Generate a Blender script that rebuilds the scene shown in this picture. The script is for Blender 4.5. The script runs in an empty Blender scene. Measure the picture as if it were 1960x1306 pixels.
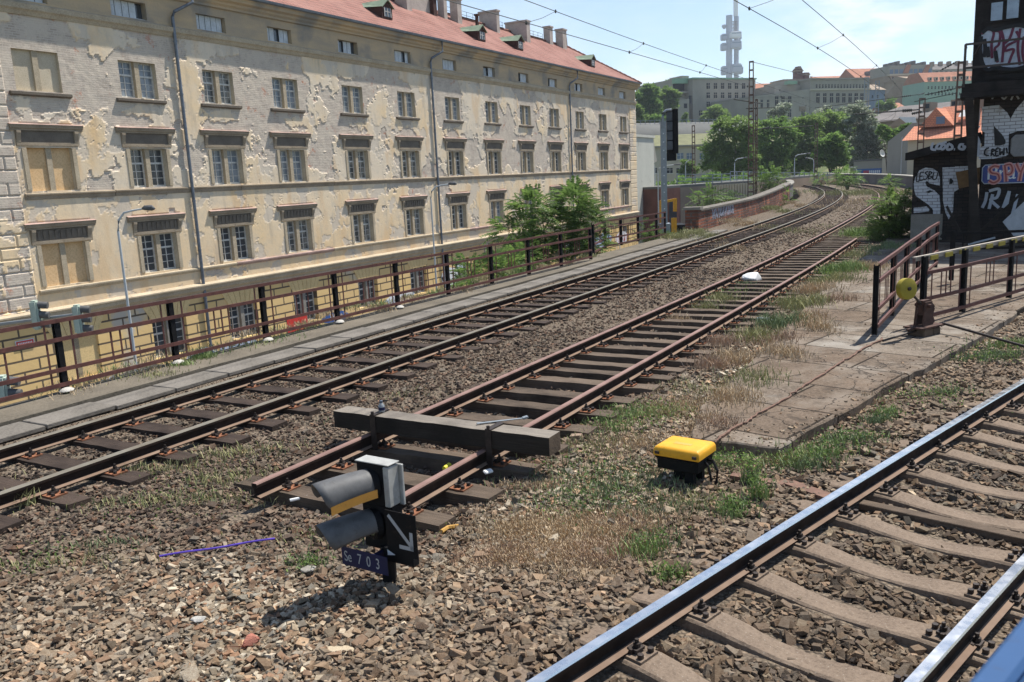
import bpy, bmesh, math, random
import numpy as np
from mathutils import Vector, Matrix
SC = bpy.context.scene
COL = SC.collection
R = math.radians
# ------------------------------------------------------------ camera (z = 0 is the rail top)
F, PITCH, ROLL, H = 1628.1, .1891, -.0486, 2.72
cp, sp, cr, sr = math.cos(PITCH), math.sin(PITCH), math.cos(ROLL), math.sin(ROLL)
_f = Vector((0, cp, -sp)); _r = Vector((1, 0, 0)); _u = _r.cross(_f)
CR = cr*_r + sr*_u; CU = -sr*_r + cr*_u
cd = bpy.data.cameras.new('camera'); cam = bpy.data.objects.new('camera', cd); COL.objects.link(cam)
cd.sensor_width = 36; cd.lens = F/1960*36; cd.clip_start = .05; cd.clip_end = 9000
cam.matrix_world = Matrix(((CR.x, CU.x, -_f.x, 0), (CR.y, CU.y, -_f.y, 0), (CR.z, CU.z, -_f.z, H), (0, 0, 0, 1)))
SC.camera = cam
cd.dof.use_dof = True; cd.dof.focus_distance = 14; cd.dof.aperture_fstop = 7
SC.view_settings.view_transform = 'Standard'; SC.view_settings.look = 'None'
SC.view_settings.gamma = 1; SC.view_settings.exposure = .64
# ------------------------------------------------------------ sun and sky
SUN = Vector((.372, .286, .883)).normalized()
el = math.asin(SUN.z)
W = bpy.data.worlds.new('World'); SC.world = W; W.use_nodes = True
wt = W.node_tree; wn = wt.nodes; wl = wt.links; wn.clear()
wo = wn.new('ShaderNodeOutputWorld'); bg = wn.new('ShaderNodeBackground'); bg.inputs[1].default_value = .104
sky = wn.new('ShaderNodeTexSky'); sky.sky_type = 'NISHITA'; sky.sun_disc = False
sky.sun_elevation = el; sky.sun_rotation = math.atan2(SUN.x, SUN.y); sky.air_density = 1.0; sky.dust_density = .25; sky.ozone_density = 1.6
tc = wn.new('ShaderNodeTexCoord'); mp = wn.new('ShaderNodeMapping'); mp.inputs['Scale'].default_value = (1, 1, 3.2)
nz = wn.new('ShaderNodeTexNoise'); nz.inputs['Scale'].default_value = 3.4; nz.inputs['Detail'].default_value = 9; nz.inputs['Roughness'].default_value = .58
rm = wn.new('ShaderNodeMapRange'); rm.inputs[1].default_value = .50; rm.inputs[2].default_value = .74; rm.inputs[3].default_value = .0; rm.inputs[4].default_value = .5
mx = wn.new('ShaderNodeMix'); mx.data_type = 'RGBA'; mx.inputs[7].default_value = (6.4, 6.9, 7.3, 1)
wl.new(tc.outputs['Generated'], mp.inputs[0]); wl.new(mp.outputs[0], nz.inputs['Vector']); wl.new(nz.outputs[0], rm.inputs[0])
def cloud(dx, dy, r0, r1):
    d = (cr*Vector((1, 0, 0))*((dx-980)/F)+CU*(-(dy-653)/F)+_f).normalized(); dt = wn.new('ShaderNodeVectorMath'); dt.operation = 'DOT_PRODUCT'; dt.inputs[1].default_value = d
    nv = wn.new('ShaderNodeVectorMath'); nv.operation = 'NORMALIZE'; wl.new(tc.outputs['Generated'], nv.inputs[0]); wl.new(nv.outputs[0], dt.inputs[0]); q = wn.new('ShaderNodeMapRange'); q.interpolation_type = 'SMOOTHSTEP'
    q.inputs[1].default_value = math.cos(r0); q.inputs[2].default_value = math.cos(r1); wl.new(dt.outputs['Value'], q.inputs[0]); return q.outputs[0]
n2 = wn.new('ShaderNodeTexNoise'); n2.inputs['Scale'].default_value = 16; n2.inputs['Detail'].default_value = 8; wl.new(mp.outputs[0], n2.inputs['Vector']); r2 = wn.new('ShaderNodeMapRange'); r2.inputs[1].default_value = .40; r2.inputs[2].default_value = .6; wl.new(n2.outputs[0], r2.inputs[0])
acc = rm.outputs[0]
for a in ((1665, 128, .075, .01), (1235, 168, .045, .005), (1560, 60, .11, .02), (1720, 90, .12, .01)):
    m1_ = wn.new('ShaderNodeMath'); m1_.operation = 'MULTIPLY'; wl.new(cloud(*a), m1_.inputs[0]); wl.new(r2.outputs[0], m1_.inputs[1]); m3_ = wn.new('ShaderNodeMath'); m3_.operation = 'MULTIPLY'; m3_.inputs[1].default_value = .75 if a[3] < .02 and a[2] < .1 else .3; wl.new(m1_.outputs[0], m3_.inputs[0])
    m2_ = wn.new('ShaderNodeMath'); m2_.operation = 'ADD'; m2_.use_clamp = True; wl.new(acc, m2_.inputs[0]); wl.new(m3_.outputs[0], m2_.inputs[1]); acc = m2_.outputs[0]
wl.new(acc, mx.inputs[0]); wl.new(sky.outputs[0], mx.inputs[6]); wl.new(mx.outputs[2], bg.inputs[0]); wl.new(bg.outputs[0], wo.inputs[0])
sl = bpy.data.lights.new('sun', 'SUN'); sl.energy = 5.0; sl.angle = R(.53); sl.color = (1, .955, .885)
so = bpy.data.objects.new('sun', sl); COL.objects.link(so); so.rotation_euler = SUN.to_track_quat('Z', 'Y').to_euler(); so.location = (0, 0, 60)

# ------------------------------------------------------------ picking helpers (pixel of the 1960x1306 photo -> point at a chosen depth/height)
def ray(px, py):
    return (CR*((px-980)/F) + CU*(-(py-653)/F) + _f)
def atz(px, py, z=0.):
    d = ray(px, py); t = (z-H)/d.z; return Vector((d.x*t, d.y*t, z))
def aty(px, py, Y):
    d = ray(px, py); t = Y/d.y; return Vector((d.x*t, Y, H+d.z*t))
# ------------------------------------------------------------ object helpers
def tag(o, label=None, cat=None, group=None, kind=None):
    if label: o['label'] = label
    if cat: o['category'] = cat
    if group: o['group'] = group
    if kind: o['kind'] = kind
    return o
def empty(name, loc=(0, 0, 0), rz=0., label=None, cat=None, group=None):
    o = bpy.data.objects.new(name, None); COL.objects.link(o); o.location = loc; o.rotation_euler = (0, 0, rz)
    o.empty_display_size = .2
    return tag(o, label, cat, group)
def copy_tree(o, parent=None):
    c = o.copy(); COL.objects.link(c); c.parent = parent
    for ch in list(o.children): copy_tree(ch, c)
    return c
def frame(d, up=(0, 0, 1)):
    d = Vector(d).normalized(); up = Vector(up)
    if abs(d.dot(up)) > .995: up = Vector((1, 0, 0))
    x = d.cross(up).normalized(); y = x.cross(d).normalized(); return x, y, d
class MB:
    """collects shapes, then links them as one mesh object"""
    def __init__(s): s.v = []; s.f = []; s.m = []; s.M = Matrix()
    def add(s, vs, fs, mi=0):
        b = len(s.v); s.v += [tuple(s.M @ Vector(v)) for v in vs]
        s.f += [tuple(b+i for i in f) for f in fs]; s.m += [mi]*len(fs); return s
    def box(s, a, b, mi=0):
        x0, x1 = sorted((a[0], b[0])); y0, y1 = sorted((a[1], b[1])); z0, z1 = sorted((a[2], b[2]))
        return s.add([(x0, y0, z0), (x1, y0, z0), (x1, y1, z0), (x0, y1, z0), (x0, y0, z1), (x1, y0, z1), (x1, y1, z1), (x0, y1, z1)],
              [(0, 3, 2, 1), (4, 5, 6, 7), (0, 1, 5, 4), (1, 2, 6, 5), (2, 3, 7, 6), (3, 0, 4, 7)], mi)
    def bar(s, p, q, w, h=None, mi=0, up=(0, 0, 1), w2=None, h2=None):
        h = h or w; p = Vector(p); q = Vector(q); x, y, d = frame(q-p, up); w2 = w2 or w; h2 = h2 or h
        vs = [p-x*w/2-y*h/2, p+x*w/2-y*h/2, p+x*w/2+y*h/2, p-x*w/2+y*h/2, q-x*w2/2-y*h2/2, q+x*w2/2-y*h2/2, q+x*w2/2+y*h2/2, q-x*w2/2+y*h2/2]
        return s.add(vs, [(0, 1, 2, 3), (7, 6, 5, 4), (0, 4, 5, 1), (1, 5, 6, 2), (2, 6, 7, 3), (3, 7, 4, 0)], mi)
    def tube(s, pts, r, n=8, mi=0, cap=True, r2=None):
        pts = [Vector(p) for p in pts]; N = len(pts); vs = []; fs = []
        for i, p in enumerate(pts):
            d = (pts[min(i+1, N-1)]-pts[max(i-1, 0)])
            x, y, _ = frame(d); rr = r if r2 is None else r+(r2-r)*i/(N-1)
            if isinstance(r, (list, tuple)): rr = r[i]
            for k in range(n):
                a = 2*math.pi*k/n; vs.append(p+x*rr*math.cos(a)+y*rr*math.sin(a))
        for i in range(N-1):
            for k in range(n):
                a, b = i*n+k, i*n+(k+1) % n; fs.append((a, a+n, b+n, b))
        if cap: fs.append(tuple(range(n))); fs.append(tuple(range((N-1)*n+n-1, (N-1)*n-1, -1)))
        return s.add(vs, fs, mi)
    def lathe(s, prof, n=16, c=(0, 0, 0), mi=0):
        vs = []; fs = []; N = len(prof)
        for r, z in prof:
            for k in range(n):
                a = 2*math.pi*k/n; vs.append((c[0]+r*math.cos(a), c[1]+r*math.sin(a), c[2]+z))
        for i in range(N-1):
            for k in range(n):
                a, b = i*n+k, i*n+(k+1) % n; fs.append((a, b, b+n, a+n))
        fs.append(tuple(range(n-1, -1, -1))); fs.append(tuple(range((N-1)*n, N*n)))
        return s.add(vs, fs, mi)
    def prism(s, poly, h0, h1, ax='z', mi=0):
        """poly: 2D outline (ccw), extruded along ax from h0 to h1"""
        n = len(poly)
        def P(a, b, h): return (a, b, h) if ax == 'z' else ((h, a, b) if ax == 'x' else (a, h, b))
        vs = [P(a, b, h0) for a, b in poly]+[P(a, b, h1) for a, b in poly]
        fs = [tuple(range(n-1, -1, -1)), tuple(range(n, 2*n))]+[(i, (i+1) % n, n+(i+1) % n, n+i) for i in range(n)]
        return s.add(vs, fs, mi)
    def sweep(s, prof, pts, dirs, mi=0, cap=True):
        """profile (x right, z up) swept along plan points with plan headings"""
        n = len(prof); vs = []; fs = []
        for p, t in zip(pts, dirs):
            for a, b in prof: vs.append((p[0]+a*math.cos(t), p[1]-a*math.sin(t), (p[2] if len(p) > 2 else 0)+b))
        for i in range(len(pts)-1):
            for k in range(n):
                a, b = i*n+k, i*n+(k+1) % n; fs.append((a, b, b+n, a+n))
        if cap: fs.append(tuple(range(n-1, -1, -1))); fs.append(tuple(range((len(pts)-1)*n, len(pts)*n)))
        return s.add(vs, fs, mi)
    def build(s, name, mats, parent=None, bevel=0, smooth=False, seg=1, fix=True):
        me = bpy.data.meshes.new(name); me.from_pydata(s.v, [], s.f)
        if not isinstance(mats, (list, tuple)): mats = [mats]
        for m in mats: me.materials.append(m)
        if len(mats) > 1: me.polygons.foreach_set('material_index', s.m)
        if fix:
            bm = bmesh.new(); bm.from_mesh(me); bmesh.ops.recalc_face_normals(bm, faces=bm.faces)
            if bevel: bmesh.ops.bevel(bm, geom=bm.edges[:], offset=bevel, segments=seg, affect='EDGES', clamp_overlap=True)
            bm.to_mesh(me); bm.free()
        if smooth:
            me.polygons.foreach_set('use_smooth', [True]*len(me.polygons))
            try: me.set_sharp_from_angle(angle=R(40))
            except Exception: pass
        o = bpy.data.objects.new(name, me); COL.objects.link(o)
        if parent is not None: o.parent = parent
        return o
def npmesh(name, V, Fc, mat, parent=None, col=None, nper=None, smooth=False):
    """big mesh from numpy arrays; Fc is (n,k) all faces with k corners"""
    me = bpy.data.meshes.new(name); k = Fc.shape[1]
    me.vertices.add(len(V)); me.vertices.foreach_set('co', np.ascontiguousarray(V, np.float32).ravel())
    me.loops.add(Fc.size); me.loops.foreach_set('vertex_index', np.ascontiguousarray(Fc, np.int32).ravel())
    me.polygons.add(len(Fc)); me.polygons.foreach_set('loop_start', np.arange(0, Fc.size, k, dtype=np.int32))
    try: me.polygons.foreach_set('loop_total', np.full(len(Fc), k, np.int32))
    except Exception: pass
    me.polygons.foreach_set('use_smooth', np.full(len(Fc), bool(smooth)))
    me.update(calc_edges=True)
    for m in (mat if isinstance(mat, (list, tuple)) else [mat]): me.materials.append(m)
    if col is not None:
        for nm, c in col.items():
            if c.ndim == 1:
                a = me.attributes.new(nm, 'FLOAT', 'POINT'); a.data.foreach_set('value', np.ascontiguousarray(c, np.float32))
            else:
                a = me.attributes.new(nm, 'FLOAT_COLOR', 'POINT'); a.data.foreach_set('color', np.ascontiguousarray(c, np.float32).ravel())
    o = bpy.data.objects.new(name, me); COL.objects.link(o)
    if parent is not None: o.parent = parent
    return o
# ------------------------------------------------------------ numpy noise
def vnoise(x, y, seed=0):
    xi = np.floor(x).astype(np.int64); yi = np.floor(y).astype(np.int64); xf = x-xi; yf = y-yi
    def h(a, b):
        n = (a*374761393+b*668265263+seed*1274126177) & 0x7fffffff
        n = ((n ^ (n >> 13))*1274126177) & 0x7fffffff
        return ((n ^ (n >> 16)) & 0xffffff)/float(0xffffff)
    u = xf*xf*(3-2*xf); v = yf*yf*(3-2*yf)
    return (h(xi, yi)*(1-u)+h(xi+1, yi)*u)*(1-v)+(h(xi, yi+1)*(1-u)+h(xi+1, yi+1)*u)*v
def fbm(x, y, sc=1., oc=5, seed=0, g=.5):
    x = np.asarray(x, float)*sc; y = np.asarray(y, float)*sc; a = 1.; s = 0.; t = 0.
    for i in range(oc):
        s = s+a*vnoise(x, y, seed+i*17); t += a; a *= g; x = x*2.03+11.3; y = y*2.03+5.1
    return s/t
def sstep(a, b, x):
    t = np.clip((x-a)/(b-a), 0, 1); return t*t*(3-2*t)
# ------------------------------------------------------------ materials
class NM:
    def __init__(s, name, rough=.8, spec=.3, metal=0.):
        s.m = bpy.data.materials.new(name); s.m.use_nodes = True; s.t = s.m.node_tree; s.n = s.t.nodes; s.l = s.t.links
        s.b = s.n['Principled BSDF']; s.b.inputs['Roughness'].default_value = rough
        s.b.inputs['Specular IOR Level'].default_value = spec; s.b.inputs['Metallic'].default_value = metal
        s.tc = s.n.new('ShaderNodeTexCoord')
    def vec(s, sc=(1, 1, 1), src='Object', rot=(0, 0, 0)):
        m = s.n.new('ShaderNodeMapping'); m.inputs['Scale'].default_value = sc; m.inputs['Rotation'].default_value = rot
        s.l.new(s.tc.outputs[src], m.inputs[0]); return m.outputs[0]
    def noise(s, scale, detail=4, rough=.55, vec=None, out=0):
        n = s.n.new('ShaderNodeTexNoise'); n.inputs['Scale'].default_value = scale; n.inputs['Detail'].default_value = detail
        n.inputs['Roughness'].default_value = rough; s.l.new(vec or s.tc.outputs['Object'], n.inputs['Vector']); return n.outputs[out]
    def vor(s, scale, feat='F1', vec=None, out='Distance', rnd=1.):
        n = s.n.new('ShaderNodeTexVoronoi'); n.feature = feat; n.inputs['Scale'].default_value = scale; n.inputs['Randomness'].default_value = rnd
        s.l.new(vec or s.tc.outputs['Object'], n.inputs['Vector']); return n.outputs[out]
    def rng(s, x, a, b, c=0., d=1.):
        n = s.n.new('ShaderNodeMapRange'); s.l.new(x, n.inputs[0])
        for i, v in enumerate((a, b, c, d)): n.inputs[i+1].default_value = v
        return n.outputs[0]
    def ramp(s, x, stops):
        n = s.n.new('ShaderNodeValToRGB'); s.l.new(x, n.inputs[0]); e = n.color_ramp.elements
        while len(e) < len(stops): e.new(.5)
        for q, (p, c) in zip(e, stops): q.position = p; q.color = (*c, 1)
        return n.outputs[0]
    def mix(s, f, a, b, mode='MIX'):
        n = s.n.new('ShaderNodeMix'); n.data_type = 'RGBA'; n.blend_type = mode
        for i, v in ((0, f), (6, a), (7, b)):
            if isinstance(v, (int, float)): n.inputs[i].default_value = v
            elif isinstance(v, (tuple, list)): n.inputs[i].default_value = (*v, 1)
            else: s.l.new(v, n.inputs[i])
        return n.outputs[2]
    def math(s, op, a, b=0.):
        n = s.n.new('ShaderNodeMath'); n.operation = op
        for i, v in ((0, a), (1, b)):
            if isinstance(v, (int, float)): n.inputs[i].default_value = v
            else: s.l.new(v, n.inputs[i])
        return n.outputs[0]
    def attr(s, name, out='Color'):
        n = s.n.new('ShaderNodeAttribute'); n.attribute_name = name; return n.outputs[out]
    def objrnd(s):
        return s.n.new('ShaderNodeObjectInfo').outputs['Random']
    def brick(s, c1, c2, mortar, sc=1., bw=.5, rh=.25, ms=.02, vec=None, off=.5):
        n = s.n.new('ShaderNodeTexBrick'); n.offset = off
        for k, v in (('Color1', c1), ('Color2', c2), ('Mortar', mortar)): n.inputs[k].default_value = (*v, 1)
        n.inputs['Scale'].default_value = sc; n.inputs['Brick Width'].default_value = bw; n.inputs['Row Height'].default_value = rh
        n.inputs['Mortar Size'].default_value = ms; s.l.new(vec, n.inputs['Vector']); return n
    def col(s, c):
        if isinstance(c, (tuple, list)): s.b.inputs['Base Color'].default_value = (*c, 1)
        else: s.l.new(c, s.b.inputs['Base Color'])
        return s
    def bump(s, h, dist=.02, st=1.):
        n = s.n.new('ShaderNodeBump'); n.inputs['Distance'].default_value = dist; n.inputs['Strength'].default_value = st
        s.l.new(h, n.inputs['Height']); s.l.new(n.outputs[0], s.b.inputs['Normal']); return s
    def rgh(s, x): s.l.new(x, s.b.inputs['Roughness']); return s
def plain(name, c, rough=.7, spec=.3, metal=0., var=.25, sc=6., bump=0.):
    m = NM(name, rough, spec, metal); d = tuple(v*(1-var) for v in c); l = tuple(min(1, v*(1+var)) for v in c)
    n = m.noise(sc, 6, .6); q = m.ramp(n, [(.3, d), (.7, l)])
    if min(c) < .9 and not name.startswith('far'): q = m.mix(m.rng(m.noise(sc*2.7, 8, .75), .56, .66, 0, .55), q, tuple(.45*v+.03*w for v, w in zip(c, (1, .75, .5)))); q = m.mix(m.rng(m.noise(sc*9, 5, .7), .62, .68, 0, .5), q, tuple(min(1, v*1.5+.01) for v in c))
    m.col(q)
    if bump: m.bump(m.noise(sc*4, 5), bump)
    return m.m
# ============================================================ track geometry
class Path:
    def __init__(s, x0, y0, th, kn, step=20., back=12., n=340, ds=.5):
        s.x0, s.y0, s.th = x0, y0, th
        S = np.arange(n)*ds; k = np.interp(S, np.arange(len(kn))*step, np.array(kn)/100)
        t = th-np.concatenate([[0], np.cumsum(k[:-1]*ds)])
        x = x0+np.concatenate([[0], np.cumsum(np.sin(t[:-1])*ds)]); y = y0+np.concatenate([[0], np.cumsum(np.cos(t[:-1])*ds)])
        S = np.concatenate([[-back], S]); t = np.concatenate([[th], t])
        x = np.concatenate([[x0-back*math.sin(th)], x]); y = np.concatenate([[y0-back*math.cos(th)], y])
        s.S, s.X, s.Y, s.T = S, x, y, t
        dx, dy = x-x0, y-y0; s.U = dx*math.sin(th)+dy*math.cos(th); s.V = dx*math.cos(th)-dy*math.sin(th)
    def at(s, q, off=0.):
        x, y, t = np.interp(q, s.S, s.X), np.interp(q, s.S, s.Y), np.interp(q, s.S, s.T)
        return x+off*np.cos(t), y-off*np.sin(t), t
    def so(s, x, y):
        """(distance along, offset to the right) of plan points"""
        dx, dy = np.asarray(x)-s.x0, np.asarray(y)-s.y0
        u = dx*math.sin(s.th)+dy*math.cos(s.th); v = dx*math.cos(s.th)-dy*math.sin(s.th)
        for _ in range(3):
            vv = np.interp(u, s.U, s.V); tt = np.interp(u, s.U, s.T)-s.th; off = (v-vv)*np.cos(tt)
            # foot of the perpendicular
            uf = (dx*math.sin(s.th)+dy*math.cos(s.th))-off*np.sin(-tt)*-1.
            u = uf
        return np.interp(u, s.U, s.S), off
PA = Path(-5.7036, 8, .5165, [.0403, .0167, .2471, .3237, .4345, .3752, .354, .3536, .3536])
PB = Path(-2.6174, 6, .532, [-.103, .2295, .1014, .3694, .4743, .4476, .4442, .4441, .4441])
PC = Path(-.1722, 3, .8023, [-.2829]*6, back=5)
PLAT = [(1.86, 8.66), (2.63, 8.19), (3.24, 8.86), (3.99, 9.58), (4.74, 10.44), (6.04, 11.71), (7.93, 13.74), (9.52, 15.52), (13.2, 19.7), (34, 43.5), (24, 50), (17.6, 42), (13.6, 30.5), (11.76, 27.), (9.28, 23.27), (6.52, 17.99), (4.3, 13.7), (3.05, 11.3), (2.23, 9.9)]
def inpoly(x, y, P):
    r = np.zeros(np.shape(x), bool); n = len(P)
    for i in range(n):
        x0, y0 = P[i]; x1, y1 = P[(i+1) % n]
        if y0 == y1: continue
        c = ((y0 > y) != (y1 > y)) & (x < (x1-x0)*(y-y0)/(y1-y0)+x0); r ^= c
    return r
# ============================================================ materials of the ground
M = {}
M['steel_dark'] = plain('old_steel', (.035, .026, .022), .6, .4, .3, .5, 14, .002)
def rail_mat(name, c1, c2, rough, metal):
    m = NM(name, rough, .5 if metal > .5 else .12, metal); n = m.noise(3, 7, .6, m.vec((1, 1, 1))); m.col(m.ramp(n, [(.3, c1), (.7, c2)]))
    m.rgh(m.rng(m.noise(9, 4), .3, .7, rough*.8, rough*1.3)); return m.m
M['rail_body'] = rail_mat('rail_side', (.012, .009, .008), (.034, .021, .016), .75, .0)  # shade on the rail sides is put into this near-black colour
M['rail_foot'] = rail_mat('rail_foot', (.15, .10, .07), (.23, .16, .115), .75, .0)  # paler than the sides: light on the foot is put into the colour
M['top_polished'] = rail_mat('polished_running_surface', (.78, .77, .75), (.66, .65, .64), .27, 1.)
M['top_dull'] = rail_mat('dull_running_surface', (.24, .22, .18), (.17, .145, .11), .55, .4)
M['top_rust'] = rail_mat('rusty_running_surface', (.19, .115, .095), (.28, .18, .15), .55, .1)
def wood(name, a, b, sc=1.):
    m = NM(name, .85, .15); g = m.noise(7*sc, 8, .7, m.vec((.35, 7, 7))); n = m.noise(2.1, 4, .6)
    w = m.objrnd(); c = m.mix(m.rng(g, .3, .7), a, b); c = m.mix(m.rng(n, .45, .7), c, tuple(v*.6 for v in a))
    c = m.mix(m.math('MULTIPLY', w, .35), c, tuple(v*1.6 for v in b)); m.col(c); m.bump(g, .012); return m.m
M['wood_dark'] = wood('tarred_sleeper_wood', (.022, .016, .014), (.07, .05, .038))
M['wood_grey'] = wood('weathered_sleeper_wood', (.045, .034, .026), (.135, .10, .072))
M['wood_shade'] = wood('black_shaded_timber', (.014, .012, .010), (.042, .035, .029))  # shade on the baulk's front is put into this near-black colour
M['wood_lit'] = wood('lit_top_timber', (.12, .105, .09), (.23, .20, .165))  # sunlight on the baulk's top is put into this paler colour
def concrete(name, a, b, sc=3., crack=True, spots=.0):
    m = NM(name, .92, .15); v = m.vec(); n = m.noise(sc, 9, .68); f = m.noise(sc*22, 3, .7)
    c = m.mix(m.rng(n, .3, .7), a, b); c = m.mix(m.rng(f, .42, .72, 0, .5), c, tuple(q*1.2 for q in b))
    c = m.mix(m.rng(f, .45, .3, 0, .45), c, tuple(q*.6 for q in a))
    if spots: c = m.mix(m.rng(m.vor(34, vec=v), .16, .1, 0, spots), c, (.62, .6, .52))
    m.col(c); m.bump(m.math('ADD', f, n), .006); return m.m
M['conc_brown'] = concrete('rust_stained_concrete', (.12, .088, .065), (.21, .16, .118), 1.7, spots=.2)
M['conc_grey'] = concrete('grey_concrete', (.17, .155, .13), (.30, .28, .245), 2.)
M['asphalt'] = concrete('dirty_walkway_asphalt', (.075, .065, .05), (.17, .145, .11), 1.3)
m = NM('trackbed_grit', .95, .1); v = m.vec(); vc = m.vor(26, out='Color', vec=v); vd = m.vor(26, 'F1', v)
c = m.mix(m.rng(vc, 0, 1), (.13, .10, .075), (.27, .21, .155)); c = m.mix(m.rng(m.noise(9, 6), .4, .62), c, (.20, .16, .115))
c = m.mix(m.rng(vd, .3, .7, 0, .4), c, (.06, .048, .038)); m.col(c); m.bump(m.math('MULTIPLY', vd, -1.), .05); M['grit'] = m.m
m = NM('crushed_stone', .88, .2); a = m.attr('tint'); n = m.noise(38, 4, .65)
c = m.mix(m.rng(n, .3, .7), a, m.mix(1., a, (.62, .55, .5), 'MULTIPLY')); m.col(c); m.bump(m.noise(120, 2), .004); M['stone'] = m.m
m = NM('grass_blade', .7, .25); a = m.attr('tint'); m.col(a); m.b.inputs['Transmission Weight'].default_value = 0; M['grass'] = m.m
def leafmat(name, a, b, hue=.0):
    m = NM(name, .5, .35); t = m.attr('shade', 'Fac'); c = m.mix(t, a, b); n = m.noise(.8, 3); c = m.mix(m.rng(n, .35, .7), c, tuple(q*.75 for q in a)); m.col(c)
    tr = m.n.new('ShaderNodeBsdfTranslucent'); m.l.new(c, tr.inputs[0]); ms = m.n.new('ShaderNodeMixShader'); ms.inputs[0].default_value = .5
    out = m.n['Material Output']; m.l.new(m.b.outputs[0], ms.inputs[1]); m.l.new(tr.outputs[0], ms.inputs[2]); m.l.new(ms.outputs[0], out.inputs[0]); return m.m
M['leaf_fresh'] = leafmat('ailanthus_leaf', (.10, .18, .045), (.27, .38, .10))
M['leaf_dark'] = leafmat('dark_tree_leaf', (.15, .235, .06), (.29, .40, .11))
M['leaf_mid'] = leafmat('green_tree_leaf', (.12, .22, .05), (.27, .39, .10))
M['leaf_silver'] = leafmat('silvery_poplar_leaf', (.12, .17, .08), (.72, .74, .62))
M['bark'] = plain('bark', (.075, .058, .045), .95, .1, 0, .4, 9, .02)

# ============================================================ trackbed (ballasted deck of the viaduct), street and land
def zbed(x, y):
    sa, oa = PA.so(x, y); sb, ob = PB.so(x, y); sc, oc = PC.so(x, y)
    z = -.215+.05*(fbm(x, y, 1.1, 4, 3)-.5)
    z = z+.0*oa
    z = z-.055*sstep(1.12, .8, np.abs(ob))*sstep(0., 3, sb)+.05*sstep(-.9, -1.25, ob)*sstep(-2.4, -1.6, ob)*sstep(0., 3, sb)+.02*sstep(.95, 1.3, ob)
    z = z-.035*sstep(1.05, .8, np.abs(oc))+.035*sstep(-.95, -1.15, oc)*sstep(-1.8, -1.4, oc)-.03*sstep(1.6, 2.6, np.abs(oc))*sstep(9, 3, np.hypot(x-1.5, y-6))
    z = z+.07*sstep(.85, 1.3, -oa)*sstep(60, 40, sa)      # up to the walkway
    return z
sg = np.concatenate([np.arange(-11, 30, .22), np.arange(30, 60, .5), np.arange(60, 150, 1.5)])
og = np.concatenate([np.arange(-2.9, 14, .22), np.arange(14, 34.1, 1.)])
SS, OO = np.meshgrid(sg, og, indexing='ij'); t = np.interp(SS, PA.S, PA.T)
gx = np.interp(SS, PA.S, PA.X)+OO*np.cos(t); gy = np.interp(SS, PA.S, PA.Y)-OO*np.sin(t)
ns, no = SS.shape; V = np.stack([gx, gy, zbed(gx, gy)], -1).reshape(-1, 3)
ii = (np.arange(ns-1)[:, None]*no+np.arange(no-1)[None]).ravel(); Fq = np.stack([ii, ii+1, ii+no+1, ii+no], -1)
# side skirts down to the street
sk = []
def skirt(idx):
    global V, Fq
    b = len(V); top = V[idx]; bot = top.copy(); bot[:, 2] = -6.6; V = np.concatenate([V, bot]); k = np.arange(len(idx)-1)
    Fq = np.concatenate([Fq, np.stack([idx[:-1], idx[1:], b+k+1, b+k], -1)])
skirt(np.arange(ns)*no); skirt(np.arange(ns)*no+no-1); skirt((ns-1)*no+np.arange(no)); skirt(np.arange(no))
tb = npmesh('trackbed', V, Fq[:, ::-1], M['grit'], smooth=True); tag(tb, kind='structure')
bm = bmesh.new(); bm.from_mesh(tb.data); bmesh.ops.recalc_face_normals(bm, faces=bm.faces); bm.to_mesh(tb.data); bm.free()
# land: one sheet, street level near, hill rising to the south-east
M['street'] = concrete('street_asphalt', (.09, .09, .09), (.16, .16, .155), .4)
m = NM('hillside', .95, .1); n = m.noise(.012, 8, .65); c = m.mix(m.rng(n, .42, .58), (.13, .13, .06), (.06, .10, .03)); c = m.mix(m.rng(m.noise(.25, 5), .5, .7), c, (.24, .21, .12)); m.col(c); M['hill'] = m.m
def hland(x, y):
    """street -6.4, slope up beyond y~190 to the hill that carries the far houses"""
    r = sstep(185, 330, y+.12*x); z = -6.4+r*23
    z = z+38*sstep(360, 700, y-.1*x)*sstep(-40, 260, x)+4*(fbm(x, y, .012, 4, 9)-.5)*r
    z = z+16*sstep(20, -90, x-.25*y+70)*sstep(200, 300, y)
    z = z*1.-60*sstep(1800, 5000, np.hypot(x, y))
    return z
gr = np.concatenate([np.arange(-300, 700, 12.), ])
X, Y = np.meshgrid(np.concatenate([[-6000, -3000, -1200, -600], np.arange(-320, 560, 10.), [700, 1000, 1800, 3500, 6000]]), np.concatenate([[-4000, -1000, -300, -60], np.arange(0, 800, 10.), [900, 1100, 1400, 1900, 3000, 7000]]), indexing='ij')
nx, ny = X.shape; V = np.stack([X, Y, hland(X, Y)], -1).reshape(-1, 3); ii = (np.arange(nx-1)[:, None]*ny+np.arange(ny-1)[None]).ravel()
gnd = npmesh('ground', V, np.stack([ii, ii+ny, ii+ny+1, ii+1], -1), M['hill'], smooth=True); tag(gnd, kind='structure')
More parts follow.
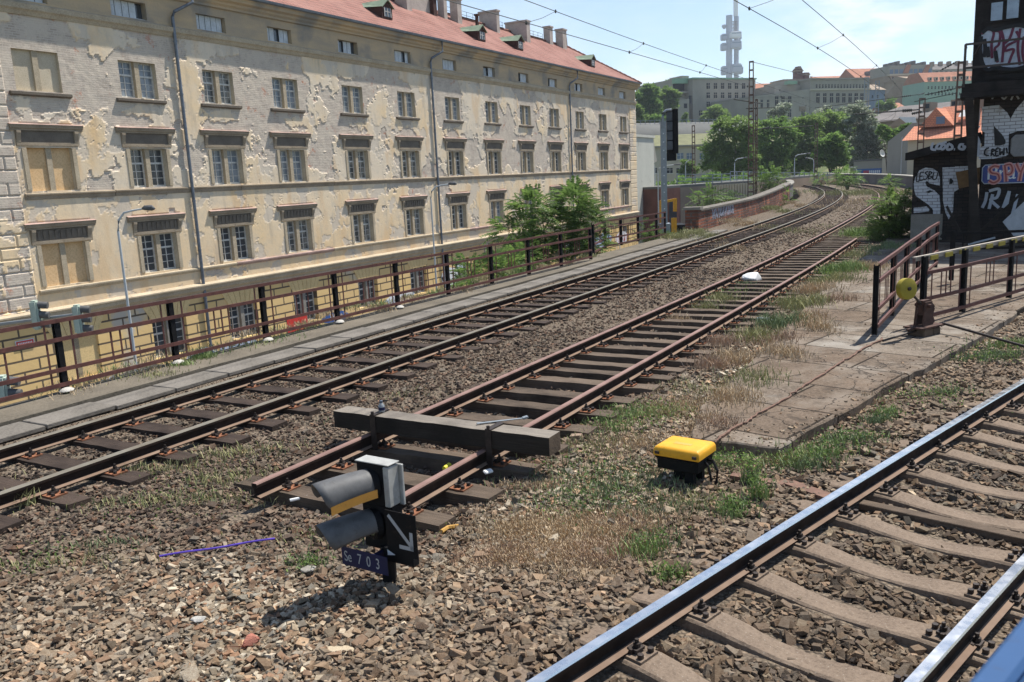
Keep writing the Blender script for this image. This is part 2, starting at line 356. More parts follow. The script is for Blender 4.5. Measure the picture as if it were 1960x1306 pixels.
# street sheet between the deck and the old building, and kerbed pavement along it
NB = Vector((math.cos(.495), -math.sin(.495), 0)); UB = Vector((math.sin(.495), math.cos(.495), 0)); DB = 28.
def fb(s, z, out=0.): return UB*s+NB*(-DB+out)+Vector((0, 0, z))
mb = MB(); p = [fb(-40, -6.3, 2.2), fb(-40, -6.3, 15.6), fb(150, -6.3, 15.6), fb(150, -6.3, 2.2)]; mb.add(p, [(0, 1, 2, 3)])
tag(mb.build('street', M['street']), kind='structure')
mb = MB(); a, b, c_, d = fb(-40, -6.16, 0), fb(-40, -6.16, 2.2), fb(150, -6.16, 2.2), fb(150, -6.16, 0); dz = Vector((0, 0, -.3))
mb.add([a, b, c_, d, a+dz, b+dz, c_+dz, d+dz], [(0, 1, 2, 3), (1, 5, 6, 2), (0, 4, 5, 1), (3, 2, 6, 7)]); tag(mb.build('pavement', M['conc_grey']), kind='structure')
# walkway beside the far track: asphalt strip and concrete trough covers
def strip(name, path, s0, s1, o0, o1, z, mat, th=.12, ds=1., wob=0., **k):
    S = np.arange(s0, s1+1e-6, ds); mb = MB(); rnd = random.Random(name)
    pts = [(*[float(q) for q in path.at(v)[:2]], z+rnd.uniform(-wob, wob)) for v in S]; dr = [float(path.at(v)[2]) for v in S]
    mb.sweep([(o0, 0), (o1, 0), (o1, -th), (o0, -th)], pts, dr); o = mb.build(name, mat); return o
tag(strip('walkway', PA, -11, 34, -2.9, -2.0, -.03, M['asphalt'], .25, wob=.006), kind='structure')
M['conc_dirty'] = concrete('grimy_concrete', (.095, .085, .07), (.20, .18, .155), 1.1)
wk = empty('cable_trough', tuple(PA.at(8, -1.7)[:2])+(-.05,), label='row of flat grey concrete cable trough covers beside the far track', cat='cable trough')
for i in range(46):
    s0 = -11+i*1.0; x, y, th = PA.at(s0+.5, -1.68)
    mb = MB(); mb.box((-.27, -.487, -.06), (.27, .487, 0)); o = mb.build('cover_slab', M['conc_dirty'], bevel=.008)
    o.parent = wk; o.location = Vector((x, y, -.07+.008*math.sin(i*2.1)))-wk.location; o.rotation_euler = (.006*math.sin(i), .01*math.sin(i*1.7), -float(th)+.008*math.sin(i*3.3))
# platform on the right: concrete slabs
rp = random.Random(2); PE = []
for i in range(len(PLAT)):
    (xa_, ya_), (xb_, yb_) = PLAT[i], PLAT[(i+1) % len(PLAT)]; nn_ = max(1, int(math.hypot(xb_-xa_, yb_-ya_)/.22)) if ya_ < 24 else 1
    for q in range(nn_): w_ = .028 if q else .0; PE.append((xa_+(xb_-xa_)*q/nn_+rp.uniform(-w_, w_), ya_+(yb_-ya_)*q/nn_+rp.uniform(-w_, w_)))
pf = MB(); pf.prism(PE, -.34, -.075)
m = NM('platform_concrete', .92, .15); v = m.vec((1, 1, 1), rot=(0, 0, .76)); n = m.noise(1.3, 8, .65); f = m.noise(30, 4, .7)
c = m.mix(m.rng(n, .34, .66), (.10, .08, .06), (.19, .155, .12)); c = m.mix(m.rng(f, .45, .75, 0, .6), c, (.36, .30, .24)); c = m.mix(m.rng(m.noise(4, 5), .56, .7), c, (.09, .075, .06)); c = m.mix(m.rng(m.noise(.55, 6, .7), .5, .62), c, (.26, .235, .20))
bk = m.brick((1, 1, 1), (.70, .62, .56), (.16, .14, .12), 1., 1.9, 1.15, .017, v, .37)
vv = m.n.new('ShaderNodeTexVoronoi'); vv.feature = 'DISTANCE_TO_EDGE'; vv.inputs['Scale'].default_value = .9
wv = m.n.new('ShaderNodeVectorMath'); wv.operation = 'ADD'; wn_ = m.noise(1.7, 5, .6, out=1); m.l.new(m.tc.outputs['Object'], wv.inputs[0]); m.l.new(wn_, wv.inputs[1]); m.l.new(wv.outputs[0], vv.inputs['Vector'])
c = m.mix(1., c, bk.outputs[0], 'MULTIPLY'); crk = m.rng(vv.outputs['Distance'], .012, .0); c = m.mix(m.math('MULTIPLY', crk, .8), c, (.05, .042, .035))
m.col(c); h = m.math('SUBTRACT', m.math('MULTIPLY', f, .3), m.math('ADD', bk.outputs['Fac'], crk)); m.bump(h, .015)
pl = pf.build('platform', m.m, bevel=.015); tag(pl, kind='structure'); M['platform'] = m.m
# ============================================================ railway tracks
RAIL_HEAD = [(-.029, 0), (.029, 0)]
PROFB = [(.036, -.012), (.036, -.038), (.010, -.052), (.009, -.112), (.022, -.124), (.067, -.136), (.067, -.149), (-.067, -.149), (-.067, -.136), (-.022, -.124), (-.009, -.112), (-.010, -.052), (-.036, -.038), (-.036, -.012), (-.029, 0), (.029, 0)]
def rail(path, s0, s1, off, top, parent, name='rail', dz=0.):
    S = np.unique(np.concatenate([[s0, s1], np.arange(s0, s1, .6 if s1 < 60 else 1.2)])); mb = MB(); n = len(PROFB)
    pts = [(*[float(q) for q in path.at(v, off)[:2]], dz) for v in S]; dr = [float(path.at(v)[2]) for v in S]
    mb.sweep(PROFB, pts, dr)
    k = 0
    for i in range(len(S)-1):
        for j in range(n):
            mb.m[k] = {14: 1, 13: 1, 15: 1, 4: 2, 8: 2, 5: 0}.get(j, 0); k += 1
    return mb.build(name, [M['rail_body'], top, M['rail_foot']], parent)
def chair_mesh():
    mb = MB(); mb.box((-.19, -.085, 0), (.19, .085, .016), 1)
    for sx in (-1, 1):
        mb.box((sx*.072, -.055, .016), (sx*.095, .055, .048)); mb.box((sx*.05, -.04, .028), (sx*.125, .04, .046), 0)
        mb.tube([(sx*.095, 0, .03), (sx*.095, 0, .10)], .0125, 6); mb.tube([(sx*.095, 0, .048), (sx*.095, 0, .074)], .023, 6)
        for sy in (-1, 1): mb.tube([(sx*.16, sy*.05, .01), (sx*.16, sy*.05, .045)], .02, 6)
    return mb
def track(path, svals, label, smat, top, r1, r2, zt, near, group, sleeper='wood', rnd=None, keep=100):
    rnd = rnd or random.Random(label)
    o0 = path.at(svals[0]); T = empty('railway_track', (float(o0[0]), float(o0[1]), 0), label=label, cat='railway track')
    def put(o, s, off=0., z=0., rz=0.):
        x, y, th = path.at(s, off); o.parent = T; o.location = (float(x)-T.location.x, float(y)-T.location.y, z); o.rotation_euler = (0, 0, -float(th)+rz)
    for (a, b, off) in r1+r2:
        rl = rail(path, a, b, off, top, T); rl.location = -T.location
    mbs = []
    for k in range(4 if sleeper == 'wood' else 2):
        mb = MB()
        if sleeper == 'wood':
            N = 14; n0 = len(mb.v); w = .125+.01*k
            for i in range(N+1):
                x = -1.26+2.52*i/N; j = lambda: rnd.uniform(-.006, .006)
                mb.v += [(x, -w+j(), -.15), (x, w+j(), -.15), (x, w-.012+j(), 0+j()), (x, -w+.012+j(), 0+j())]
            for i in range(N):
                a = n0+i*4
                for q in range(4): mb.f.append((a+q, a+(q+1) % 4, a+4+(q+1) % 4, a+4+q)); mb.m.append(0)
            mb.f += [(n0, n0+1, n0+2, n0+3), (n0+N*4+3, n0+N*4+2, n0+N*4+1, n0+N*4)]; mb.m += [0, 0]
        else:
            N = 26; n0 = len(mb.v)
            for i in range(N+1):
                x = -1.21+2.42*i/N; u = abs(x); d = .045*sstep(.62, .05, u)+.02*sstep(1.0, 1.21, u); w = .135-.025*sstep(.55, .1, u); j = lambda: rnd.uniform(-.003, .003)
                mb.v += [(x, -w-.02, -.19), (x, w+.02, -.19), (x, w-.012+j(), -.012-d+j()), (x, w-.03, -d), (x, -w+.03, -d), (x, -w+.012+j(), -.012-d+j())]
            for i in range(N):
                a = n0+i*6
                for q in range(6): mb.f.append((a+q, a+(q+1) % 6, a+6+(q+1) % 6, a+6+q)); mb.m.append(0)
            mb.f += [tuple(n0+q for q in range(6)), tuple(n0+N*6+q for q in range(5, -1, -1))]; mb.m += [0, 0]
        mbs.append(mb.build('sleeper', smat, fix=True).data)
    for o in [q for q in bpy.data.objects if q.name.startswith('sleeper') and q.parent is None]: bpy.data.objects.remove(o)
    cm = chair_mesh().build('rail_chair', [M['steel_dark'], smat if sleeper != 'wood' else M['rust']]); cme = cm.data; bpy.data.objects.remove(cm)
    for i, s in enumerate(svals[:keep]):
        o = bpy.data.objects.new('sleeper', mbs[rnd.randrange(len(mbs))]); COL.objects.link(o); put(o, s, rnd.uniform(-.05, .05), zt+rnd.uniform(-.006, .004), rnd.uniform(-.02, .02) if sleeper == 'wood' else 0)
        if i < near:
            for off in (-.7535, .7535):
                if sleeper == 'wood' and not any(a <= s <= b and abs(q-off) < .1 for a, b, q in r1+r2): continue
                c = bpy.data.objects.new('rail_chair', cme); COL.objects.link(c); c.parent = o; c.location = (off-0., 0, 0)
    if len(svals) > keep:
        mb = MB()
        for s in svals[keep:]:
            x, y, th = path.at(s); mb.M = Matrix.Translation((x-T.location.x, y-T.location.y, zt)) @ Matrix.Rotation(-th, 4, 'Z'); mb.box((-1.26, -.125, -.15), (1.26, .125, 0))
        tag(mb.build('sleepers', smat, T), kind='stuff')
    return T
M['rust'] = plain('rust', (.20, .085, .045), .85, .2, 0, .5, 12, .003)
sA = list(np.arange(-9.05, 140, .69)); sB = [1.85, 2.55, 3.3, 4.0, 4.7, 5.4, 6.07, 6.8, 7.41, 7.95, 8.56]+list(np.arange(9.2, 140, .68))
sC = [-3.1, -2.4, -1.7, -1.0, -.3, .45, 1.12, 1.81, 2.47, 3.19, 3.89, 4.6, 5.32, 6.02, 6.75, 7.46, 8.06, 8.72]+list(np.arange(9.4, 24, .66))
G_ = 'railway tracks'
track(PA, sA, 'far railway track next to the walkway and metal fence, running unbroken round the bend', M['wood_dark'], M['top_dull'], [(-11, 145, -.7535)], [(-11, 145, .7535)], -.165, 60, G_)
track(PB, sB, 'disused rusty middle railway track starting behind the small signal under a timber baulk', M['wood_grey'], M['top_rust'], [(1.5, 145, -.7535)], [(1.3, 29.1, .7535), (56, 145, .7535)], -.165, 45, G_)
track(PC, sC, 'near railway track with shiny rail heads and dished brown concrete sleepers', M['conc_brown'], M['top_polished'], [(-5, 24, -.7535)], [(-5, 24, .7535)], -.165, 40, G_, 'conc')

# ============================================================ crushed stone ballast
rng = np.random.default_rng(5)
def rocks(nv=18):
    out = []
    for k in range(nv):
        bm = bmesh.new(); n = rng.integers(8, 13); p = np.array([[a, b, c] for a in (-1, 1) for b in (-1, 1) for c in (-1, 1)], float)*.78+rng.uniform(-.34, .34, (8, 3)); p = np.delete(p, rng.choice(8, rng.integers(0, 3), replace=False), 0) if k % 2 else p
        p *= np.array([1.1, rng.uniform(.55, .85), rng.uniform(.28, .6)])
        for q in p: bm.verts.new(q)
        bmesh.ops.convex_hull(bm, input=bm.verts); bmesh.ops.delete(bm, geom=[v for v in bm.verts if not v.link_faces], context='VERTS')
        bmesh.ops.triangulate(bm, faces=bm.faces); bmesh.ops.recalc_face_normals(bm, faces=bm.faces); bm.verts.index_update()
        out.append((np.array([v.co[:] for v in bm.verts]), np.array([[v.index for v in f.verts] for f in bm.faces]))); bm.free()
    return out
ROCK = rocks()
def rotm(a, b, c):
    ca, sa, cb, sb, cc, sc_ = np.cos(a), np.sin(a), np.cos(b), np.sin(b), np.cos(c), np.sin(c)
    m = np.empty((len(a), 3, 3)); m[:, 0, 0] = cc*cb; m[:, 0, 1] = cc*sb*sa-sc_*ca; m[:, 0, 2] = cc*sb*ca+sc_*sa
    m[:, 1, 0] = sc_*cb; m[:, 1, 1] = sc_*sb*sa+cc*ca; m[:, 1, 2] = sc_*sb*ca-cc*sa; m[:, 2, 0] = -sb; m[:, 2, 1] = cb*sa; m[:, 2, 2] = cb*ca; return m
def scatter(name, P, size, tint, label=None):
    n = len(P); R3 = rotm(rng.normal(0, .33, n), rng.normal(0, .33, n), rng.uniform(0, 6.28, n)); kind = rng.integers(0, len(ROCK), n); Vs = []; Fs = []; Cs = []; b = 0
    for k, (rv, rf) in enumerate(ROCK):
        i = np.where(kind == k)[0]
        if not len(i): continue
        v = np.einsum('nij,vj->nvi', R3[i], rv)*size[i][:, None, None]+P[i][:, None, :]
        Vs.append(v.reshape(-1, 3)); Fs.append((rf[None]+(b+np.arange(len(i))*len(rv))[:, None, None]).reshape(-1, 3)); b += len(i)*len(rv)
        Cs.append(np.repeat(np.c_[tint[i], np.ones(len(i))], len(rv), 0))
    o = npmesh(name, np.concatenate(Vs), np.concatenate(Fs), M['stone'], col={'tint': np.concatenate(Cs)}); return o
def sample(r0, r1, dens):
    A = 1.36*(r1**2-r0**2)/2; n = int(A*dens); r = np.sqrt(rng.uniform(r0**2, r1**2, n)); a = rng.uniform(-.66, .70, n)
    return r*np.sin(a), r*np.cos(a)
X, Y = [], []
for r0, r1, d in ((3.1, 6.5, 1150), (6.5, 10, 760), (10, 16, 420), (16, 26, 190), (26, 42, 70), (42, 75, 16)):
    x, y = sample(r0, r1, d); X.append(x); Y.append(y)
X = np.concatenate(X); Y = np.concatenate(Y); rr = np.hypot(X, Y)
sa, oa = PA.so(X, Y); sb, ob = PB.so(X, Y); sc, oc = PC.so(X, Y)
onp = inpoly(X, Y, PLAT); edge_ = onp & ~inpoly(X-.0, Y, [(2.9+(x-2.9)*.93+.25, 9+(y-9)*.96+.6) for x, y in PLAT]); keep = (oa > -1.35) & (~onp | (edge_ & (rng.random(len(X)) < .16)) | (rng.random(len(X)) < .012))
def near_sl(s, arr):
    arr = np.array(arr); j = np.clip(np.searchsorted(arr, s), 1, len(arr)-1); return np.minimum(np.abs(s-arr[j-1]), np.abs(s-arr[j]))
inA = np.abs(oa) < 1.5; inB = (np.abs(ob) < 1.5) & (sb > 1.2); inC = np.abs(oc) < 1.4
for (o_, s_, arr, inn, pr, w) in ((oa, sa, sA, inA, .72, .135), (ob, sb, sB, inB, .84, .15), (oc, sc, sC, inC, .985, .17)):
    d = near_sl(s_, arr); on = inn & (np.abs(o_) < 1.3) & (d < w); keep &= ~(on & (rng.random(len(X)) < np.where(np.abs(o_) > 1.0, pr*(.55 if arr is not sC else .8), pr)))
    keep &= ~(inn & (np.abs(np.abs(o_)-.7535) < .11) & (s_ > 1.2 if arr is sB else True))
X, Y, rr, sa, oa, sb, ob, sc, oc, inA, inB, inC = [q[keep] for q in (X, Y, rr, sa, oa, sb, ob, sc, oc, inA, inB, inC)]
n = len(X); size = rng.lognormal(0, .38, n)*.0215*np.interp(rr, [4, 10, 20, 50], [1, 1.0, 1.1, 1.6])
size *= np.where(inC, 1.12, 1.)*np.where(oa < -.8, .5, 1.)*np.where(inA | ((ob < -1) & (sb > 0) & (oa > 0)), .85, 1.)
size = np.minimum(size, .075)
onp = inpoly(X, Y, PLAT); size = np.where(onp, size*.55, size); Z = np.where(onp, -.07, zbed(X, Y)+rng.uniform(-.004, .022, n))
Z = np.where((inA | inB) & (np.abs(np.where(inA, oa, ob)) < 1.25), np.minimum(Z, -.163-size*.15), Z)
PALW = np.array([[.44, .36, .27], [.36, .31, .25], [.40, .27, .17], [.33, .185, .11], [.24, .225, .20], [.56, .50, .41], [.30, .245, .18], [.23, .15, .10]])
PALD = np.array([[.18, .12, .09], [.22, .155, .12], [.14, .10, .08], [.26, .185, .14], [.19, .16, .135], [.30, .23, .175], [.115, .08, .065], [.24, .135, .085]])
PALC = np.array([[.27, .21, .16], [.20, .155, .125], [.30, .205, .13], [.17, .12, .09], [.21, .185, .16], [.35, .28, .20], [.14, .11, .09], [.28, .18, .115]])
kk = rng.integers(0, 8, n); tw, tdk, tcc = PALW[kk], PALD[kk], PALC[kk]
wd = np.clip(sstep(3.6, 1.6, oa+.5*(fbm(X, Y, .8, 3, 21)-.5))+sstep(-.6, .8, sb-.5)*sstep(1.9, 1.0, ob), 0, 1)
wc = sstep(-2.6, -1.6, oc+.4*(fbm(X, Y, 1., 3, 5)-.5))
tint = tw*(1-wd)[:, None]+.8*tdk*wd[:, None]; tint = tint*(1-wc)[:, None]+tcc*wc[:, None]
br = np.array([.27, .19, .13]); w2 = (sstep(.42, .62, fbm(X, Y, .55, 4, 31))*(1-wd)*.45)[:, None]; tint = tint*(1-w2)+br*w2
oil = sstep(.75, .1, np.abs(np.where(np.abs(oc) < 1.2, oc, np.where(np.abs(oa) < 1.2, oa, 9.))))*.35+sstep(.25, .0, np.abs(np.abs(oc)-.75))*.25; tint = tint*(1-oil)[:, None]; gr_ = tint.mean(1, keepdims=True); tint = (tint*.8+gr_*.2)*np.array([1.02, 1.0, .90]); tint = np.clip(tint*rng.uniform(.66, 1.18, (n, 1))*np.where(rng.random((n, 1)) < .03, 1.6, 1.)*np.where(rng.random((n, 1)) < .15, .55, 1.), 0, .8)
o = scatter('ballast', np.c_[X, Y, Z], size, tint); tag(o, 'crushed stone ballast spread between and beside the railway tracks', 'ballast', kind='stuff')
# ============================================================ the old building behind the fence
S0, S1 = 3., 78.4
CEN = [19.08, 23.13, 27.11, 31.14, 36.05, 40.82, 45.7, 50.6, 55.5, 60.3, 65.2, 70.1, 75.1]
CENX = [11.2, 15.1]+CEN
HW = .83
ROWS = [('top', 6.37, 7.70), ('mid', 3.05, 4.50), ('low', -.22, 1.24)]
BB = empty('old_building', fb(40, -6.16), -.495, 'long four storey building with peeling plaster and red tiled roof behind the metal fence', 'building')
# local frame of the building: x = outwards (towards the tracks), y = along the facade, z = up
def L(s, z, out=0.): return (out, s-40, z+6.16)
def bput(mb, name, mats, parent=None, **k): return mb.build(name, mats, parent or BB, **k)
# --- plaster wall as a relief grid, holes left at the windows
ds, dz = .055, .055
sv = np.arange(S0, S1+.001, ds); zv = np.arange(-1.25, 9.0, dz)
def snap(v, arr): arr[np.argmin(np.abs(arr-v))] = v
for c in CENX:
    snap(c-HW, sv); snap(c+HW, sv)
for _, a, b in ROWS: snap(a, zv); snap(b, zv)
Sg, Zg = np.meshgrid(sv, zv, indexing='ij')
warp = .5*(fbm(Sg, Zg, 1.3, 4, 7)-.5)
f1 = fbm(Sg+warp, Zg*1.1, .42, 6, 40, .55); f2 = fbm(Sg, Zg, 2.2, 4, 55)
amt = .462+.0*Sg                                    # threshold: higher = more plaster lost
amt = amt+.035*sstep(2.9, 4.5, Zg)+.02*sstep(5, 6, Zg)-.135*sstep(2.9, 2.2, Zg)
amt = amt-.05*sstep(34, 60, Sg)*sstep(5., 8., Zg)+.05*sstep(30, 20, Sg)*sstep(5, 7, Zg)
amt = amt+.22*sstep(17.95, 17.7, Sg)+.12*sstep(8.4, 8.8, Zg)*0
for c in CENX:                                     # lost around the top window reveals and sills
    d = np.hypot(np.maximum(np.abs(Sg-c)-HW-.05, 0), np.maximum(np.abs(Zg-7.05)-.75, 0)); amt = amt+.09*np.exp(-(d/.35)**2)
    d = np.hypot((Sg-c)/1.6, (Zg-5.45)/.22); amt = amt+.07*np.exp(-d**2)
    d = np.hypot((Sg-c)/1.2, (Zg-5.85)/.25); amt = amt-.10*np.exp(-d**2)
    d = np.hypot((Sg-c)/1.5, (Zg-2.15)/.18); amt = amt+.06*np.exp(-d**2)
amt = amt+.05*np.exp(-((Zg+.62)/.25)**2)
f6 = fbm(Sg, Zg, 6., 4, 60); f5 = fbm(Sg+warp, Zg, 1.25, 5, 66, .6); ff = .66*f1+.34*f5+.07*(f2-.5)+.03*(f6-.5)
pl_ = sstep(-.006, .006, ff-amt)                    # 1 = plaster still there
lip = np.exp(-((ff-amt-.012)/.013)**2)
rel = pl_*.028+lip*.003+.006*(fbm(Sg, Zg, .9, 3, 70)-.5)+(1-pl_)*.016*(fbm(Sg, Zg, 5, 3, 80)-.5)
# second layer of loss: thin skim coat flaking
f3 = fbm(Sg+3, Zg, 1.3, 6, 91, .6); sk = sstep(.0, .01, f3-.56-.05*sstep(3, 2, Zg))*pl_; rel -= sk*.010
fc = fbm(Sg+.3*f2, Zg+.3*f5, .75, 6, 120, .6); crk = np.exp(-((fc-.5)/.0045)**2)*pl_*sstep(.45, .55, fbm(Sg, Zg, .3, 3, 130)); rel -= crk*.014
# quoin strip at both ends
q = (Sg < 17.85) | (Sg > 76.6); bz = np.mod(Zg+.02, .42); bx = np.mod(Sg+.6*(np.floor((Zg+.02)/.42) % 2), 1.2)
rel = np.where(q, rel*.6+.05*sstep(.0, .035, bz)*sstep(.42, .385, bz)*np.where(Sg > 76, 1, sstep(0, .035, bx)), rel)
for c in CENX:
    hood_ = (np.abs(Sg-c) < 1.15) & (((Zg > 4.5) & (Zg < 5.3)) | ((Zg > 1.2) & (Zg < 2.0))); rel = np.where(hood_, 0., rel)
holes = np.zeros((len(sv)-1, len(zv)-1), bool); cs = (sv[1:]+sv[:-1])/2; cz = (zv[1:]+zv[:-1])/2
for c in CENX:
    for _, a, b in ROWS: holes |= ((cs > c-HW) & (cs < c+HW))[:, None] & ((cz > a) & (cz < b))[None]
V = np.stack([rel, Sg-40, Zg+6.16], -1).reshape(-1, 3); nz_ = len(zv)
idx = (np.arange(len(sv)-1)[:, None]*nz_+np.arange(nz_-1)[None])[~holes].ravel(); Fq = np.stack([idx, idx+nz_, idx+nz_+1, idx+1], -1)
stain = np.clip(sstep(.55, .75, fbm(Sg*2.2, Zg*.5, .8, 4, 101))*.6, 0, 1)
m = NM('peeling_plaster', .93, .1); pa = m.attr('plaster', 'Fac'); ska = m.attr('skim', 'Fac'); sta = m.attr('stain', 'Fac')
v = m.vec(); v2 = m.vec((1, 1, 1), rot=(0, 0, 0))
sep = m.n.new('ShaderNodeSeparateXYZ'); m.l.new(m.tc.outputs['Object'], sep.inputs[0]); cmb = m.n.new('ShaderNodeCombineXYZ'); m.l.new(sep.outputs[1], cmb.inputs[0]); m.l.new(sep.outputs[2], cmb.inputs[1])
bk = m.brick((.53, .45, .37), (.41, .34, .275), (.58, .505, .42), 1., .27, .078, .012, cmb.outputs[0])
bcol = m.mix(m.rng(m.noise(1.1, 7, .78), .575, .61), bk.outputs[0], m.mix(m.rng(m.noise(6, 3), .4, .6), (.46, .19, .11), (.54, .34, .26)))
bcol = m.mix(m.rng(m.noise(1.6, 7, .75), .44, .54), bcol, (.58, .50, .405))
zt = m.rng(sep.outputs[2], 6.16-1, 6.16+8.5)      # plaster: yellower low on the wall, paler high up
pc = m.ramp(zt, [(0, (.73, .56, .36)), (.33, (.75, .60, .41)), (.45, (.71, .595, .445)), (1, (.69, .585, .45))])
pc = m.mix(m.rng(m.noise(.28, 6, .65), .45, .68), pc, (.76, .56, .32)); pc = m.mix(m.rng(m.noise(.9, 6, .7), .5, .75, 0, .65), pc, (.52, .47, .39))
pc = m.mix(m.math('MULTIPLY', m.rng(m.noise(5, 6, .7), .5, .75), .5), pc, (.50, .43, .33))
pc = m.mix(m.math('MULTIPLY', sta, .55), pc, (.60, .36, .15)); pc = m.mix(m.math('MULTIPLY', ska, .75), pc, (.57, .50, .41)); stv = m.vec((1, 1.3, .22)); pc = m.mix(m.rng(m.noise(1.4, 6, .7, stv), .54, .72, 0, .55), pc, (.36, .31, .25))
m.col(m.mix(pa, bcol, pc)); m.bump(m.math('ADD', m.math('MULTIPLY', m.math('SUBTRACT', 1., pa), bk.outputs['Fac']), m.math('MULTIPLY', m.noise(14, 4), -.6)), -.01); M['plaster'] = m.m
npmesh('plaster_wall', V, Fq, M['plaster'], BB, col={'plaster': (pl_*(1-.6*crk)).ravel(), 'skim': sk.ravel(), 'stain': stain.ravel()})
# --- masonry core with reveals (0.28 m deep) behind the plaster skin
M['reveal'] = concrete('weathered_render', (.42, .35, .25), (.58, .50, .37), 1.5); M['reveal2'] = concrete('ochre_render', (.56, .35, .16), (.70, .50, .29), .9)
M['stonetrim'] = concrete('sandstone_trim', (.30, .24, .165), (.50, .42, .30), 1.2); M['trimdark'] = concrete('weathered_dark_trim', (.09, .075, .06), (.19, .16, .125), 1.6)
M['redmetal'] = plain('rusty_red_flashing', (.34, .235, .20), .8, .2, 0, .3, 2)
wl_ = MB(); wl_.box(L(S0, -6.3, -.32), L(S1, 10.3, -14)); bput(wl_, 'core_wall', M['trimdark'])
# --- windows: shared meshes per row
M['wframe'] = plain('flaking_white_window_paint', (.56, .55, .51), .7, .3, 0, .25, 9); M['glass'] = NM('window_glass', .08, .6).col((.055, .065, .075)).m
m = NM('curtained_glass', .12, .5); m.col(m.mix(m.rng(m.noise(1.2, 3), .4, .6), (.16, .19, .22), (.30, .33, .36))); M['glass2'] = m.m
m = NM('dusty_glass', .2, .5); m.col(m.mix(m.rng(m.noise(2.3, 4), .45, .6), (.07, .08, .085), (.26, .25, .22))); M['glass3'] = m.m
def window_meshes(w, h, rows_up, rows_dn, tr=.38, cols=2):
    """two casements with a stone mullion, transom at tr of the height from the top"""
    fr = MB(); gl = MB(); mu = MB(); mu.box((-.27, -.10, 0), (-.05, .10, h)); rv = MB()
    for p, q_ in (((-.30, -w/2-.02, 0), (-.004, -w/2, h)), ((-.30, w/2, 0), (-.004, w/2+.02, h)), ((-.3, -w/2, h), (-.004, w/2, h+.02)), ((-.3, -w/2, -.02), (-.004, w/2, 0))): rv.box(p, q_)
    for s in (-1, 1):
        y0, y1 = (-w/2, -.10) if s < 0 else (.10, w/2); W_ = y1-y0
        def b(a0, a1, z0, z1, x0=-.26, x1=-.20): fr.box((x0, a0, z0), (x1, a1, z1))
        b(y0, y0+.055, 0, h); b(y1-.055, y1, 0, h); b(y0+.055, y1-.055, 0, .07); b(y0+.055, y1-.055, h-.05, h)
        zt_ = h*(1-tr); b(y0+.055, y1-.055, zt_-.035, zt_+.035, -.255, -.19)
        ym = (y0+y1)/2; b(ym-.018, ym+.018, .07, zt_-.035, -.25, -.215); b(ym-.018, ym+.018, zt_+.035, h-.05, -.25, -.215)
        for k in range(1, rows_dn): z = .07+(zt_-.105)*k/rows_dn; b(y0+.055, y1-.055, z-.012, z+.012, -.245, -.222)
        for k in range(1, rows_up): z = zt_+.035+(h-.085-zt_)*k/rows_up; b(y0+.055, y1-.055, z-.012, z+.012, -.245, -.222)
        gl.box((-.25, y0+.05, .05), (-.235, y1-.05, h-.04))
    return fr, gl, mu, rv
def proto(mb, name, mat, **k):
    o = mb.build(name, mat, **k); me = o.data; bpy.data.objects.remove(o); return me
def inst(name, me, parent, loc=(0, 0, 0), mat=None):
    o = bpy.data.objects.new(name, me); COL.objects.link(o); o.parent = parent; o.location = loc; return o
rw = random.Random(4)
for rname, a, b in ROWS:
    fr, gl, mu, rv = window_meshes(2*HW, b-a, 2, 3); rvm = proto(rv, 'reveal', M['reveal'])
    gmes = [proto(window_meshes(2*HW, b-a, 2, 3)[1], 'pane', M[q]) for q in ('glass', 'glass2', 'glass3')]; fme, mme = proto(fr, 'window', M['wframe']), proto(mu, 'mullion', M['stonetrim'])
    bl = MB(); bl.box((-.16, -HW, 0), (-.12, HW, b-a)); blm = proto(bl, 'blind_window', M['reveal2'] if rname != 'top' else M['reveal'])
    for i, c in enumerate(CENX):
        if i < 3: o = inst('blind_window', blm, BB, L(c, a)); inst('mullion', mme, o); inst('reveal', rvm, o)
        else:
            o = inst('window', fme, BB, L(c, a)); inst('pane', gmes[rw.choice((1, 1, 2, 1) if rname == 'top' else (0, 0, 2, 0, 1))], o); inst('mullion', mme, o); inst('reveal', rvm, o)
# hoods, architraves, sills
def hood(dark_brackets):
    mb = MB(); mb.prism([(0, .50), (.08, .50), (.08, .56), (.12, .58), (.135, .655), (.15, .66), (.15, .69), (0, .71)], -1.33, 1.33, 'y', 0)
    mb.box((0, -1.13, 0), (.045, 1.13, .11), 0); mb.box((.0, -1.10, .11), (.025, 1.10, .50), 1)
    for s in (-1, 1): mb.prism([(0, .11), (.05, .11), (.06, .2), (.12, .42), (.12, .50), (0, .50)], s*1.13, s*.98, 'y', 0)
    if dark_brackets:
        for k in range(9): y = -.86+k*.215; mb.prism([(.02, .14), (.035, .14), (.07, .44), (.02, .44)], y-.05, y+.05, 'y', 1)
    mb.add([(0.002, -1.35, .70), (.16, -1.35, .695), (.16, 1.35, .695), (.002, 1.35, .74), (0.002, -1.35, .74), (.002, 1.35, .70)], [(0, 1, 2, 5), (4, 3, 2, 1)], 2)
    return mb
M['hoodstone'] = concrete('sooty_hood_stone', (.20, .16, .115), (.35, .285, .205), 1.4); M['hooddark'] = concrete('dark_hood_frieze', (.10, .085, .07), (.19, .16, .125), 2.)
hm = [proto(hood(k), 'window_hood', [M['hoodstone'], M['hooddark'], M['redmetal']]) for k in (0, 1)]
arms = []
for s in (-1, 1): arch = MB(); arch.box((0, s*(HW+.003), 0), (.055, s*(HW+.16), 1.40)); arms.append(proto(arch, 'architrave', M['stonetrim']))
sill = MB(); sill.prism([(-.25, -.02), (.12, -.04), (.12, -.13), (.03, -.17), (-.25, -.17)], -1.1, 1.1, 'y'); sim = proto(sill, 'window_sill', M['trimdark'])
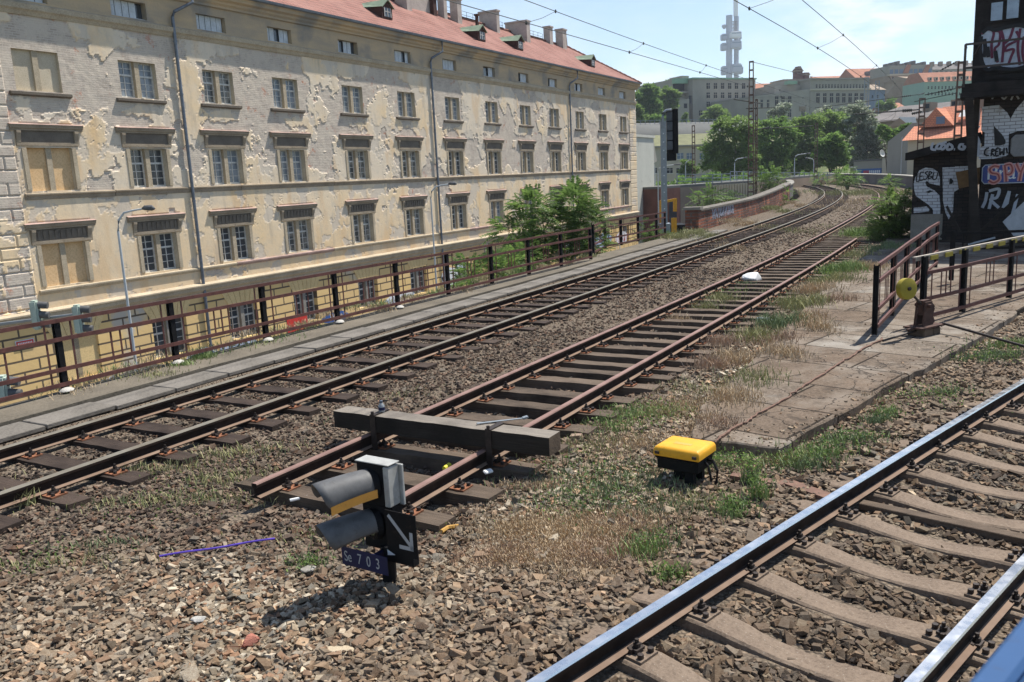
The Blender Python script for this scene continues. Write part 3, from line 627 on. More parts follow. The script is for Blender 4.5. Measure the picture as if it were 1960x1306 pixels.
for i, c in enumerate(CENX):
    inst('window_hood', hm[0], BB, L(c, 4.56)); inst('window_hood', hm[1], BB, L(c, 1.26)); [inst('architrave', q, BB, L(c, z)) for q in arms for z in (3.08, -.18)]; inst('window_sill', sim, BB, L(c, 6.36))
# courses and cornices (swept profiles along the facade)
def course(name, prof, s0, s1, mats, mi=None):
    mb = MB(); mb.prism(prof, s0-40, s1-40, 'y'); return bput(mb, name, mats)
def Lp(pr): return [(x, z+6.16) for x, z in pr]
s = 17.95
while s < 76.8:                                     # string course with broken pieces
    e = min(s+rw.uniform(2.5, 6.5), 76.8); d = rw.uniform(-.012, .012)
    course('string_course', Lp([(0, 2.76), (.05, 2.77), (.07, 2.88+d), (.11, 2.93+d), (.11, 2.97+d), (0, 3.0)]), s, e-.03, M['hoodstone']); s = e
s = 17.95
while s < 76.8:
    e = min(s+rw.uniform(3, 9), 76.8); d = rw.uniform(-.01, .01)
    course('sill_course', Lp([(0, -.46), (.05, -.45), (.11, -.36+d), (.11, -.31+d), (0, -.27)]), s, e-.02, M['redmetal'] if rw.random() < .2 else M['stonetrim']); s = e
course('lower_cornice', Lp([(0, -1.42), (.10, -1.42), (.10, -1.32), (.2, -1.22), (.22, -1.08), (.27, -1.06), (.27, -1.01), (0, -.93)]), S0, S1, M['stonetrim'])
m = NM('stained_attic_render', .92, .1); n = m.noise(1.1, 7, .65, m.vec((1, .35, 1.6))); c = m.mix(m.rng(n, .38, .62), (.52, .39, .245), (.40, .325, .235)); c = m.mix(m.rng(m.noise(.5, 5), .52, .66), c, (.26, .24, .21)); m.col(c)
m.bump(m.noise(9, 4), .012); M['attic'] = m.m
course('upper_ledge', Lp([(0, 8.80), (.05, 8.80), (.10, 8.92), (.16, 8.98), (.17, 9.14), (.0, 9.22)]), S0, S1, M['stonetrim'])
# attic band with openings
AC = [c-.05 for c in CENX]; at_ = MB(); e = S0
for c in AC+[None]:
    nx_ = (c-.78) if c else S1; at_.box(L(e, 9.2, 0), L(nx_, 10.25, -.3)); e = (c+.78) if c else None
for c in AC: at_.box(L(c-.78, 9.2, -.002), L(c+.78, 9.28, -.3)); at_.box(L(c-.78, 9.89, -.002), L(c+.78, 10.25, -.3))
for z in (9.42, 9.74, 10.0): pass
bput(at_, 'attic_wall', M['attic'])
M['board'] = plain('pale_grey_shutter_boards', (.55, .58, .60), .7, .3, 0, .2, 3)
for k, c in enumerate(AC):
    mb = MB(); y = -.76; sl_ = [.29, .31, .30, .31, .30]; mb.box((-.28, -.78, .05), (-.26, .78, .64), 1)
    for j, w in enumerate(sl_):
        if rw.random() < (.10 if k < 6 else .3): y += w; continue
        mb.box((-.2, y+.01, .03), (-.17-.02*rw.random(), y+w-.02, .60)); y += w
    mb.box((-.15, -.78, 0), (-.1, .78, .035)); o = mb.build('attic_window', [M['board'], M['glass']], BB); o.location = L(c, 9.28)
course('main_cornice', Lp([(0, 10.22), (.10, 10.24), (.12, 10.32), (.22, 10.40), (.24, 10.48), (.40, 10.54), (.42, 10.66), (.46, 10.70), (.46, 10.74), (0, 10.74)]), S0, S1+.3, M['attic'])
M['zinc'] = plain('weathered_zinc', (.16, .18, .21), .5, .4, .5, .25, 5)
g = MB(); g.prism(Lp([(.47, 10.70), (.60, 10.72), (.62, 10.82), (.60, 10.82), (.585, 10.74), (.48, 10.73), (.44, 10.84), (.42, 10.83)]), S0-40, S1-40+.3, 'y'); bput(g, 'gutter', M['zinc'])
# downpipes
for k, (s_, zb) in enumerate(((24.97, -6.0), (43.37, -6.0), (63.07, -6.))):
    mb = MB(); pts = [L(s_+.75, 10.72, .52), L(s_+.75, 10.15, .52), L(s_+.1, 9.75, .16), L(s_, 9.55, .13), L(s_, zb, .13)]; mb.tube(pts, .065, 10)
    for z in (8.6, 6.6, 4.6, 2.4, .4, -1.6, -3.6): mb.tube([L(s_, z, .13), L(s_, z+.05, .13)], .08, 10)
    bput(mb, 'downpipe', M['zinc'], smooth=True)
# --- ground floor: ochre rusticated blocks
m = NM('ochre_rusticated_stucco', .9, .15); sep = m.n.new('ShaderNodeSeparateXYZ'); m.l.new(m.tc.outputs['Object'], sep.inputs[0]); cmb = m.n.new('ShaderNodeCombineXYZ'); m.l.new(sep.outputs[1], cmb.inputs[0]); m.l.new(sep.outputs[2], cmb.inputs[1])
bk = m.brick((.76, .53, .22), (.68, .48, .23), (.10, .075, .05), 1., 1.15, .40, .034, cmb.outputs[0]); n = m.noise(.8, 6, .7)
c = m.mix(m.rng(m.noise(.35, 5), .6, .66), bk.outputs[0], (.50, .45, .37)); c = m.mix(m.rng(n, .5, .8, 0, .6), c, (.6, .42, .2)); c = m.mix(bk.outputs['Fac'], c, (.13, .10, .07)); m.col(c)
m.bump(m.math('SUBTRACT', m.math('MULTIPLY', m.noise(10, 4), .15), bk.outputs['Fac']), .05); M['ochre'] = m.m
gf = MB(); e = S0; GZ0, GZ1 = -3.62, -2.10
for c in CENX+[None]:
    nx_ = (c-HW) if c else S1; gf.box(L(e, -6.3, .03), L(nx_, -1.36, -.3)); e = (c+HW) if c else None
for i, c in enumerate(CENX): gf.box(L(c-HW, GZ1, .028), L(c+HW, -1.36, -.3)); gf.box(L(c-HW, -6.3, .028), L(c+HW, GZ0, -.3))
bput(gf, 'ground_floor_wall', M['ochre'])
fr, gl, mu, rv = window_meshes(2*HW, 1.52, 2, 3); fme, gme, mme = proto(fr, 'window', M['wframe']), proto(gl, 'pane', M['glass']), proto(mu, 'mullion', M['conc_grey'])
vo = MB()
for k in range(-3, 4):
    a0, a1 = (k-.46)*.24, (k+.46)*.24; vo.add([(.028, a0, 0), (.028, a1, 0), (.028, a1*1.45, .62), (.028, a0*1.45, .62), (.055, a0, 0), (.055, a1, 0), (.055, a1*1.45, .62), (.055, a0*1.45, .62)],
        [(4, 5, 6, 7), (0, 4, 7, 3), (1, 2, 6, 5), (0, 1, 5, 4), (3, 7, 6, 2)])
M['ochre_plain'] = concrete('ochre_stucco', (.58, .42, .20), (.74, .55, .27), 1.1); vom = proto(vo, 'voussoirs', M['ochre_plain'])
bl = MB(); bl.box((-.1, -HW, 0), (-.05, HW, 1.52)); blm = proto(bl, 'blind_window', M['ochre_plain'])
for i, c in enumerate(CENX):
    if i < 3 and i != 99:
        o = inst('blind_window', blm, BB, L(c, GZ0))
    else: o = inst('window', fme, BB, L(c, GZ0)); inst('pane', gme, o)
    inst('mullion', mme, o); inst('voussoirs', vom, BB, L(c, -2.08))
# graffiti and chalky patches low on the ground floor
def blob_outline(rn, w, h, n=26, j=.18):
    return [(w/2*math.cos(a)*(1+rn.uniform(-j, j)), h/2*math.sin(a)*(1+rn.uniform(-j, j))) for a in [2*math.pi*k/n for k in range(n)]]
def stroke(mb, pts, w, off, ax, mi=0, n=7):
    """flat painted stroke through 2D points, placed by ax(u, v, off)"""
    P = [Vector(p) for p in pts]; Q = []
    for i in range(len(P)-1):
        p0, p1, p2, p3 = P[max(i-1, 0)], P[i], P[i+1], P[min(i+2, len(P)-1)]
        for k in range(n): t = k/n; Q.append(.5*((2*p1)+(p2-p0)*t+(2*p0-5*p1+4*p2-p3)*t*t+(3*p1-p0-3*p2+p3)*t**3))
    Q.append(P[-1]); vs = []
    for i, p in enumerate(Q):
        d = (Q[min(i+1, len(Q)-1)]-Q[max(i-1, 0)]).normalized(); nn = Vector((-d.y, d.x))*w/2; vs += [ax(*(p+nn), off), ax(*(p-nn), off)]
    mb.add(vs, [(2*i, 2*i+1, 2*i+3, 2*i+2) for i in range(len(Q)-1)], mi)
for nm, c in (('white', (.72, .72, .72)), ('black', (.012, .012, .014)), ('blue', (.03, .10, .32)), ('red', (.55, .04, .03)), ('pink', (.55, .28, .26)), ('lilac', (.42, .48, .60)), ('yellow', (.75, .5, .03)), ('teal', (.05, .35, .36)), ('maroon', (.12, .02, .05)), ('silver', (.42, .45, .50))):
    M['p_'+nm] = plain('paint_'+nm, c, .55, .3, 0, .10, 5)
rg = random.Random(11)
gmat = [M['p_white'], M['p_black'], M['p_blue'], M['p_red'], M['p_teal'], M['p_lilac'], M['conc_grey']]
def wallgraf(name, s, z, w, h, base, ink, seed):
    rn = random.Random(seed); mb = MB(); P = lambda u, v, o: L(s+u, z+v, .034+o)
    if base is not None:
        o_ = blob_outline(rn, w, h, 22, .12); mb.add([P(a, b, 0) for a, b in o_], [tuple(range(len(o_)))], base)
    k = max(3, int(w/.45))
    for i in range(k):
        u = -w/2+w*(i+.5)/k; r = h*.28
        pts = [(u+rn.uniform(-r, r)*.7, rn.uniform(-r, r)*1.2) for _ in range(rn.randint(4, 6))]; stroke(mb, pts, .05, .004+.0004*i, P, ink)
    return mb.build(name, gmat, BB)
for a in (('graffiti', 19.9, -4.05, 1.1, .7, None, 0, 1), ('graffiti', 21.6, -4.1, 2.6, .65, 6, 0, 2), ('graffiti', 24.6, -3.95, 1.7, .7, 0, 2, 3), ('graffiti', 26.6, -3.95, 2.3, .6, 5, 1, 4), ('graffiti', 33.2, -3.75, 2., .55, 2, 0, 6), ('graffiti', 38.9, -3.6, 2.8, .6, 0, 5, 7), ('graffiti', 44.2, -3.1, 2.1, 1.2, 0, 1, 8), ('graffiti', 45.4, -2.6, .8, .35, 0, 4, 12), ('graffiti', 63, -3., 4, 1., 0, 4, 9), ('graffiti', 69, -3., 5, 1.2, 5, 2, 10), ('graffiti', 74, -3.1, 3, 1.2, 0, 3, 13)): wallgraf(*a)
mb = MB(); mb.box(L(29.7, -3.95, .035), L(31.1, -3.25, .05)); bput(mb, 'red_panel', M['p_red'])
# --- roof with chimneys and dormers
m = NM('red_roof_tiles', .85, .2); sep = m.n.new('ShaderNodeSeparateXYZ'); m.l.new(m.tc.outputs['Object'], sep.inputs[0]); cmb = m.n.new('ShaderNodeCombineXYZ'); m.l.new(sep.outputs[1], cmb.inputs[0]); m.l.new(sep.outputs[2], cmb.inputs[1])
bk = m.brick((.30, .125, .095), (.235, .10, .078), (.09, .045, .035), 1., .25, .22, .03, cmb.outputs[0]); c = m.mix(m.rng(m.noise(.5, 7, .65), .35, .7), bk.outputs[0], (.32, .165, .13)); c = m.mix(m.rng(m.noise(3.5, 6, .7), .5, .72), c, (.22, .12, .095)); m.col(c)
m.bump(m.math('SUBTRACT', m.noise(6, 4), bk.outputs['Fac']), .05); M['tile'] = m.m
RB, RZ = 4.6, 14.05
def roofpt(s, t): return (.5-t*(RB+.5), s-40, 10.80+6.16+t*(RZ-10.80))   # t 0 eave .. 1 ridge
rf = MB(); N = 120
es, rs = S1+.5, S1+.5-RB-.5
a0, a1, b0, b1 = roofpt(S0, 0), roofpt(es, 0), roofpt(S0, 1), roofpt(rs, 1); c1 = (.5-2*(RB+.5), es-40, a1[2]); c0 = (.5-2*(RB+.5), S0-40, a1[2])
rf.add([a0, a1, b0, b1, c0, c1], [(0, 1, 3, 2), (1, 5, 3), (2, 3, 5, 4), (0, 2, 4), (0, 4, 5, 1)]); roof = bput(rf, 'roof', M['tile'])
rc = MB()
for i in range(int((rs-S0)/.4)): p = roofpt(S0+i*.4, 1); rc.tube([(p[0], p[1], p[2]+.02), (p[0], p[1]+.39, p[2]+.05)], .1, 6)
pa_, pb_ = Vector(a1), Vector(b1)
for i in range(16): q0, q1 = pa_.lerp(pb_, i/16), pa_.lerp(pb_, (i+.97)/16); rc.tube([q0+Vector((0, 0, .01)), q1+Vector((0, 0, .05))], .09, 6)
rc.build('ridge_tiles', M['tile'], roof)
M['chim'] = concrete('sooty_chimney_render', (.30, .25, .22), (.50, .44, .39), 2.); M['copper'] = plain('green_copper_sheet', (.20, .25, .17), .6, .3, .2, .2, 3); M['darkwood'] = plain('dark_brown_boards', (.07, .035, .028), .85, .2, 0, .3, 5)
def chimney(s, t, w, d, h, red=False):
    p = roofpt(s, t); mb = MB(); mb.box((p[0]-d/2, p[1]-w/2, p[2]-.9), (p[0]+d/2, p[1]+w/2, p[2]+h)); mb.box((p[0]-d/2-.06, p[1]-w/2-.06, p[2]+h), (p[0]+d/2+.06, p[1]+w/2+.06, p[2]+h+.12))
    mb.build('chimney', M['darkwood'] if red else M['chim'], roof)
for a in ((37, .93, .6, .6, 1.5), (45.2, .92, .5, .6, 1.0), (46.9, .86, .55, .9, .95), (49., .95, 2.3, .7, 1.1), (50.3, .86, .4, .4, .9, True), (51.5, .86, .4, .5, 1.6), (52.9, .82, .55, .6, 1.35), (58.7, .94, .45, 1.5, 1.05), (62.9, .90, .6, 1.9, .95), (69.3, .97, .6, .6, 1.2), (71.5, .93, .8, .7, 1.35), (55.4, .78, .18, .18, .8, True)): chimney(*a)
def dormer(s, t=.30):
    p = roofpt(s, t); mb = MB(); w, h, d = .48, .62, 1.35; x0, y, z = p[0]+.25, p[1], p[2]-.12
    mb.box((x0-d, y-w, z), (x0, y+w, z+h), 0); mb.box((x0, y-w*.62, z+.1), (x0+.02, y+w*.62, z+h-.04), 2)
    o = mb.build('dormer', [M['darkwood'], M['copper'], M['glass']], roof)
    g = MB(); zt_ = z+h; g.add([(x0+.12, y-w-.12, zt_-.05), (x0+.12, y, zt_+.42), (x0+.12, y+w+.12, zt_-.05), (x0-1.7, y-w-.12, zt_+.1), (x0-1.9, y, zt_+.42), (x0-1.7, y+w+.12, zt_+.1),
        (x0+.12, y-w-.12, zt_-.1), (x0+.12, y, zt_+.36), (x0+.12, y+w+.12, zt_-.1)], [(0, 1, 4, 3), (1, 2, 5, 4), (0, 6, 7, 1), (1, 7, 8, 2)]); g.build('dormer_roof', M['copper'], o)
    f = MB(); f.box((x0+.02, y-.02, z+.12), (x0+.045, y+.02, z+h-.06)); f.box((x0+.02, y-.3, z+.36), (x0+.045, y+.3, z+.39)); f.box((x0+.02, y-.31, z+.1), (x0+.05, y-.27, z+h-.04)); f.box((x0+.02, y+.27, z+.1), (x0+.05, y+.31, z+h-.04)); f.build('dormer_frame', M['wframe'], o)
    q = MB(); q.add([(x0, y-w, zt_), (x0, y+w, zt_), (x0, y, zt_+.36), (x0-.04, y-w, zt_), (x0-.04, y+w, zt_), (x0-.04, y, zt_+.36)], [(0, 1, 2), (3, 5, 4), (0, 2, 5, 3), (1, 4, 5, 2)]); q.build('dormer_gable', M['darkwood'], o)
for s_ in (29., 40.7, 51.2, 56.7, 70.2): dormer(s_)
# roof walkway railing on the ridge
rl = MB()
for i in range(22):
    s_ = 53.2+i*.9
    if 57.5 < s_ < 59 or 61.5 < s_ < 63.5 or s_ > 68.5: continue
    p = roofpt(s_, 1); rl.bar((p[0], p[1], p[2]), (p[0], p[1], p[2]+.55), .02)
for a, b in ((53.2, 57.3), (63.6, 68.4), (59.2, 61.4)):
    for h in (.3, .55): pa_, pb_ = roofpt(a, 1), roofpt(b, 1); rl.bar((pa_[0], pa_[1], pa_[2]+h), (pb_[0], pb_[1], pb_[2]+h), .02)
    rl.bar((pa_[0], pa_[1], pa_[2]+.12), (pb_[0], pb_[1], pb_[2]+.12), .22, .04)
rl.build('ridge_walkway', M['steel_dark'], roof)
# far end wall, seen obliquely, plus the small finial
fin = MB(); p = roofpt(rs-.3, 1.); fin.tube([(p[0], p[1], p[2]), (p[0], p[1], p[2]+.9)], .07, 6, r2=.01); fin.build('finial', M['steel_dark'], roof)
# neighbour: plain pale gable wall beyond the old building
# ============================================================ near objects
def plainc(n, c, **k): M[n] = plain(n, c, **k); return M[n]
plainc('black_paint', (.008, .008, .009), rough=.7, spec=.15, var=.3); plainc('rust_brown_paint', (.105, .042, .034), rough=.7, var=.35, sc=8, bump=.001); plainc('rail_brown_light', (.17, .075, .055), rough=.7, var=.3, sc=9)
plainc('light_grey_paint', (.33, .33, .31), rough=.6, var=.25, sc=7); plainc('hood_grey', (.10, .10, .10), rough=.55, spec=.25, var=.25, sc=9); plainc('orange_tape', (.62, .30, .06), rough=.6, var=.12)
plainc('navy_plate', (.008, .011, .05), rough=.6, spec=.3, var=.2); plainc('letter_grey', (.33, .35, .37), rough=.6, var=.1); plainc('yellow_cast', (.66, .33, .02), rough=.5, var=.12, sc=7); plainc('yellow_old', (.30, .24, .025), rough=.6, var=.25, sc=5)
plainc('white_plastic', (.70, .70, .68), rough=.5, var=.08); plainc('limewash', (.42, .40, .36), rough=.9, var=.12, sc=9, bump=.01); plainc('galv', (.26, .29, .31), rough=.45, metal=.4, var=.12, sc=6)
plainc('blue_paint', (.03, .10, .30), rough=.4, spec=.5, var=.1); plainc('sign_white', (.62, .64, .66), rough=.5, var=.06)
def text(name, s, size, mat, parent, M4, depth=.002, spacing=1., narrow=1., align='LEFT'):
    cu = bpy.data.curves.new('t', 'FONT'); cu.body = s; cu.size = size; cu.extrude = depth; cu.space_character = spacing; cu.align_x = align
    o = bpy.data.objects.new('t', cu); COL.objects.link(o); bpy.context.view_layer.update()
    me = bpy.data.meshes.new_from_object(o); bpy.data.objects.remove(o); bpy.data.curves.remove(cu); me.name = name; me.materials.clear(); me.materials.append(mat)
    me.transform(M4 @ Matrix.Diagonal((narrow, 1, 1, 1))); o = bpy.data.objects.new(name, me); COL.objects.link(o); o.parent = parent; return o
def plane_M(o, x, z):                                # text plane: x along, z up
    x = Vector(x).normalized(); z = Vector(z).normalized(); n = x.cross(z); m_ = Matrix((x, z, n)).transposed().to_4x4(); m_.translation = Vector(o); return m_
# --- left fence: dark posts, four rust-brown rails, thin bars
def fence(pts, label, h=1.04, rmat='rust_brown_paint', first=None, name='metal_fence', end_post=True, trip=True, mats=None, zs=(.09, .31, .75, 1.02), feet=(), zb=-.03):
    T = empty(name, (pts[0][0], pts[0][1], zb), label=label, cat='fence'); off = Vector((pts[0][0], pts[0][1], zb)); P = [Vector((x, y, 0)) for x, y in pts]
    for i, p in enumerate(P):
        if i == len(P)-1 and not end_post: break
        d = (P[min(i+1, len(P)-1)]-P[max(i-1, 0)]).normalized(); n = Vector((d.y, -d.x, 0)); mb = MB(); q = p-off
        mb.bar(q+n*.035, q+n*.035+Vector((0, 0, h)), .085, .008, up=n); mb.bar(q-n*.035, q-n*.035+Vector((0, 0, h)), .085, .008, up=n); mb.bar(q, q+Vector((0, 0, h-.02)), .007, .068, up=n)
        mb.build('post', M['black_paint'], T)
    for i in range(len(P)-1):
        a, b = P[i]-off, P[i+1]-off; d = (b-a).normalized(); n = Vector((d.y, -d.x, 0))
        for z in zs:
            mb = MB(); o_ = n*.05; mb.bar(a+o_+Vector((0, 0, z)), b+o_+Vector((0, 0, z)), .012, .058); mb.bar(a+n*.028+Vector((0, 0, z+.022)), b+n*.028+Vector((0, 0, z+.022)), .04, .006); mb.build('fence_rail', M[rmat], T)
        L_ = (b-a).length; bars = [(.2, zs[0], zs[-1]), (L_-.2, zs[0], zs[-1])]+([(L_*.5+k*.16, zs[1], zs[2]) for k in (-1, 0, 1)] if trip else [])
        for s, z0, z1 in bars:
            mb = MB(); q = a+d*s+n*.03; mb.bar(q+Vector((0, 0, z0)), q+Vector((0, 0, z1)), .028, .01, up=n); mb.build('fence_bar', M[rmat], T)
    for i in feet:
        mb = MB(); q = P[i]-off; mb.lathe([(.13, 0), (.12, .02), (.08, .045), (.03, .055)], 9); f = mb.build('footing', M['limewash'], T, smooth=True); f.location = q+Vector((.05, -.06, 0)); f.scale = (.75, .95, .8)
    return T
fp = [(-8.43, 8.75), (-7.49, 10.44), (-6.55, 12.13), (-5.56, 13.81), (-4.55, 15.55), (-3.55, 17.25), (-2.52, 18.93), (-1.49, 20.63), (-.45, 22.42), (.58, 24.12), (1.62, 25.92), (2.69, 27.62)]
fence(fp, 'long rusty brown metal fence with black posts along the far side of the tracks', feet=(2, 3, 4, 5, 6))
fence([(2.95, 29.3), (3.62, 31.5), (4.35, 32.55), (5.22, 33.95), (6.2, 35.4), (6.7, 36.2)], 'shorter set-back rusty fence between the leafy shrub and the tall signal mast', zs=(.09, .36, .78, 1.0), trip=True)
# --- right fences
fence([(5.76, 13.25), (6.75, 14.85), (7.75, 16.5), (8.75, 18.1), (9.75, 19.75), (10.75, 21.3)], 'rusty fence running away along the platform, left of the yellow lever weight', h=1.12, zs=(.14, .42, .86, 1.12), trip=True, zb=-.075)
fr_ = fence([(6.93, 14.1), (8.02, 14.88), (9.59, 16.15), (11.15, 17.4), (12.7, 18.65)], 'fence across the platform with a pale top rail carrying yellow blocks', h=1.12, zs=(.10, .40, .84), trip=True, zb=-.075)
mb = MB(); off = Vector((6.93, 14.1, -.075)); a, b = Vector((6.75, 14.1, 1.10)), Vector((12.7, 18.68, 1.14)); mb.bar(a-off, b-off, .06, .02); mb.bar(a-off+Vector((.02, -.02, -.03)), b-off+Vector((.02, -.02, -.03)), .01, .06); mb.build('top_rail', M['sign_white'] if False else plainc('pale_dusty_rail', (.33, .29, .24), rough=.8, var=.2), fr_)
d = (b-a).normalized()
for i in range(13):
    q = a-off+d*(.42+i*.52)+Vector((.045, -.055, -.045)); mb = MB(); mb.bar(q, q+d*.26, .015, .075); mb.build('yellow_block', M['yellow_old'], fr_)
# inner pair of rails by the lever (short run standing behind)
fence([(9.9, 18.9), (11.6, 18.6), (13.3, 18.3), (15.5, 17.9)], 'black fence in front of the graffiti covered signal cabin', h=1.1, rmat='black_paint', zs=(.7, 1.05), trip=False, zb=-.075)
# --- dwarf signal
SR, SA = Vector((.84, -.54, 0)), Vector((.54, .84, 0)); SO = Vector((-1.02, 5.93, -.22))
sg_ = empty('shunting_signal', SO, math.atan2(SR.y, SR.x), 'low two-lamp shunting signal with black hoods, blue number plate and white arrow', 'signal')
def zb_(mb, name, mat, **k): return mb.build(name, mat, sg_, **k)
z0 = .22
mb = MB(); mb.tube([(0, .03, -.15), (0, .03, .3)], .055, 12); mb.lathe([(.13, -.14), (.13, -.10), (.07, -.08)], 8, (0, .03, 0)); zb_(mb, 'mast_foot', M['black_paint'])
mb = MB(); mb.box((-.19, -.0, z0+.05), (.10, .12, z0+.40)); mb.box((-.205, -.012, z0+.40), (.054, .105, z0+.72)); mb.box((-.03, .0, z0+.0), (.20, .10, z0+.05)); zb_(mb, 'lamp_housing', M['black_paint'], bevel=.006)
mb = MB(); mb.box((.055, -.02, z0+.405), (.105, .10, z0+.71)); mb.box((.06, .10, z0+.39), (.135, .125, z0+.705)); o = zb_(mb, 'grey_case', M['light_grey_paint'], bevel=.005)
mb = MB(); mb.box((-.21, -.02, z0+.722), (.11, .11, z0+.73)); zb_(mb, 'top_cover', M['light_grey_paint'], bevel=.002)
hd = Vector((-.43, -.90, -.0)).normalized()
for k, zc in ((0, .56), (1, .25)):
    c = Vector((-.075, -.0, z0+zc)); mb = MB(); mb.tube([c-hd*.02, c+hd*.03], .118, 24); ln = MB(); ln.tube([c+hd*.03, c+hd*.035], .085, 20)
    o = zb_(mb, 'lamp_ring', M['black_paint'], smooth=True); ln.build('lens', NM('signal_lens', .1, .7).col((.02, .025, .03)).m, o)
    for j in range(8): bb = MB(); a_ = j*math.pi/4+.3; sx_ = hd.cross(Vector((0, 0, 1))).normalized(); q_ = c+hd*.03+sx_*(.104*math.cos(a_))+Vector((0, 0, .104*math.sin(a_))); bb.tube([q_, q_+hd*.012], .008, 6); bb.build('ring_bolt', M['steel_dark'], o)
    hx, hz = hd.cross(Vector((0, 0, 1))).normalized(), Vector((0, 0, 1)); vs = []; fs = []; NA, NL = 22, 8; L_ = .44
    for i in range(NL+1):
        t = i/NL; rad = .112+.018*t; dr = -.03*t*t-.01*t
        for j in range(NA+1):
            a = R(-8+200*j/NA); cut = 1-.30*max(0, -math.sin(a)+.05)-.10*(1-abs(math.sin(a)))
            p = c+hd*(L_*t*cut)+hx*(rad*math.cos(a))+hz*(rad*math.sin(a)+dr); vs.append(p)
    for i in range(NL):
        for j in range(NA): q = i*(NA+1)+j; fs.append((q, q+1, q+NA+2, q+NA+1))
    mb = MB(); mb.add(vs, fs); o = zb_(mb, 'hood', M['hood_grey'], smooth=True, fix=False); sm = o.modifiers.new('s', 'SOLIDIFY'); sm.thickness = .004
    if k == 0:
        tp = MB(); pv = []
        for i in range(NL+1):
            t = i/NL*.96+.02; rad = .112+.018*t+.004; dr = -.03*t*t-.01*t
            for dn in (.012, -.02, -.052): a = R(191); pv.append(c+hd*(L_*t*.86)+hx*(rad*math.cos(a)-.003)+hz*(rad*math.sin(a)+dr+dn))
        tp.add(pv, [(3*i+k, 3*i+k+1, 3*i+k+4, 3*i+k+3) for i in range(NL) for k in (0, 1)]); tp.build('reflective_strip', M['orange_tape'], o, fix=False)
mb = MB(); mb.box((.105, -.085, z0+.09), (.385, -.078, z0+.42)); mb.box((.06, -.08, z0+.02), (.34, -.02, z0+.12)); ap = zb_(mb, 'arrow_plate', M['black_paint'])
am = MB()
def aq(*pts): am.add([(x, -.087, z0+z) for x, z in pts], [tuple(range(len(pts)))])
ax0, az0, ax1, az1 = .135, .385, .345, .165; dx, dz_ = ax1-ax0, az1-az0; ln_ = math.hypot(dx, dz_); ux, uz = dx/ln_, dz_/ln_; nx, nz_2 = -uz, ux
aq((ax0+nx*.014, az0+nz_2*.014), (ax0-nx*.014, az0-nz_2*.014), (ax1-nx*.014, az1-nz_2*.014), (ax1+nx*.014, az1+nz_2*.014))
aq((.352, .145), (.352, .285), (.322, .285), (.322, .145)); aq((.352, .145), (.352, .175), (.222, .175), (.222, .145)); am.build('arrow', M['letter_grey'], ap, fix=False)
tr = MB(); tr.add([(.105, -.088, z0+.115), (.18, -.088, z0+.085), (.105, -.088, z0+.07)], [(0, 1, 2)]); tr.build('white_mark', M['sign_white'], ap, fix=False)
mb = MB(); mb.box((-.26, -.185, z0-.035), (.18, -.178, z0+.105)); mb.box((-.02, -.178, z0+.0), (.02, 0, z0+.06)); npl = zb_(mb, 'number_plate', M['navy_plate'])
text('plate_lettering', 'Se', .115, M['letter_grey'], npl, plane_M((-.235, -.187, z0+.0), (1, 0, 0), (0, 0, 1)), .0005, .95, .72)
for i, ch in enumerate('703'): text('plate_lettering', ch, .115, M['letter_grey'], npl, plane_M((-.105+.088*i, -.187, z0+.0), (1, 0, 0), (0, 0, 1)), .0005, 1., .72)
# --- yellow-lidded track box
q = Vector((1.6, 7.78, -.24)); yb = empty('point_heater_box', q, math.atan2(-.6, .8), 'yellow-lidded black box on short legs in the ballast at the platform end', 'track box')
mb = MB(); mb.prism([(-.235, -.20), (.235, -.20), (.24, -.17), (.24, .18), (.2, .205), (-.2, .205), (-.24, .18), (-.24, -.17)], .335, .365); mb.prism([(-.19, -.15), (.19, -.15), (.19, .15), (-.19, .15)], .36, .395)
mb.prism([(-.225, -.19), (.225, -.19), (.225, .19), (-.225, .19)], .30, .34)
mb = MB(); n0 = 0
prof = [(.30, 1.), (.345, 1.), (.37, .965), (.392, .86), (.400, .7)]; vs = []
for z, k in prof:
    for x, y in [(-.235, -.20), (.235, -.20), (.235, .20), (-.235, .20)]:
        sx, sy = math.copysign(1, x), math.copysign(1, y); e = .235*(1-k)*.55; vs.append((x-sx*e, y-sy*e, z))
mb.add(vs, [(i*4+j, i*4+(j+1) % 4, i*4+4+(j+1) % 4, i*4+4+j) for i in range(4) for j in range(4)]+[(16, 17, 18, 19), (3, 2, 1, 0)]); lid = mb.build('lid', M['yellow_cast'], yb, bevel=.008, smooth=True)
mb = MB(); mb.box((-.09, -.06, .4005), (.09, -.0, .4015)); mb.build('lid_sticker', M['orange_tape'], lid)
for x in (-.19, .19):
    mb = MB(); mb.box((x-.02, -.215, .325), (x+.02, -.20, .352)); mb.build('lid_clip', M['steel_dark'], lid)
mb = MB(); mb.prism([(-.21, -.17), (.21, -.17), (.21, .17), (-.21, .17)], .17, .298); mb.prism([(-.225, -.19), (.225, -.19), (.225, .19), (-.225, .19)], .275, .299); mb.build('lower_case', M['black_paint'], yb, bevel=.01)
for x, y in ((.1, -.1), (.1, .1), (-.06, 0)): mb = MB(); mb.box((x-.045, y-.03, -.08), (x+.045, y+.03, .18)); mb.build('leg', M['black_paint'], yb)
mb = MB(); mb.tube([(.2, .05, .25), (.27, .03, .26), (.33, 0, .18), (.33, -.02, .08), (.29, -.03, -.02), (.24, -.03, -.08)], .014, 8); mb.tube([(.2, .0, .25), (.25, -.03, .22), (.29, -.05, .1), (.27, -.06, -.05)], .012, 8); mb.build('cable', M['black_paint'], yb, smooth=True)
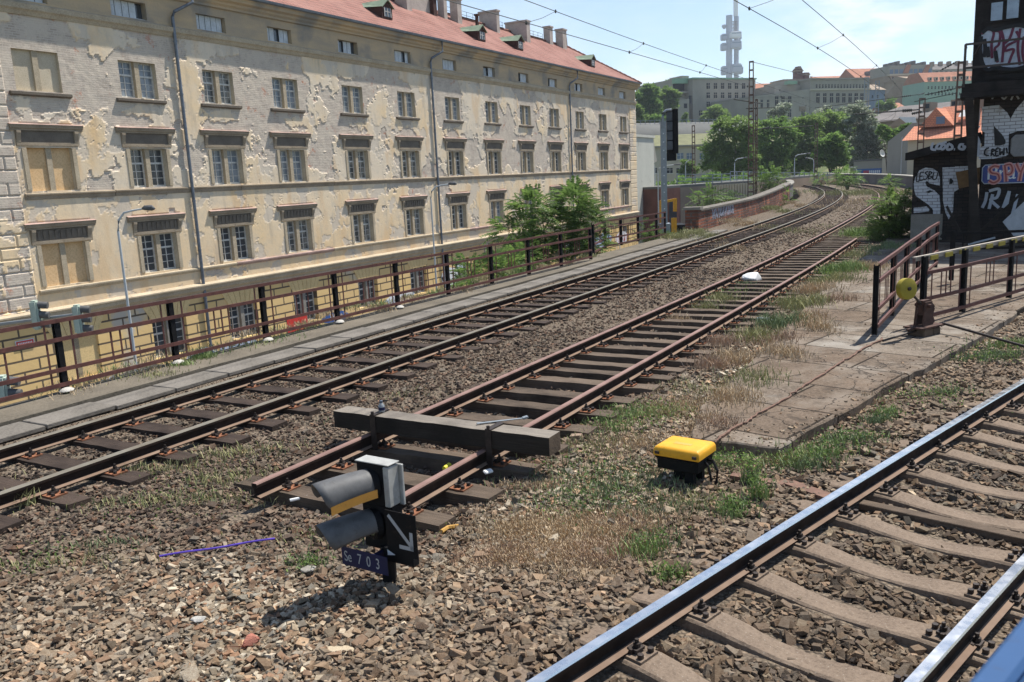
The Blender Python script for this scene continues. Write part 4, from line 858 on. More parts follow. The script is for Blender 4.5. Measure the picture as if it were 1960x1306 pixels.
# --- timber baulk across the disused track
A_, B_ = Vector((-1.96, 9.44, .03)), Vector((.33, 8.085, .03)); d = (B_-A_).normalized(); n = Vector((d.y, -d.x, 0)); th = math.atan2(d.y, d.x); Lb = (B_-A_).length+.10
bk_ = empty('buffer_baulk', A_, th, 'heavy black timber baulk lying across the two rails of the disused track', 'timber baulk')
mb = MB(); N = 22; rn = random.Random(3)
for i in range(N+1):
    x = -.05+Lb*i/N; j = lambda: rn.uniform(-.004, .004); mb.v += [(x, -.12+j(), 0+j()), (x, .12+j(), 0+j()), (x, .12+j(), .19+j()), (x, -.12+j(), .19+j())]
for i in range(N):
    for k in range(4): mb.f.append((i*4+k, i*4+(k+1) % 4, i*4+4+(k+1) % 4, i*4+4+k)); mb.m.append(1 if k == 2 else 0)
mb.f += [(3, 2, 1, 0), tuple(N*4+k for k in range(4))]; mb.m += [0, 2]; mb.build('timber', [M['wood_shade'], M['wood_lit'], M['wood_grey']], bk_)
for x in (.52, 2.02):
    mb = MB(); mb.box((x-.035, -.135, -.2), (x+.035, -.122, .195)); mb.box((x-.035, -.135, .193), (x+.035, .135, .205)); mb.build('iron_strap', M['steel_dark'], bk_)
    mb = MB(); mb.tube([(x, -.125, .2), (x, -.125, .24)], .018, 6); mb.build('bolt', M['steel_dark'], bk_)
# --- litter
def thing(mb, name, mat, label, cat, **k): o = mb.build(name, mat, **k); tag(o, label, cat); return o
def setw(o, loc, rz=0., rx=0., ry=0.): o.location = loc; o.rotation_euler = (rx, ry, rz); return o
bt = empty('plastic_bottle', atz(731, 789, .225), 0, 'small clear bottle with a dark cap standing on the timber baulk', 'bottle')
gm = NM('clear_plastic', .15, .5); gm.col((.55, .58, .6)); gm.b.inputs['Transmission Weight'].default_value = .6
mb = MB(); mb.lathe([(.032, 0), (.036, .01), (.036, .075), (.02, .10), (.014, .11)], 14); mb.build('bottle_body', gm.m, bt, smooth=True)
mb = MB(); mb.lathe([(.017, .11), (.018, .13), (.012, .135)], 12); mb.build('cap', plainc('cap_grey', (.08, .10, .13)), bt, smooth=True)
mb = MB(); mb.lathe([(.0368, .025), (.0368, .06)], 14); mb.build('bottle_label', M['navy_plate'], bt)
p0, p1 = atz(912, 811, .235), atz(1000, 801, .235); mb = MB(); mb.bar((0, 0, .0), (p1-p0), .03, .012, w2=.022); mb.bar((p1-p0), (p1-p0)*1.12+Vector((0, 0, .012)), .05, .022)
setw(thing(mb, 'metal_bar', M['galv'], 'shiny flat metal bar lying on the baulk near its right end', 'metal bar', bevel=.003), p0)
p0 = atz(850, 897, -.17); yc = MB(); yc.lathe([(.022, 0), (.03, .07), (.032, .075), (.0, .075)], 14); setw(thing(yc, 'paper_cup', plainc('cup_yellow', (.72, .62, .05), rough=.5), 'crushed yellow cup on the ballast between the disused rails', 'cup'), p0, R(150), R(90)).scale = (1, 1, 1.3)
p0, p1 = atz(305, 1065, -.175), atz(526, 1031, -.19); mb = MB(); pts = [p0.lerp(p1, t/12)+Vector((0, 0, .004*math.sin(t*.8)))-p0 for t in range(13)]; mb.tube(pts, .0085, 7)
setw(thing(mb, 'purple_rod', plainc('purple_plastic', (.09, .05, .36), rough=.5), 'thin purple plastic rod lying on the stones at lower left', 'rod', smooth=True), p0)
def rock(px, py, z, sx, sy, sz, mat, label, cat='stone', name='stone', seed=0):
    rn = random.Random(seed); bm = bmesh.new()
    for k in range(18):
        v = Vector((rn.gauss(0, 1), rn.gauss(0, 1), rn.gauss(0, 1))).normalized(); bm.verts.new((v.x*sx, v.y*sy, v.z*sz))
    bmesh.ops.convex_hull(bm, input=bm.verts); bmesh.ops.delete(bm, geom=[v for v in bm.verts if not v.link_faces], context='VERTS'); bmesh.ops.bevel(bm, geom=bm.edges[:], offset=min(sx, sy, sz)*.12, affect='EDGES')
    me = bpy.data.meshes.new(name); bm.to_mesh(me); bm.free(); me.materials.append(mat); o = bpy.data.objects.new(name, me); COL.objects.link(o); o.location = atz(px, py, z); o.rotation_euler = (0, 0, rn.uniform(-.5, .5)); tag(o, label, cat); return o
rock(478, 1226, -.2, .07, .06, .045, concrete('broken_brick', (.28, .10, .07), (.42, .18, .13), 8), 'chunk of red brick lying on the ballast near the bottom left', 'brick', 'brick_chunk', 4)
rock(652, 1248, -.22, .13, .06, .05, concrete('tan_stone', (.38, .30, .2), (.5, .42, .3), 6), 'large flat tan stone at the bottom, right of the brick chunk', seed=7)
rock(380, 1185, -.21, .06, .04, .02, M['limewash'], 'pale flat stone left of the signal shadow', seed=9)
rock(590, 1090, -.2, .07, .05, .03, M['conc_grey'], 'grey stone lying beside the signal number plate', seed=11)
mbp = rock(1440, 532, -.12, .33, .24, .16, M['white_plastic'], 'crumpled white plastic sack against the rusty rail further up', 'sack', 'plastic_sack', 15)
pb = MB(); pb.lathe([(.03, 0), (.035, .02), (.035, .2), (.012, .26), (.012, .28)], 12); setw(thing(pb, 'plastic_bottle', gm.m, 'discarded clear plastic bottle in the grass right of the disused track', 'bottle', smooth=True), atz(1450, 612, -.13), R(30), R(85)).scale = (1.5, 1.5, 1.3)
pw = MB(); pw.box((-.05, -.03, 0), (.05, .03, .03)); setw(thing(pw, 'plastic_scrap', M['white_plastic'], 'white scrap on the stones right of the disused rail below the baulk', 'litter', bevel=.01), atz(934, 905, -.17), .6, .3)
pw = MB(); pw.tube([(0, 0, 0), (.16, .05, .01)], .016, 8); setw(thing(pw, 'white_tube', M['white_plastic'], 'short white tube beside the buried end of the disused rail', 'litter'), atz(555, 958, -.19))
pw = MB(); pw.tube([(0, 0, 0), (.05, .08, .0), (.14, .1, 0)], .02, 6); setw(thing(pw, 'orange_scrap', plainc('orange_scrap', (.45, .25, .06)), 'small orange lump on the stones right of the signal arrow', 'litter'), atz(845, 1018, -.2))
# rusty channel and planks by the near track
p0, p1 = atz(1400, 912, -.165), atz(1500, 930, -.165); mb = MB(); mb.bar((0, 0, 0), p1-p0, .09, .05); setw(thing(mb, 'rusty_channel', plainc('rust_channel', (.15, .085, .06), rough=.85, var=.3), 'flat rusty channel lying between the yellow box and the near track', 'steel channel'), p0)
p0, p1 = atz(1498, 922, -.165), atz(1592, 955, -.165); mb = MB(); mb.bar((0, 0, 0), p1-p0, .13, .04); setw(thing(mb, 'rusty_cover_plate', M['rust_channel'], 'brown cover plate running from the rusty channel under the near rail', 'cover plate'), p0)
p0, p1 = atz(1648, 966, -.19), atz(1990, 1040, -.19); mb = MB(); mb.bar((0, 0, 0), p1-p0, .11, .06); setw(thing(mb, 'timber_plank', M['wood_grey'], 'grey timber plank lying beside a concrete sleeper in the near track', 'plank', bevel=.005), p0)
# crack line filled with rusty chain/wire across the platform
ch = [atz(1690, 648, -.06), atz(1640, 675, -.06), atz(1600, 700, -.06), atz(1550, 732, -.06), atz(1500, 765, -.06), atz(1440, 800, -.06), atz(1390, 830, -.06), atz(1365, 850, -.06)]; c0 = ch[0]
rn = random.Random(8); fine = []
for i in range(len(ch)-1):
    for k in range(10): fine.append(ch[i].lerp(ch[i+1], k/10)-c0+Vector((rn.uniform(-.02, .02), rn.uniform(-.02, .02), rn.uniform(-.004, .008))))
mb = MB(); mb.tube(fine, [.010+.010*rn.random() for _ in fine], 5); setw(thing(mb, 'rusty_wire_run', M['rust_channel'], 'rusty point wire lying in a groove along the concrete platform', 'wire'), c0)
# --- point lever with yellow weight
plainc('rusty_iron', (.07, .038, .028), rough=.85, var=.5, sc=12)
q = atz(1768, 640, -.075); lv = empty('point_lever', q, .55, 'hand point lever with round yellow counterweight on the platform edge', 'point lever')
mb = MB(); mb.box((-.23, -.16, 0), (.0, .14, .12)); mb.box((.02, -.15, 0), (.22, .13, .11)); mb.build('base_block', M['wood_grey'], lv, bevel=.01)
mb = MB(); mb.box((-.26, -.14, .12), (.24, .12, .145)); mb.prism([(-.12, .145), (.10, .145), (.06, .50), (-.08, .50)], -.06, -.04, 'y'); mb.prism([(-.12, .145), (.10, .145), (.06, .50), (-.08, .50)], .05, .07, 'y')
mb.tube([(-.02, -.10, .44), (-.02, .11, .44)], .03, 8); mb.bar((.07, 0, .40), (.20, 0, .16), .03, .03); mb.box((-.09, -.03, .30), (.06, .04, .52)); mb.bar((-.2, .0, .14), (-.17, 0, .42), .02); mb.bar((.05, 0, .5), (.17, 0, .38), .04, .06); mb.bar((.17, 0, .38), (.12, 0, .26), .05, .03); mb.bar((-.35, 0, .12), (-.1, 0, .13), .05, .02); mb.build('lever_stand', M['rusty_iron'], lv).scale = (1.25, 1.3, 1.08)
mb = MB(); mb.bar((-.02, 0, .44), (-.47, -.02, .76), .035, .022); ar = mb.build('lever_arm', M['steel_dark'], lv)
fc = (Vector((0, 0, H))-q-Vector((0, 0, .8))); ca, sa_ = math.cos(-.55), math.sin(-.55); fl = Vector((-.20, -.97, .1)); c = Vector((-.54, -.02, .80))
mb = MB(); mb.tube([c-fl*.05, c-fl*.045, c+fl*.045, c+fl*.05], [.155, .168, .168, .155], 36); w = mb.build('counterweight', M['yellow_old'], lv, smooth=True)
mb = MB(); mb.tube([c+fl*.05, c+fl*.075], .03, 10); mb.build('weight_bolt', M['steel_dark'], w)
q2 = Vector((.6, 0, 0)); a = math.atan2(-1.6, .55)-.55
mb = MB(); d1 = (atz(1990, 668, -.02)-q); ca, sa_ = math.cos(-.55), math.sin(-.55); d1 = Vector((d1.x*ca-d1.y*sa_, d1.x*sa_+d1.y*ca, .03)); d0 = (atz(1805, 622, .06)-q); d0 = Vector((d0.x*ca-d0.y*sa_, d0.x*sa_+d0.y*ca, .16)); mb.tube([d0, d0.lerp(d1, .25), d1], .022, 8)
d2 = (atz(1690, 652, -.02)-q); d2 = Vector((d2.x*ca-d2.y*sa_, d2.x*sa_+d2.y*ca, .05)); mb.tube([(-.15, 0, .09), d2], .018, 8); mb.build('operating_rod', M['steel_dark'], lv)
# --- tall colour-light signal seen from behind
q = Vector((7.03, 38.1, -.12)); ts = empty('signal_mast', q, -.1, 'tall grey signal mast with a black lamp head seen from the back', 'signal')
mb = MB(); mb.box((-.12, -.10, .25), (.13, .10, 4.95)); o = mb.build('mast', M['galv'], ts)
for k in range(12): z = .8+k*.36; bo = MB(); bo.box((-.02, -.125, z), (.03, -.10, z+.05)); bo.build('step_bolt', M['sign_white'], o)
mb = MB(); mb.box((-.24, -.2, 0), (.24, .2, .55)); mb.build('cable_box', M['galv'], ts, bevel=.02); mb = MB(); mb.box((-.35, -.3, -.3), (.35, .3, .04)); mb.build('foundation', M['conc_grey'], ts)
hdm = MB(); hdm.box((.42, -.12, 3.55), (.64, .3, 5.45)); hdm.box((.16, .0, 3.6), (.42, .22, 5.4)); hdm.box((.15, -.05, 3.25), (.55, .25, 3.6)); o = hdm.build('lamp_head', M['black_paint'], ts, bevel=.02)
bx = MB()
for k in range(4): z = 3.72+k*.41; bx.box((.155, -.09, z), (.40, .0, z+.37))
bx.build('lamp_door', plainc('slate_grey', (.09, .10, .11)), o, bevel=.012)
mb = MB(); mb.tube([(-.02, -.1, 4.7), (-.02, -.1, 5.15), (.03, -.1, 5.32), (.15, -.1, 5.40), (.36, -.1, 5.40)], .06, 10); mb.build('cable_elbow', M['galv'], ts, smooth=True)
# --- own train: strip of blue body side below the camera
a, b = Vector((.30, .69, 2.2)), Vector((1.4, 1.72, 2.2)); d = (b-a).normalized(); n = Vector((d.y, -d.x, 0)); mb = MB(); P0 = Vector((.437, .788, 2.175))
for o0, o1, z0_, z1_, mi in ((0, .035, -.25, .0, 0), (.035, .06, -.25, -.006, 1), (.06, .11, -.25, .0, 0), (.11, .6, -.25, -.03, 1)):
    q0, q1 = P0-d*1.4, P0+d*4; vs = []
    for qq in (q0, q1):
        for oo, zz in ((o0, z0_), (o1, z0_), (o1, z1_), (o0, z1_)): vs.append(qq+n*oo+Vector((0, 0, zz))-P0)
    mb.add(vs, [(0, 1, 2, 3), (7, 6, 5, 4), (0, 4, 5, 1), (1, 5, 6, 2), (2, 6, 7, 3), (3, 7, 4, 0)], mi)
o = mb.build('train_body_side', [plainc('train_blue', (.035, .085, .19), rough=.7, spec=.15, var=.05), plainc('train_dark', (.02, .03, .05), rough=.3, var=.1)], bevel=.006); o.location = P0; tag(o, 'blurred blue painted side of the train in the bottom right corner', 'train')
# ============================================================ signal cabin with graffiti (right edge)
CO = aty(1868, 470, 27.4); CO = Vector((CO.x, CO.y, -.08)); CU_ = Vector((.872, -.49, 0)); CN = Vector((-.49, -.872, 0))
cb = empty('signal_cabin', CO, math.atan2(CU_.y, CU_.x), 'derelict dark timber signal cabin covered in graffiti at the right edge', 'signal cabin')
# local: x right along the wall, y away from the camera, z up ; K = pixel -> local point on the plane y = yo
def K(px, py, yo=0.):
    d = ray(px, py); o = Vector((0, 0, H))-CO; n = -CN; t = (yo-o.dot(n))/d.dot(n); p = o+d*t; return (p.dot(CU_), p.z)
def cbb(mb, name, mat, **k): return mb.build(name, mat, cb, **k)
bw = NM('white_painted_brick', .8, .2); sep = bw.n.new('ShaderNodeSeparateXYZ'); bw.l.new(bw.tc.outputs['Object'], sep.inputs[0]); cmb = bw.n.new('ShaderNodeCombineXYZ'); bw.l.new(sep.outputs[0], cmb.inputs[0]); bw.l.new(sep.outputs[2], cmb.inputs[1])
bkn = bw.brick((.62, .64, .68), (.54, .56, .60), (.20, .19, .2), 1., .30, .105, .008, cmb.outputs[0]); bw.col(bw.mix(bw.rng(bw.noise(3, 5), .62, .75), bkn.outputs[0], (.25, .21, .18))); bw.bump(bw.math('MULTIPLY', bkn.outputs['Fac'], -1), .01); M['whitebrick'] = bw.m
bd = NM('shaded_dark_brick', .9, .15); sep = bd.n.new('ShaderNodeSeparateXYZ'); bd.l.new(bd.tc.outputs['Object'], sep.inputs[0]); cmb = bd.n.new('ShaderNodeCombineXYZ'); bd.l.new(sep.outputs[0], cmb.inputs[0]); bd.l.new(sep.outputs[2], cmb.inputs[1])  # near-black: shade on the cabin's sunless side put into the brick colour
bkn = bd.brick((.025, .022, .022), (.045, .035, .03), (.012, .012, .012), 1., .30, .105, .008, cmb.outputs[0]); bd.col(bd.mix(bd.rng(bd.noise(1.2, 5), .6, .75), bkn.outputs[0], (.10, .085, .07))); bd.bump(bd.math('MULTIPLY', bkn.outputs['Fac'], -1), .01); M['shadebrick'] = bd.m
M['cabwood'] = wood('shaded_black_boards', (.010, .009, .009), (.035, .030, .028))  # near-black: shade over the cabin put into the board colour
zf = K(1868, 190)[1]; zt_ = K(1868, 163)[1]
mb = MB(); mb.box((0, 0, 0), (6.5, 5, zf)); cbb(mb, 'base_wall', M['shadebrick'])
mb = MB(); fx = K(1838, 180, -.9)[0]; mb.box((fx, -.95, zf), (7.2, .4, zf+.16)); mb.box((fx+.03, -.90, zf+.16), (7.2, .4, zt_)); cbb(mb, 'gallery_floor', M['cabwood'], bevel=.01)
cx0 = K(1866, 100)[0]; mb = MB(); mb.box((cx0, 0, zt_), (6.5, 4.6, zt_+5.4)); mb.box((cx0-.05, -.06, zt_), (cx0+.18, .12, zt_+5.4)); cabin = cbb(mb, 'upper_room', M['cabwood'])
for z in np.arange(zt_+.12, zt_+.9, .16):
    mb = MB(); mb.box((cx0+.4, -.05-.01*(z % .3), z), (6.4, 0, z+.13)); mb.build('weatherboard', M['cabwood'], cabin)
rm_ = MB(); rm_.prism([(cx0-.5, zt_+5.4), (7, zt_+5.4), (7, zt_+5.6), (cx0-.5, zt_+5.6)], -.8, 5.2, 'y'); cbb(rm_, 'cabin_roof', M['cabwood'])
# windows
for (x0, y0), (x1, y1) in (((1896, 4), (1920, 41)), ((1926, -2), (1951, 37)), ((1962, -6), (1985, 33))):
    a, b = K(x0, y1), K(x1, y0); w = MB(); w.box((a[0]-.05, -.06, a[1]-.05), (b[0]+.05, -.02, b[1]+.05)); o = w.build('window', M['cabwood'], cabin); g = MB(); g.box((a[0], -.075, a[1]), (b[0], -.062, b[1])); g.build('pane', plainc('dusty_blue_glass', (.28, .36, .46), rough=.25, spec=.5, var=.2, sc=3), o)
# railing round the gallery
rl = MB(); zr = K(1842, 86, -.9)[1]; zm_ = K(1842, 131, -.9)[1]
for x in (fx+.08, fx+2.0, fx+4.2, fx+6.3): rl.bar((x, -.87, zt_-.1), (x, -.87, zr), .07)
for z in (zr, zm_): rl.bar((fx+.08, -.87, z), (7, -.87, z), .06); rl.bar((fx+.08, -.87, z), (fx+.08, .1, z), .045)
rl.bar((fx+.5, -.87, zr-.02), (cx0, .0, zr-.25), .04); cbb(rl, 'gallery_railing', plainc('grey_brown_iron', (.06, .05, .045), rough=.8))
# posts / props under the gallery
a, b = K(1846, 190, -.85), K(1871, 432, -.85)
pr = MB(); pr.bar((a[0]+.12, -.85, zf), (b[0]-.0, -.85, 0.), .24, .24); cbb(pr, 'timber_prop', M['wood_shade'])
a = K(1866, 190, -.5); pr = MB(); pr.box((a[0]-.02, -.5, 0), (a[0]+.14, -.3, zf)); cbb(pr, 'timber_prop', M['wood_shade'])
br_ = MB()
for (p, q_) in (((1945, 380), (1880, 440)), ((1965, 360), (1895, 430)), ((1812, 395), (1840, 450)), ((1840, 400), (1800, 455))):
    a, b = K(*p, -1.), K(*q_, -1.); br_.bar((a[0], -1., a[1]), (b[0], -1., b[1]), .09, .07)
cbb(br_, 'cross_brace', M['wood_shade'])
# lean-to shed on the left
sx0, sz0 = K(1749, 300, .6); sx1, _ = K(1862, 300, .6); zl, zr2 = K(1743, 300, .3)[1], K(1852, 268, .3)[1]
sh = MB(); sh.prism([(sx0, 0), (sx1, 0), (sx1, zr2-.1), (sx0, zl-.1)], .6, 4.5, 'y'); shed = cbb(sh, 'shed_wall', M['shadebrick'])
sh = MB(); sh.prism([(sx0-.22, zl-.12), (sx1+.2, zr2-.08), (sx1+.2, zr2+.22), (sx0-.22, zl+.12)], .1, 4.8, 'y'); cbb(sh, 'shed_roof', M['cabwood'])
def panel(pxs, mat, name, yo=.0, lift=.012, parent=None, sub=None):
    """painted area, given by its outline on the wall plane y = yo"""
    mb = MB(); mb.add([(K(px, py, yo)[0], yo-lift, K(px, py, yo)[1]) for px, py in pxs], [tuple(range(len(pxs)))]); return mb.build(name, mat, parent or cb, fix=False)
def line(segs, mat, w, name, yo=0., lift=.02, parent=None):
    mb = MB(); k = [0]
    def axf(u, v, o): return (u, yo-lift-o, v)
    for sgm in segs:
        k[0] += 1; pts = [K(px, py, yo) for px, py in sgm]
        if len(pts) == 2 or w < 0:
            for a, b in zip(pts[:-1], pts[1:]): stroke(mb, [a, ((a[0]+b[0])/2, (a[1]+b[1])/2), b], abs(w), .0006*k[0], axf, 0, 1)
        else: stroke(mb, pts, w, .0006*k[0], axf, 0, 5)
    return mb.build(name, mat, parent or cb, fix=False)
WB, PW, PK = M['whitebrick'], M['p_white'], M['p_black']
Y1 = .6
S_ = [(1749, 352), (1752, 340), (1760, 326), (1772, 321), (1786, 323), (1796, 330), (1799, 342), (1799, 356), (1779, 351), (1774, 346), (1771, 350), (1774, 357), (1789, 365), (1798, 374), (1800, 395), (1799, 438), (1786, 436), (1786, 402), (1777, 392), (1764, 383), (1753, 375), (1750, 364)]
panel(S_, WB, 'painted_letter', Y1); panel([(1804, 321), (1828, 320), (1830, 330), (1835, 362), (1826, 368), (1824, 405), (1816, 420), (1810, 408), (1805, 385)], WB, 'painted_letter', Y1)
panel([(1828, 319), (1854, 318), (1854, 328), (1829, 330)], WB, 'painted_letter', Y1); panel([(1817, 344), (1820, 341), (1825, 346), (1823, 352), (1817, 353)], PK, 'painted_letter', Y1, .02)
panel([(1771, 368), (1780, 364), (1786, 366), (1778, 370)], PK, 'painted_letter', Y1, .02)
line([[(1756, 333), (1754, 347), (1761, 346)], [(1768, 330), (1762, 331), (1761, 345), (1768, 344)], [(1761, 338), (1766, 337)], [(1777, 328), (1771, 331), (1776, 337), (1771, 344), (1768, 342)], [(1779, 328), (1777, 343)], [(1779, 328), (1784, 331), (1778, 336), (1784, 339), (1777, 343)], [(1788, 330), (1785, 341), (1789, 344), (1793, 340), (1795, 330)]], PK, .035, 'tag_lettering', Y1, .03)
mb = MB(); mb.box((sx0-.01, Y1-.03, .1), (sx0+.95, Y1-.005, .95)); mb.build('render_patch', M['conc_grey'], shed)
panel([(1749, 398), (1774, 395), (1779, 401), (1778, 405), (1749, 408)], WB, 'painted_patch', Y1, .035)
line([[(1786, 273), (1783, 285), (1792, 287)], [(1797, 275), (1792, 283), (1799, 285), (1803, 277), (1797, 275)], [(1812, 272), (1804, 275), (1810, 280), (1805, 286), (1801, 285)], [(1815, 275), (1813, 286), (1822, 285), (1822, 279), (1815, 275)], [(1826, 286), (1828, 286)], [(1845, 277), (1838, 277), (1836, 284), (1844, 286), (1847, 281), (1842, 281)]], M['p_silver'], .075, 'roof_edge_lettering', .08, .02)
mb = MB(); a, b = K(1829, 330, .35), K(1880, 361, .35); mb.add([(K(1829, 330, .3)[0], .3, K(1829, 330, .3)[1]), (K(1877, 320, .3)[0], .3, K(1877, 320, .3)[1]), (K(1880, 352, .3)[0], .3, K(1880, 352, .3)[1]), (K(1836, 361, .3)[0], .3, K(1836, 361, .3)[1])], [(0, 1, 2, 3)]); o = mb.build('brown_board', plainc('brown_board', (.16, .09, .035), rough=.8), cb, fix=False); sm = o.modifiers.new('s', 'SOLIDIFY'); sm.thickness = .03
# main wall graffiti
panel([(1880, 205), (1912, 201), (1928, 216), (1940, 238), (1946, 252), (1931, 257), (1930, 298), (1902, 304), (1873, 305), (1876, 282), (1884, 280), (1885, 254), (1878, 250)], WB, 'painted_letter')
panel([(1962, 190), (1975, 200), (1972, 250), (1946, 251), (1934, 228), (1944, 210)], WB, 'painted_letter', 0, .014); panel([(1902, 241), (1908, 247), (1918, 258), (1925, 270), (1924, 276), (1914, 279), (1904, 279)], PK, 'painted_letter', 0, .03)
line([[(1893, 283), (1886, 287), (1885, 296), (1893, 298)], [(1899, 285), (1897, 299)], [(1899, 285), (1904, 288), (1898, 292), (1904, 299)], [(1913, 284), (1907, 285), (1906, 298), (1912, 297)], [(1906, 291), (1911, 290)], [(1914, 284), (1914, 297), (1918, 290), (1921, 297), (1922, 283)], [(1926, 283), (1928, 294)], [(1928, 297), (1928, 299)]], PK, .045, 'crew_lettering', 0, .03)
line([[(1871, 205), (1872, 225), (1869, 240)], [(1868, 262), (1873, 275), (1870, 300)], [(1868, 248), (1873, 240)]], M['p_silver'], .12, 'painted_dashes', 0, .02)
line([[(1884, 188), (1892, 175), (1905, 172), (1899, 190)], [(1912, 178), (1922, 190), (1930, 176), (1925, 170)], [(1935, 192), (1942, 180), (1950, 190)]], M['p_silver'], .05, 'scribble', 0, .02)
line([[(1889, 368), (1886, 385), (1880, 398)], [(1893, 366), (1912, 362), (1908, 378), (1896, 382), (1912, 398)], [(1900, 372), (1893, 400)], [(1932, 366), (1920, 398)], [(1932, 366), (1926, 397)], [(1922, 386), (1929, 385)], [(1948, 372), (1938, 410)]], M['p_silver'], .09, 'silver_lettering', 0, .02)
# grey box sign and station-style blue sign over-sprayed
a, b = K(1933, 301, -.1), K(1978, 256, -.1); bx = MB(); bx.prism([(a[0]+.1, a[1]), (b[0], a[1]), (b[0], b[1]), (a[0]+.1, b[1]), (a[0], b[1]-.12), (a[0], a[1]+.12)], -.18, -.02, 'y'); cbb(bx, 'grey_sign_box', plainc('grey_sign_box', (.20, .20, .20), rough=.5, var=.15), bevel=.02)
a, b = K(1878, 353, -.2), K(2030, 309, -.2); w, h = b[0]-a[0], b[1]-a[1]; bs = MB(); bs.prism([(a[0]+.08, a[1]), (b[0], a[1]), (b[0], b[1]), (a[0]+.08, b[1]), (a[0], b[1]-.1), (a[0], a[1]+.1)], -.22, -.17, 'y', 1)
bs.prism([(a[0]+.09, a[1]+.03), (b[0], a[1]+.03), (b[0], b[1]-.03), (a[0]+.09, b[1]-.03), (a[0]+.03, b[1]-.11), (a[0]+.03, a[1]+.11)], -.228, -.2, 'y', 0); bsg = cbb(bs, 'blue_station_sign', [plainc('sign_blue', (.012, .04, .22), rough=.4, spec=.5, var=.12), M['p_silver']])
text('sign_lettering', 'Praha', .62, M['sign_white'], bsg, plane_M((a[0]+.12, -.232, a[1]+.14), (1, 0, 0), (0, 0, 1)), .001)
spy = [[(1913, 320), (1903, 318), (1895, 324), (1898, 331), (1910, 334), (1912, 344), (1902, 350), (1893, 346)], [(1923, 316), (1925, 332), (1926, 348)], [(1923, 317), (1934, 315), (1938, 325), (1934, 333), (1926, 334)], [(1945, 313), (1951, 326), (1953, 329)], [(1963, 311), (1955, 328), (1951, 347)]]
line(spy, M['p_pink'], .13, 'spray_lettering', -.2, .035, bsg); line(spy, plainc('p_brick', (.30, .07, .06), rough=.6), .045, 'spray_lettering', -.2, .045, bsg)
# bubble graffiti on the upper room
line([], PW, .1, 'g')
bpy.data.objects.remove(bpy.data.objects['g'])
panel([(1879, 66), (1888, 58), (1900, 57), (1912, 61), (1925, 54), (1940, 50), (1962, 52), (1980, 56), (1985, 120), (1960, 132), (1930, 130), (1912, 126), (1895, 134), (1884, 128), (1879, 110), (1877, 85)], plainc('chalky_white', (.42, .47, .55), rough=.8, var=.2, sc=9), 'bubble_letters', -.06, .02)
line([[(1879, 66), (1890, 57), (1902, 62), (1898, 85), (1899, 112)], [(1900, 60), (1914, 62), (1912, 85), (1904, 95), (1910, 120)], [(1916, 58), (1921, 80), (1918, 120)], [(1940, 52), (1932, 75), (1920, 85)], [(1945, 60), (1950, 75), (1928, 88), (1922, 100)], [(1953, 55), (1948, 90), (1952, 125)], [(1925, 98), (1940, 95), (1935, 110), (1930, 124)], [(1960, 70), (1957, 100), (1962, 125)]], M['p_maroon'], .075, 'bubble_outline', -.06, .035)
line([[(1878, 70), (1876, 95), (1880, 120), (1890, 134), (1905, 128), (1915, 132)], [(1884, 75), (1886, 95), (1883, 110)], [(1890, 90), (1892, 110)], [(1905, 98), (1908, 118)], [(1915, 131), (1940, 133), (1962, 128)], [(1880, 64), (1892, 55), (1905, 58), (1925, 53), (1948, 49), (1965, 52)]], PK, .11, 'bubble_outline', -.06, .04)
# clutter below: slanting pale board and dark planks
a, b, c = K(1919, 425, -1.2), K(1975, 372, -1.2), K(1975, 450, -1.2); d_ = K(1940, 452, -1.2)
mb = MB(); mb.add([(a[0], -1.2, a[1]), (b[0], -1.2, b[1]), (c[0], -1.2, c[1]), (d_[0], -1.2, d_[1])], [(0, 3, 2, 1)]); o = cbb(mb, 'leaning_board', plainc('pale_board', (.40, .42, .44), rough=.7, var=.12)); sm = o.modifiers.new('s', 'SOLIDIFY'); sm.thickness = .03
mb = MB(); a, b = K(1853, 465, -1.5), K(1892, 455, -1.5)
for i, (p, q_, w) in enumerate((((1853, 468), (1905, 455), .16), ((1840, 476), (1960, 470), .08), ((1830, 462), (1880, 468), .12))):
    a, b = K(*p, -1.6), K(*q_, -1.6); mb = MB(); dd = Vector((b[0]-a[0], 0, b[1]-a[1])); mb.bar((0, 0, 0), dd, w, .04); o = mb.build('timber_plank', M['pale_board'] if i == 0 else M['wood_shade']); o.location = CO+CU_*a[0]-CN*(-1.6)+Vector((0, 0, a[1])); o.rotation_euler = (0, 0, math.atan2(CU_.y, CU_.x)); tag(o, ['pale plank leaning in the shade below the signal cabin', 'long black plank lying on the platform before the signal cabin', 'short dark plank propped behind the black fence'][i], 'plank')
# ============================================================ overhead line, masts, lamps
def hz(px): return 342-.0486*(px-980)
def lattice(px, Y, ytop, ybot, w_top, w_bot, label, zb=None, arms=(), rungs=None, cat='catenary mast'):
    """ladder-type mast: two channels joined by battens; w in pixels at that depth"""
    k = Y/F; a, b = aty(px, ytop, Y), aty(px, ybot, Y); zt = a.z; zb = b.z if zb is None else zb; Hm = zt-zb
    T = empty('catenary_mast', (b.x, Y, zb), -.35, label, cat, None); wt, wb = w_top*k/2, w_bot*k/2; bw_ = max(.07, .045*Y/50)
    for s in (-1, 1):
        mb = MB(); mb.bar((s*wb, 0, -.0), (s*wt, 0, Hm), bw_, .12, up=(0, 1, 0)); mb.build('channel', M['mastrust'], T)
    n = rungs or int(Hm/.55); mb = MB()
    for i in range(n+1): t = i/n; w = wb+(wt-wb)*t; mb.box((-w, -.05, Hm*t-.11), (w, .05, Hm*t))
    mb.build('battens', M['mastrust'], T)
    return T
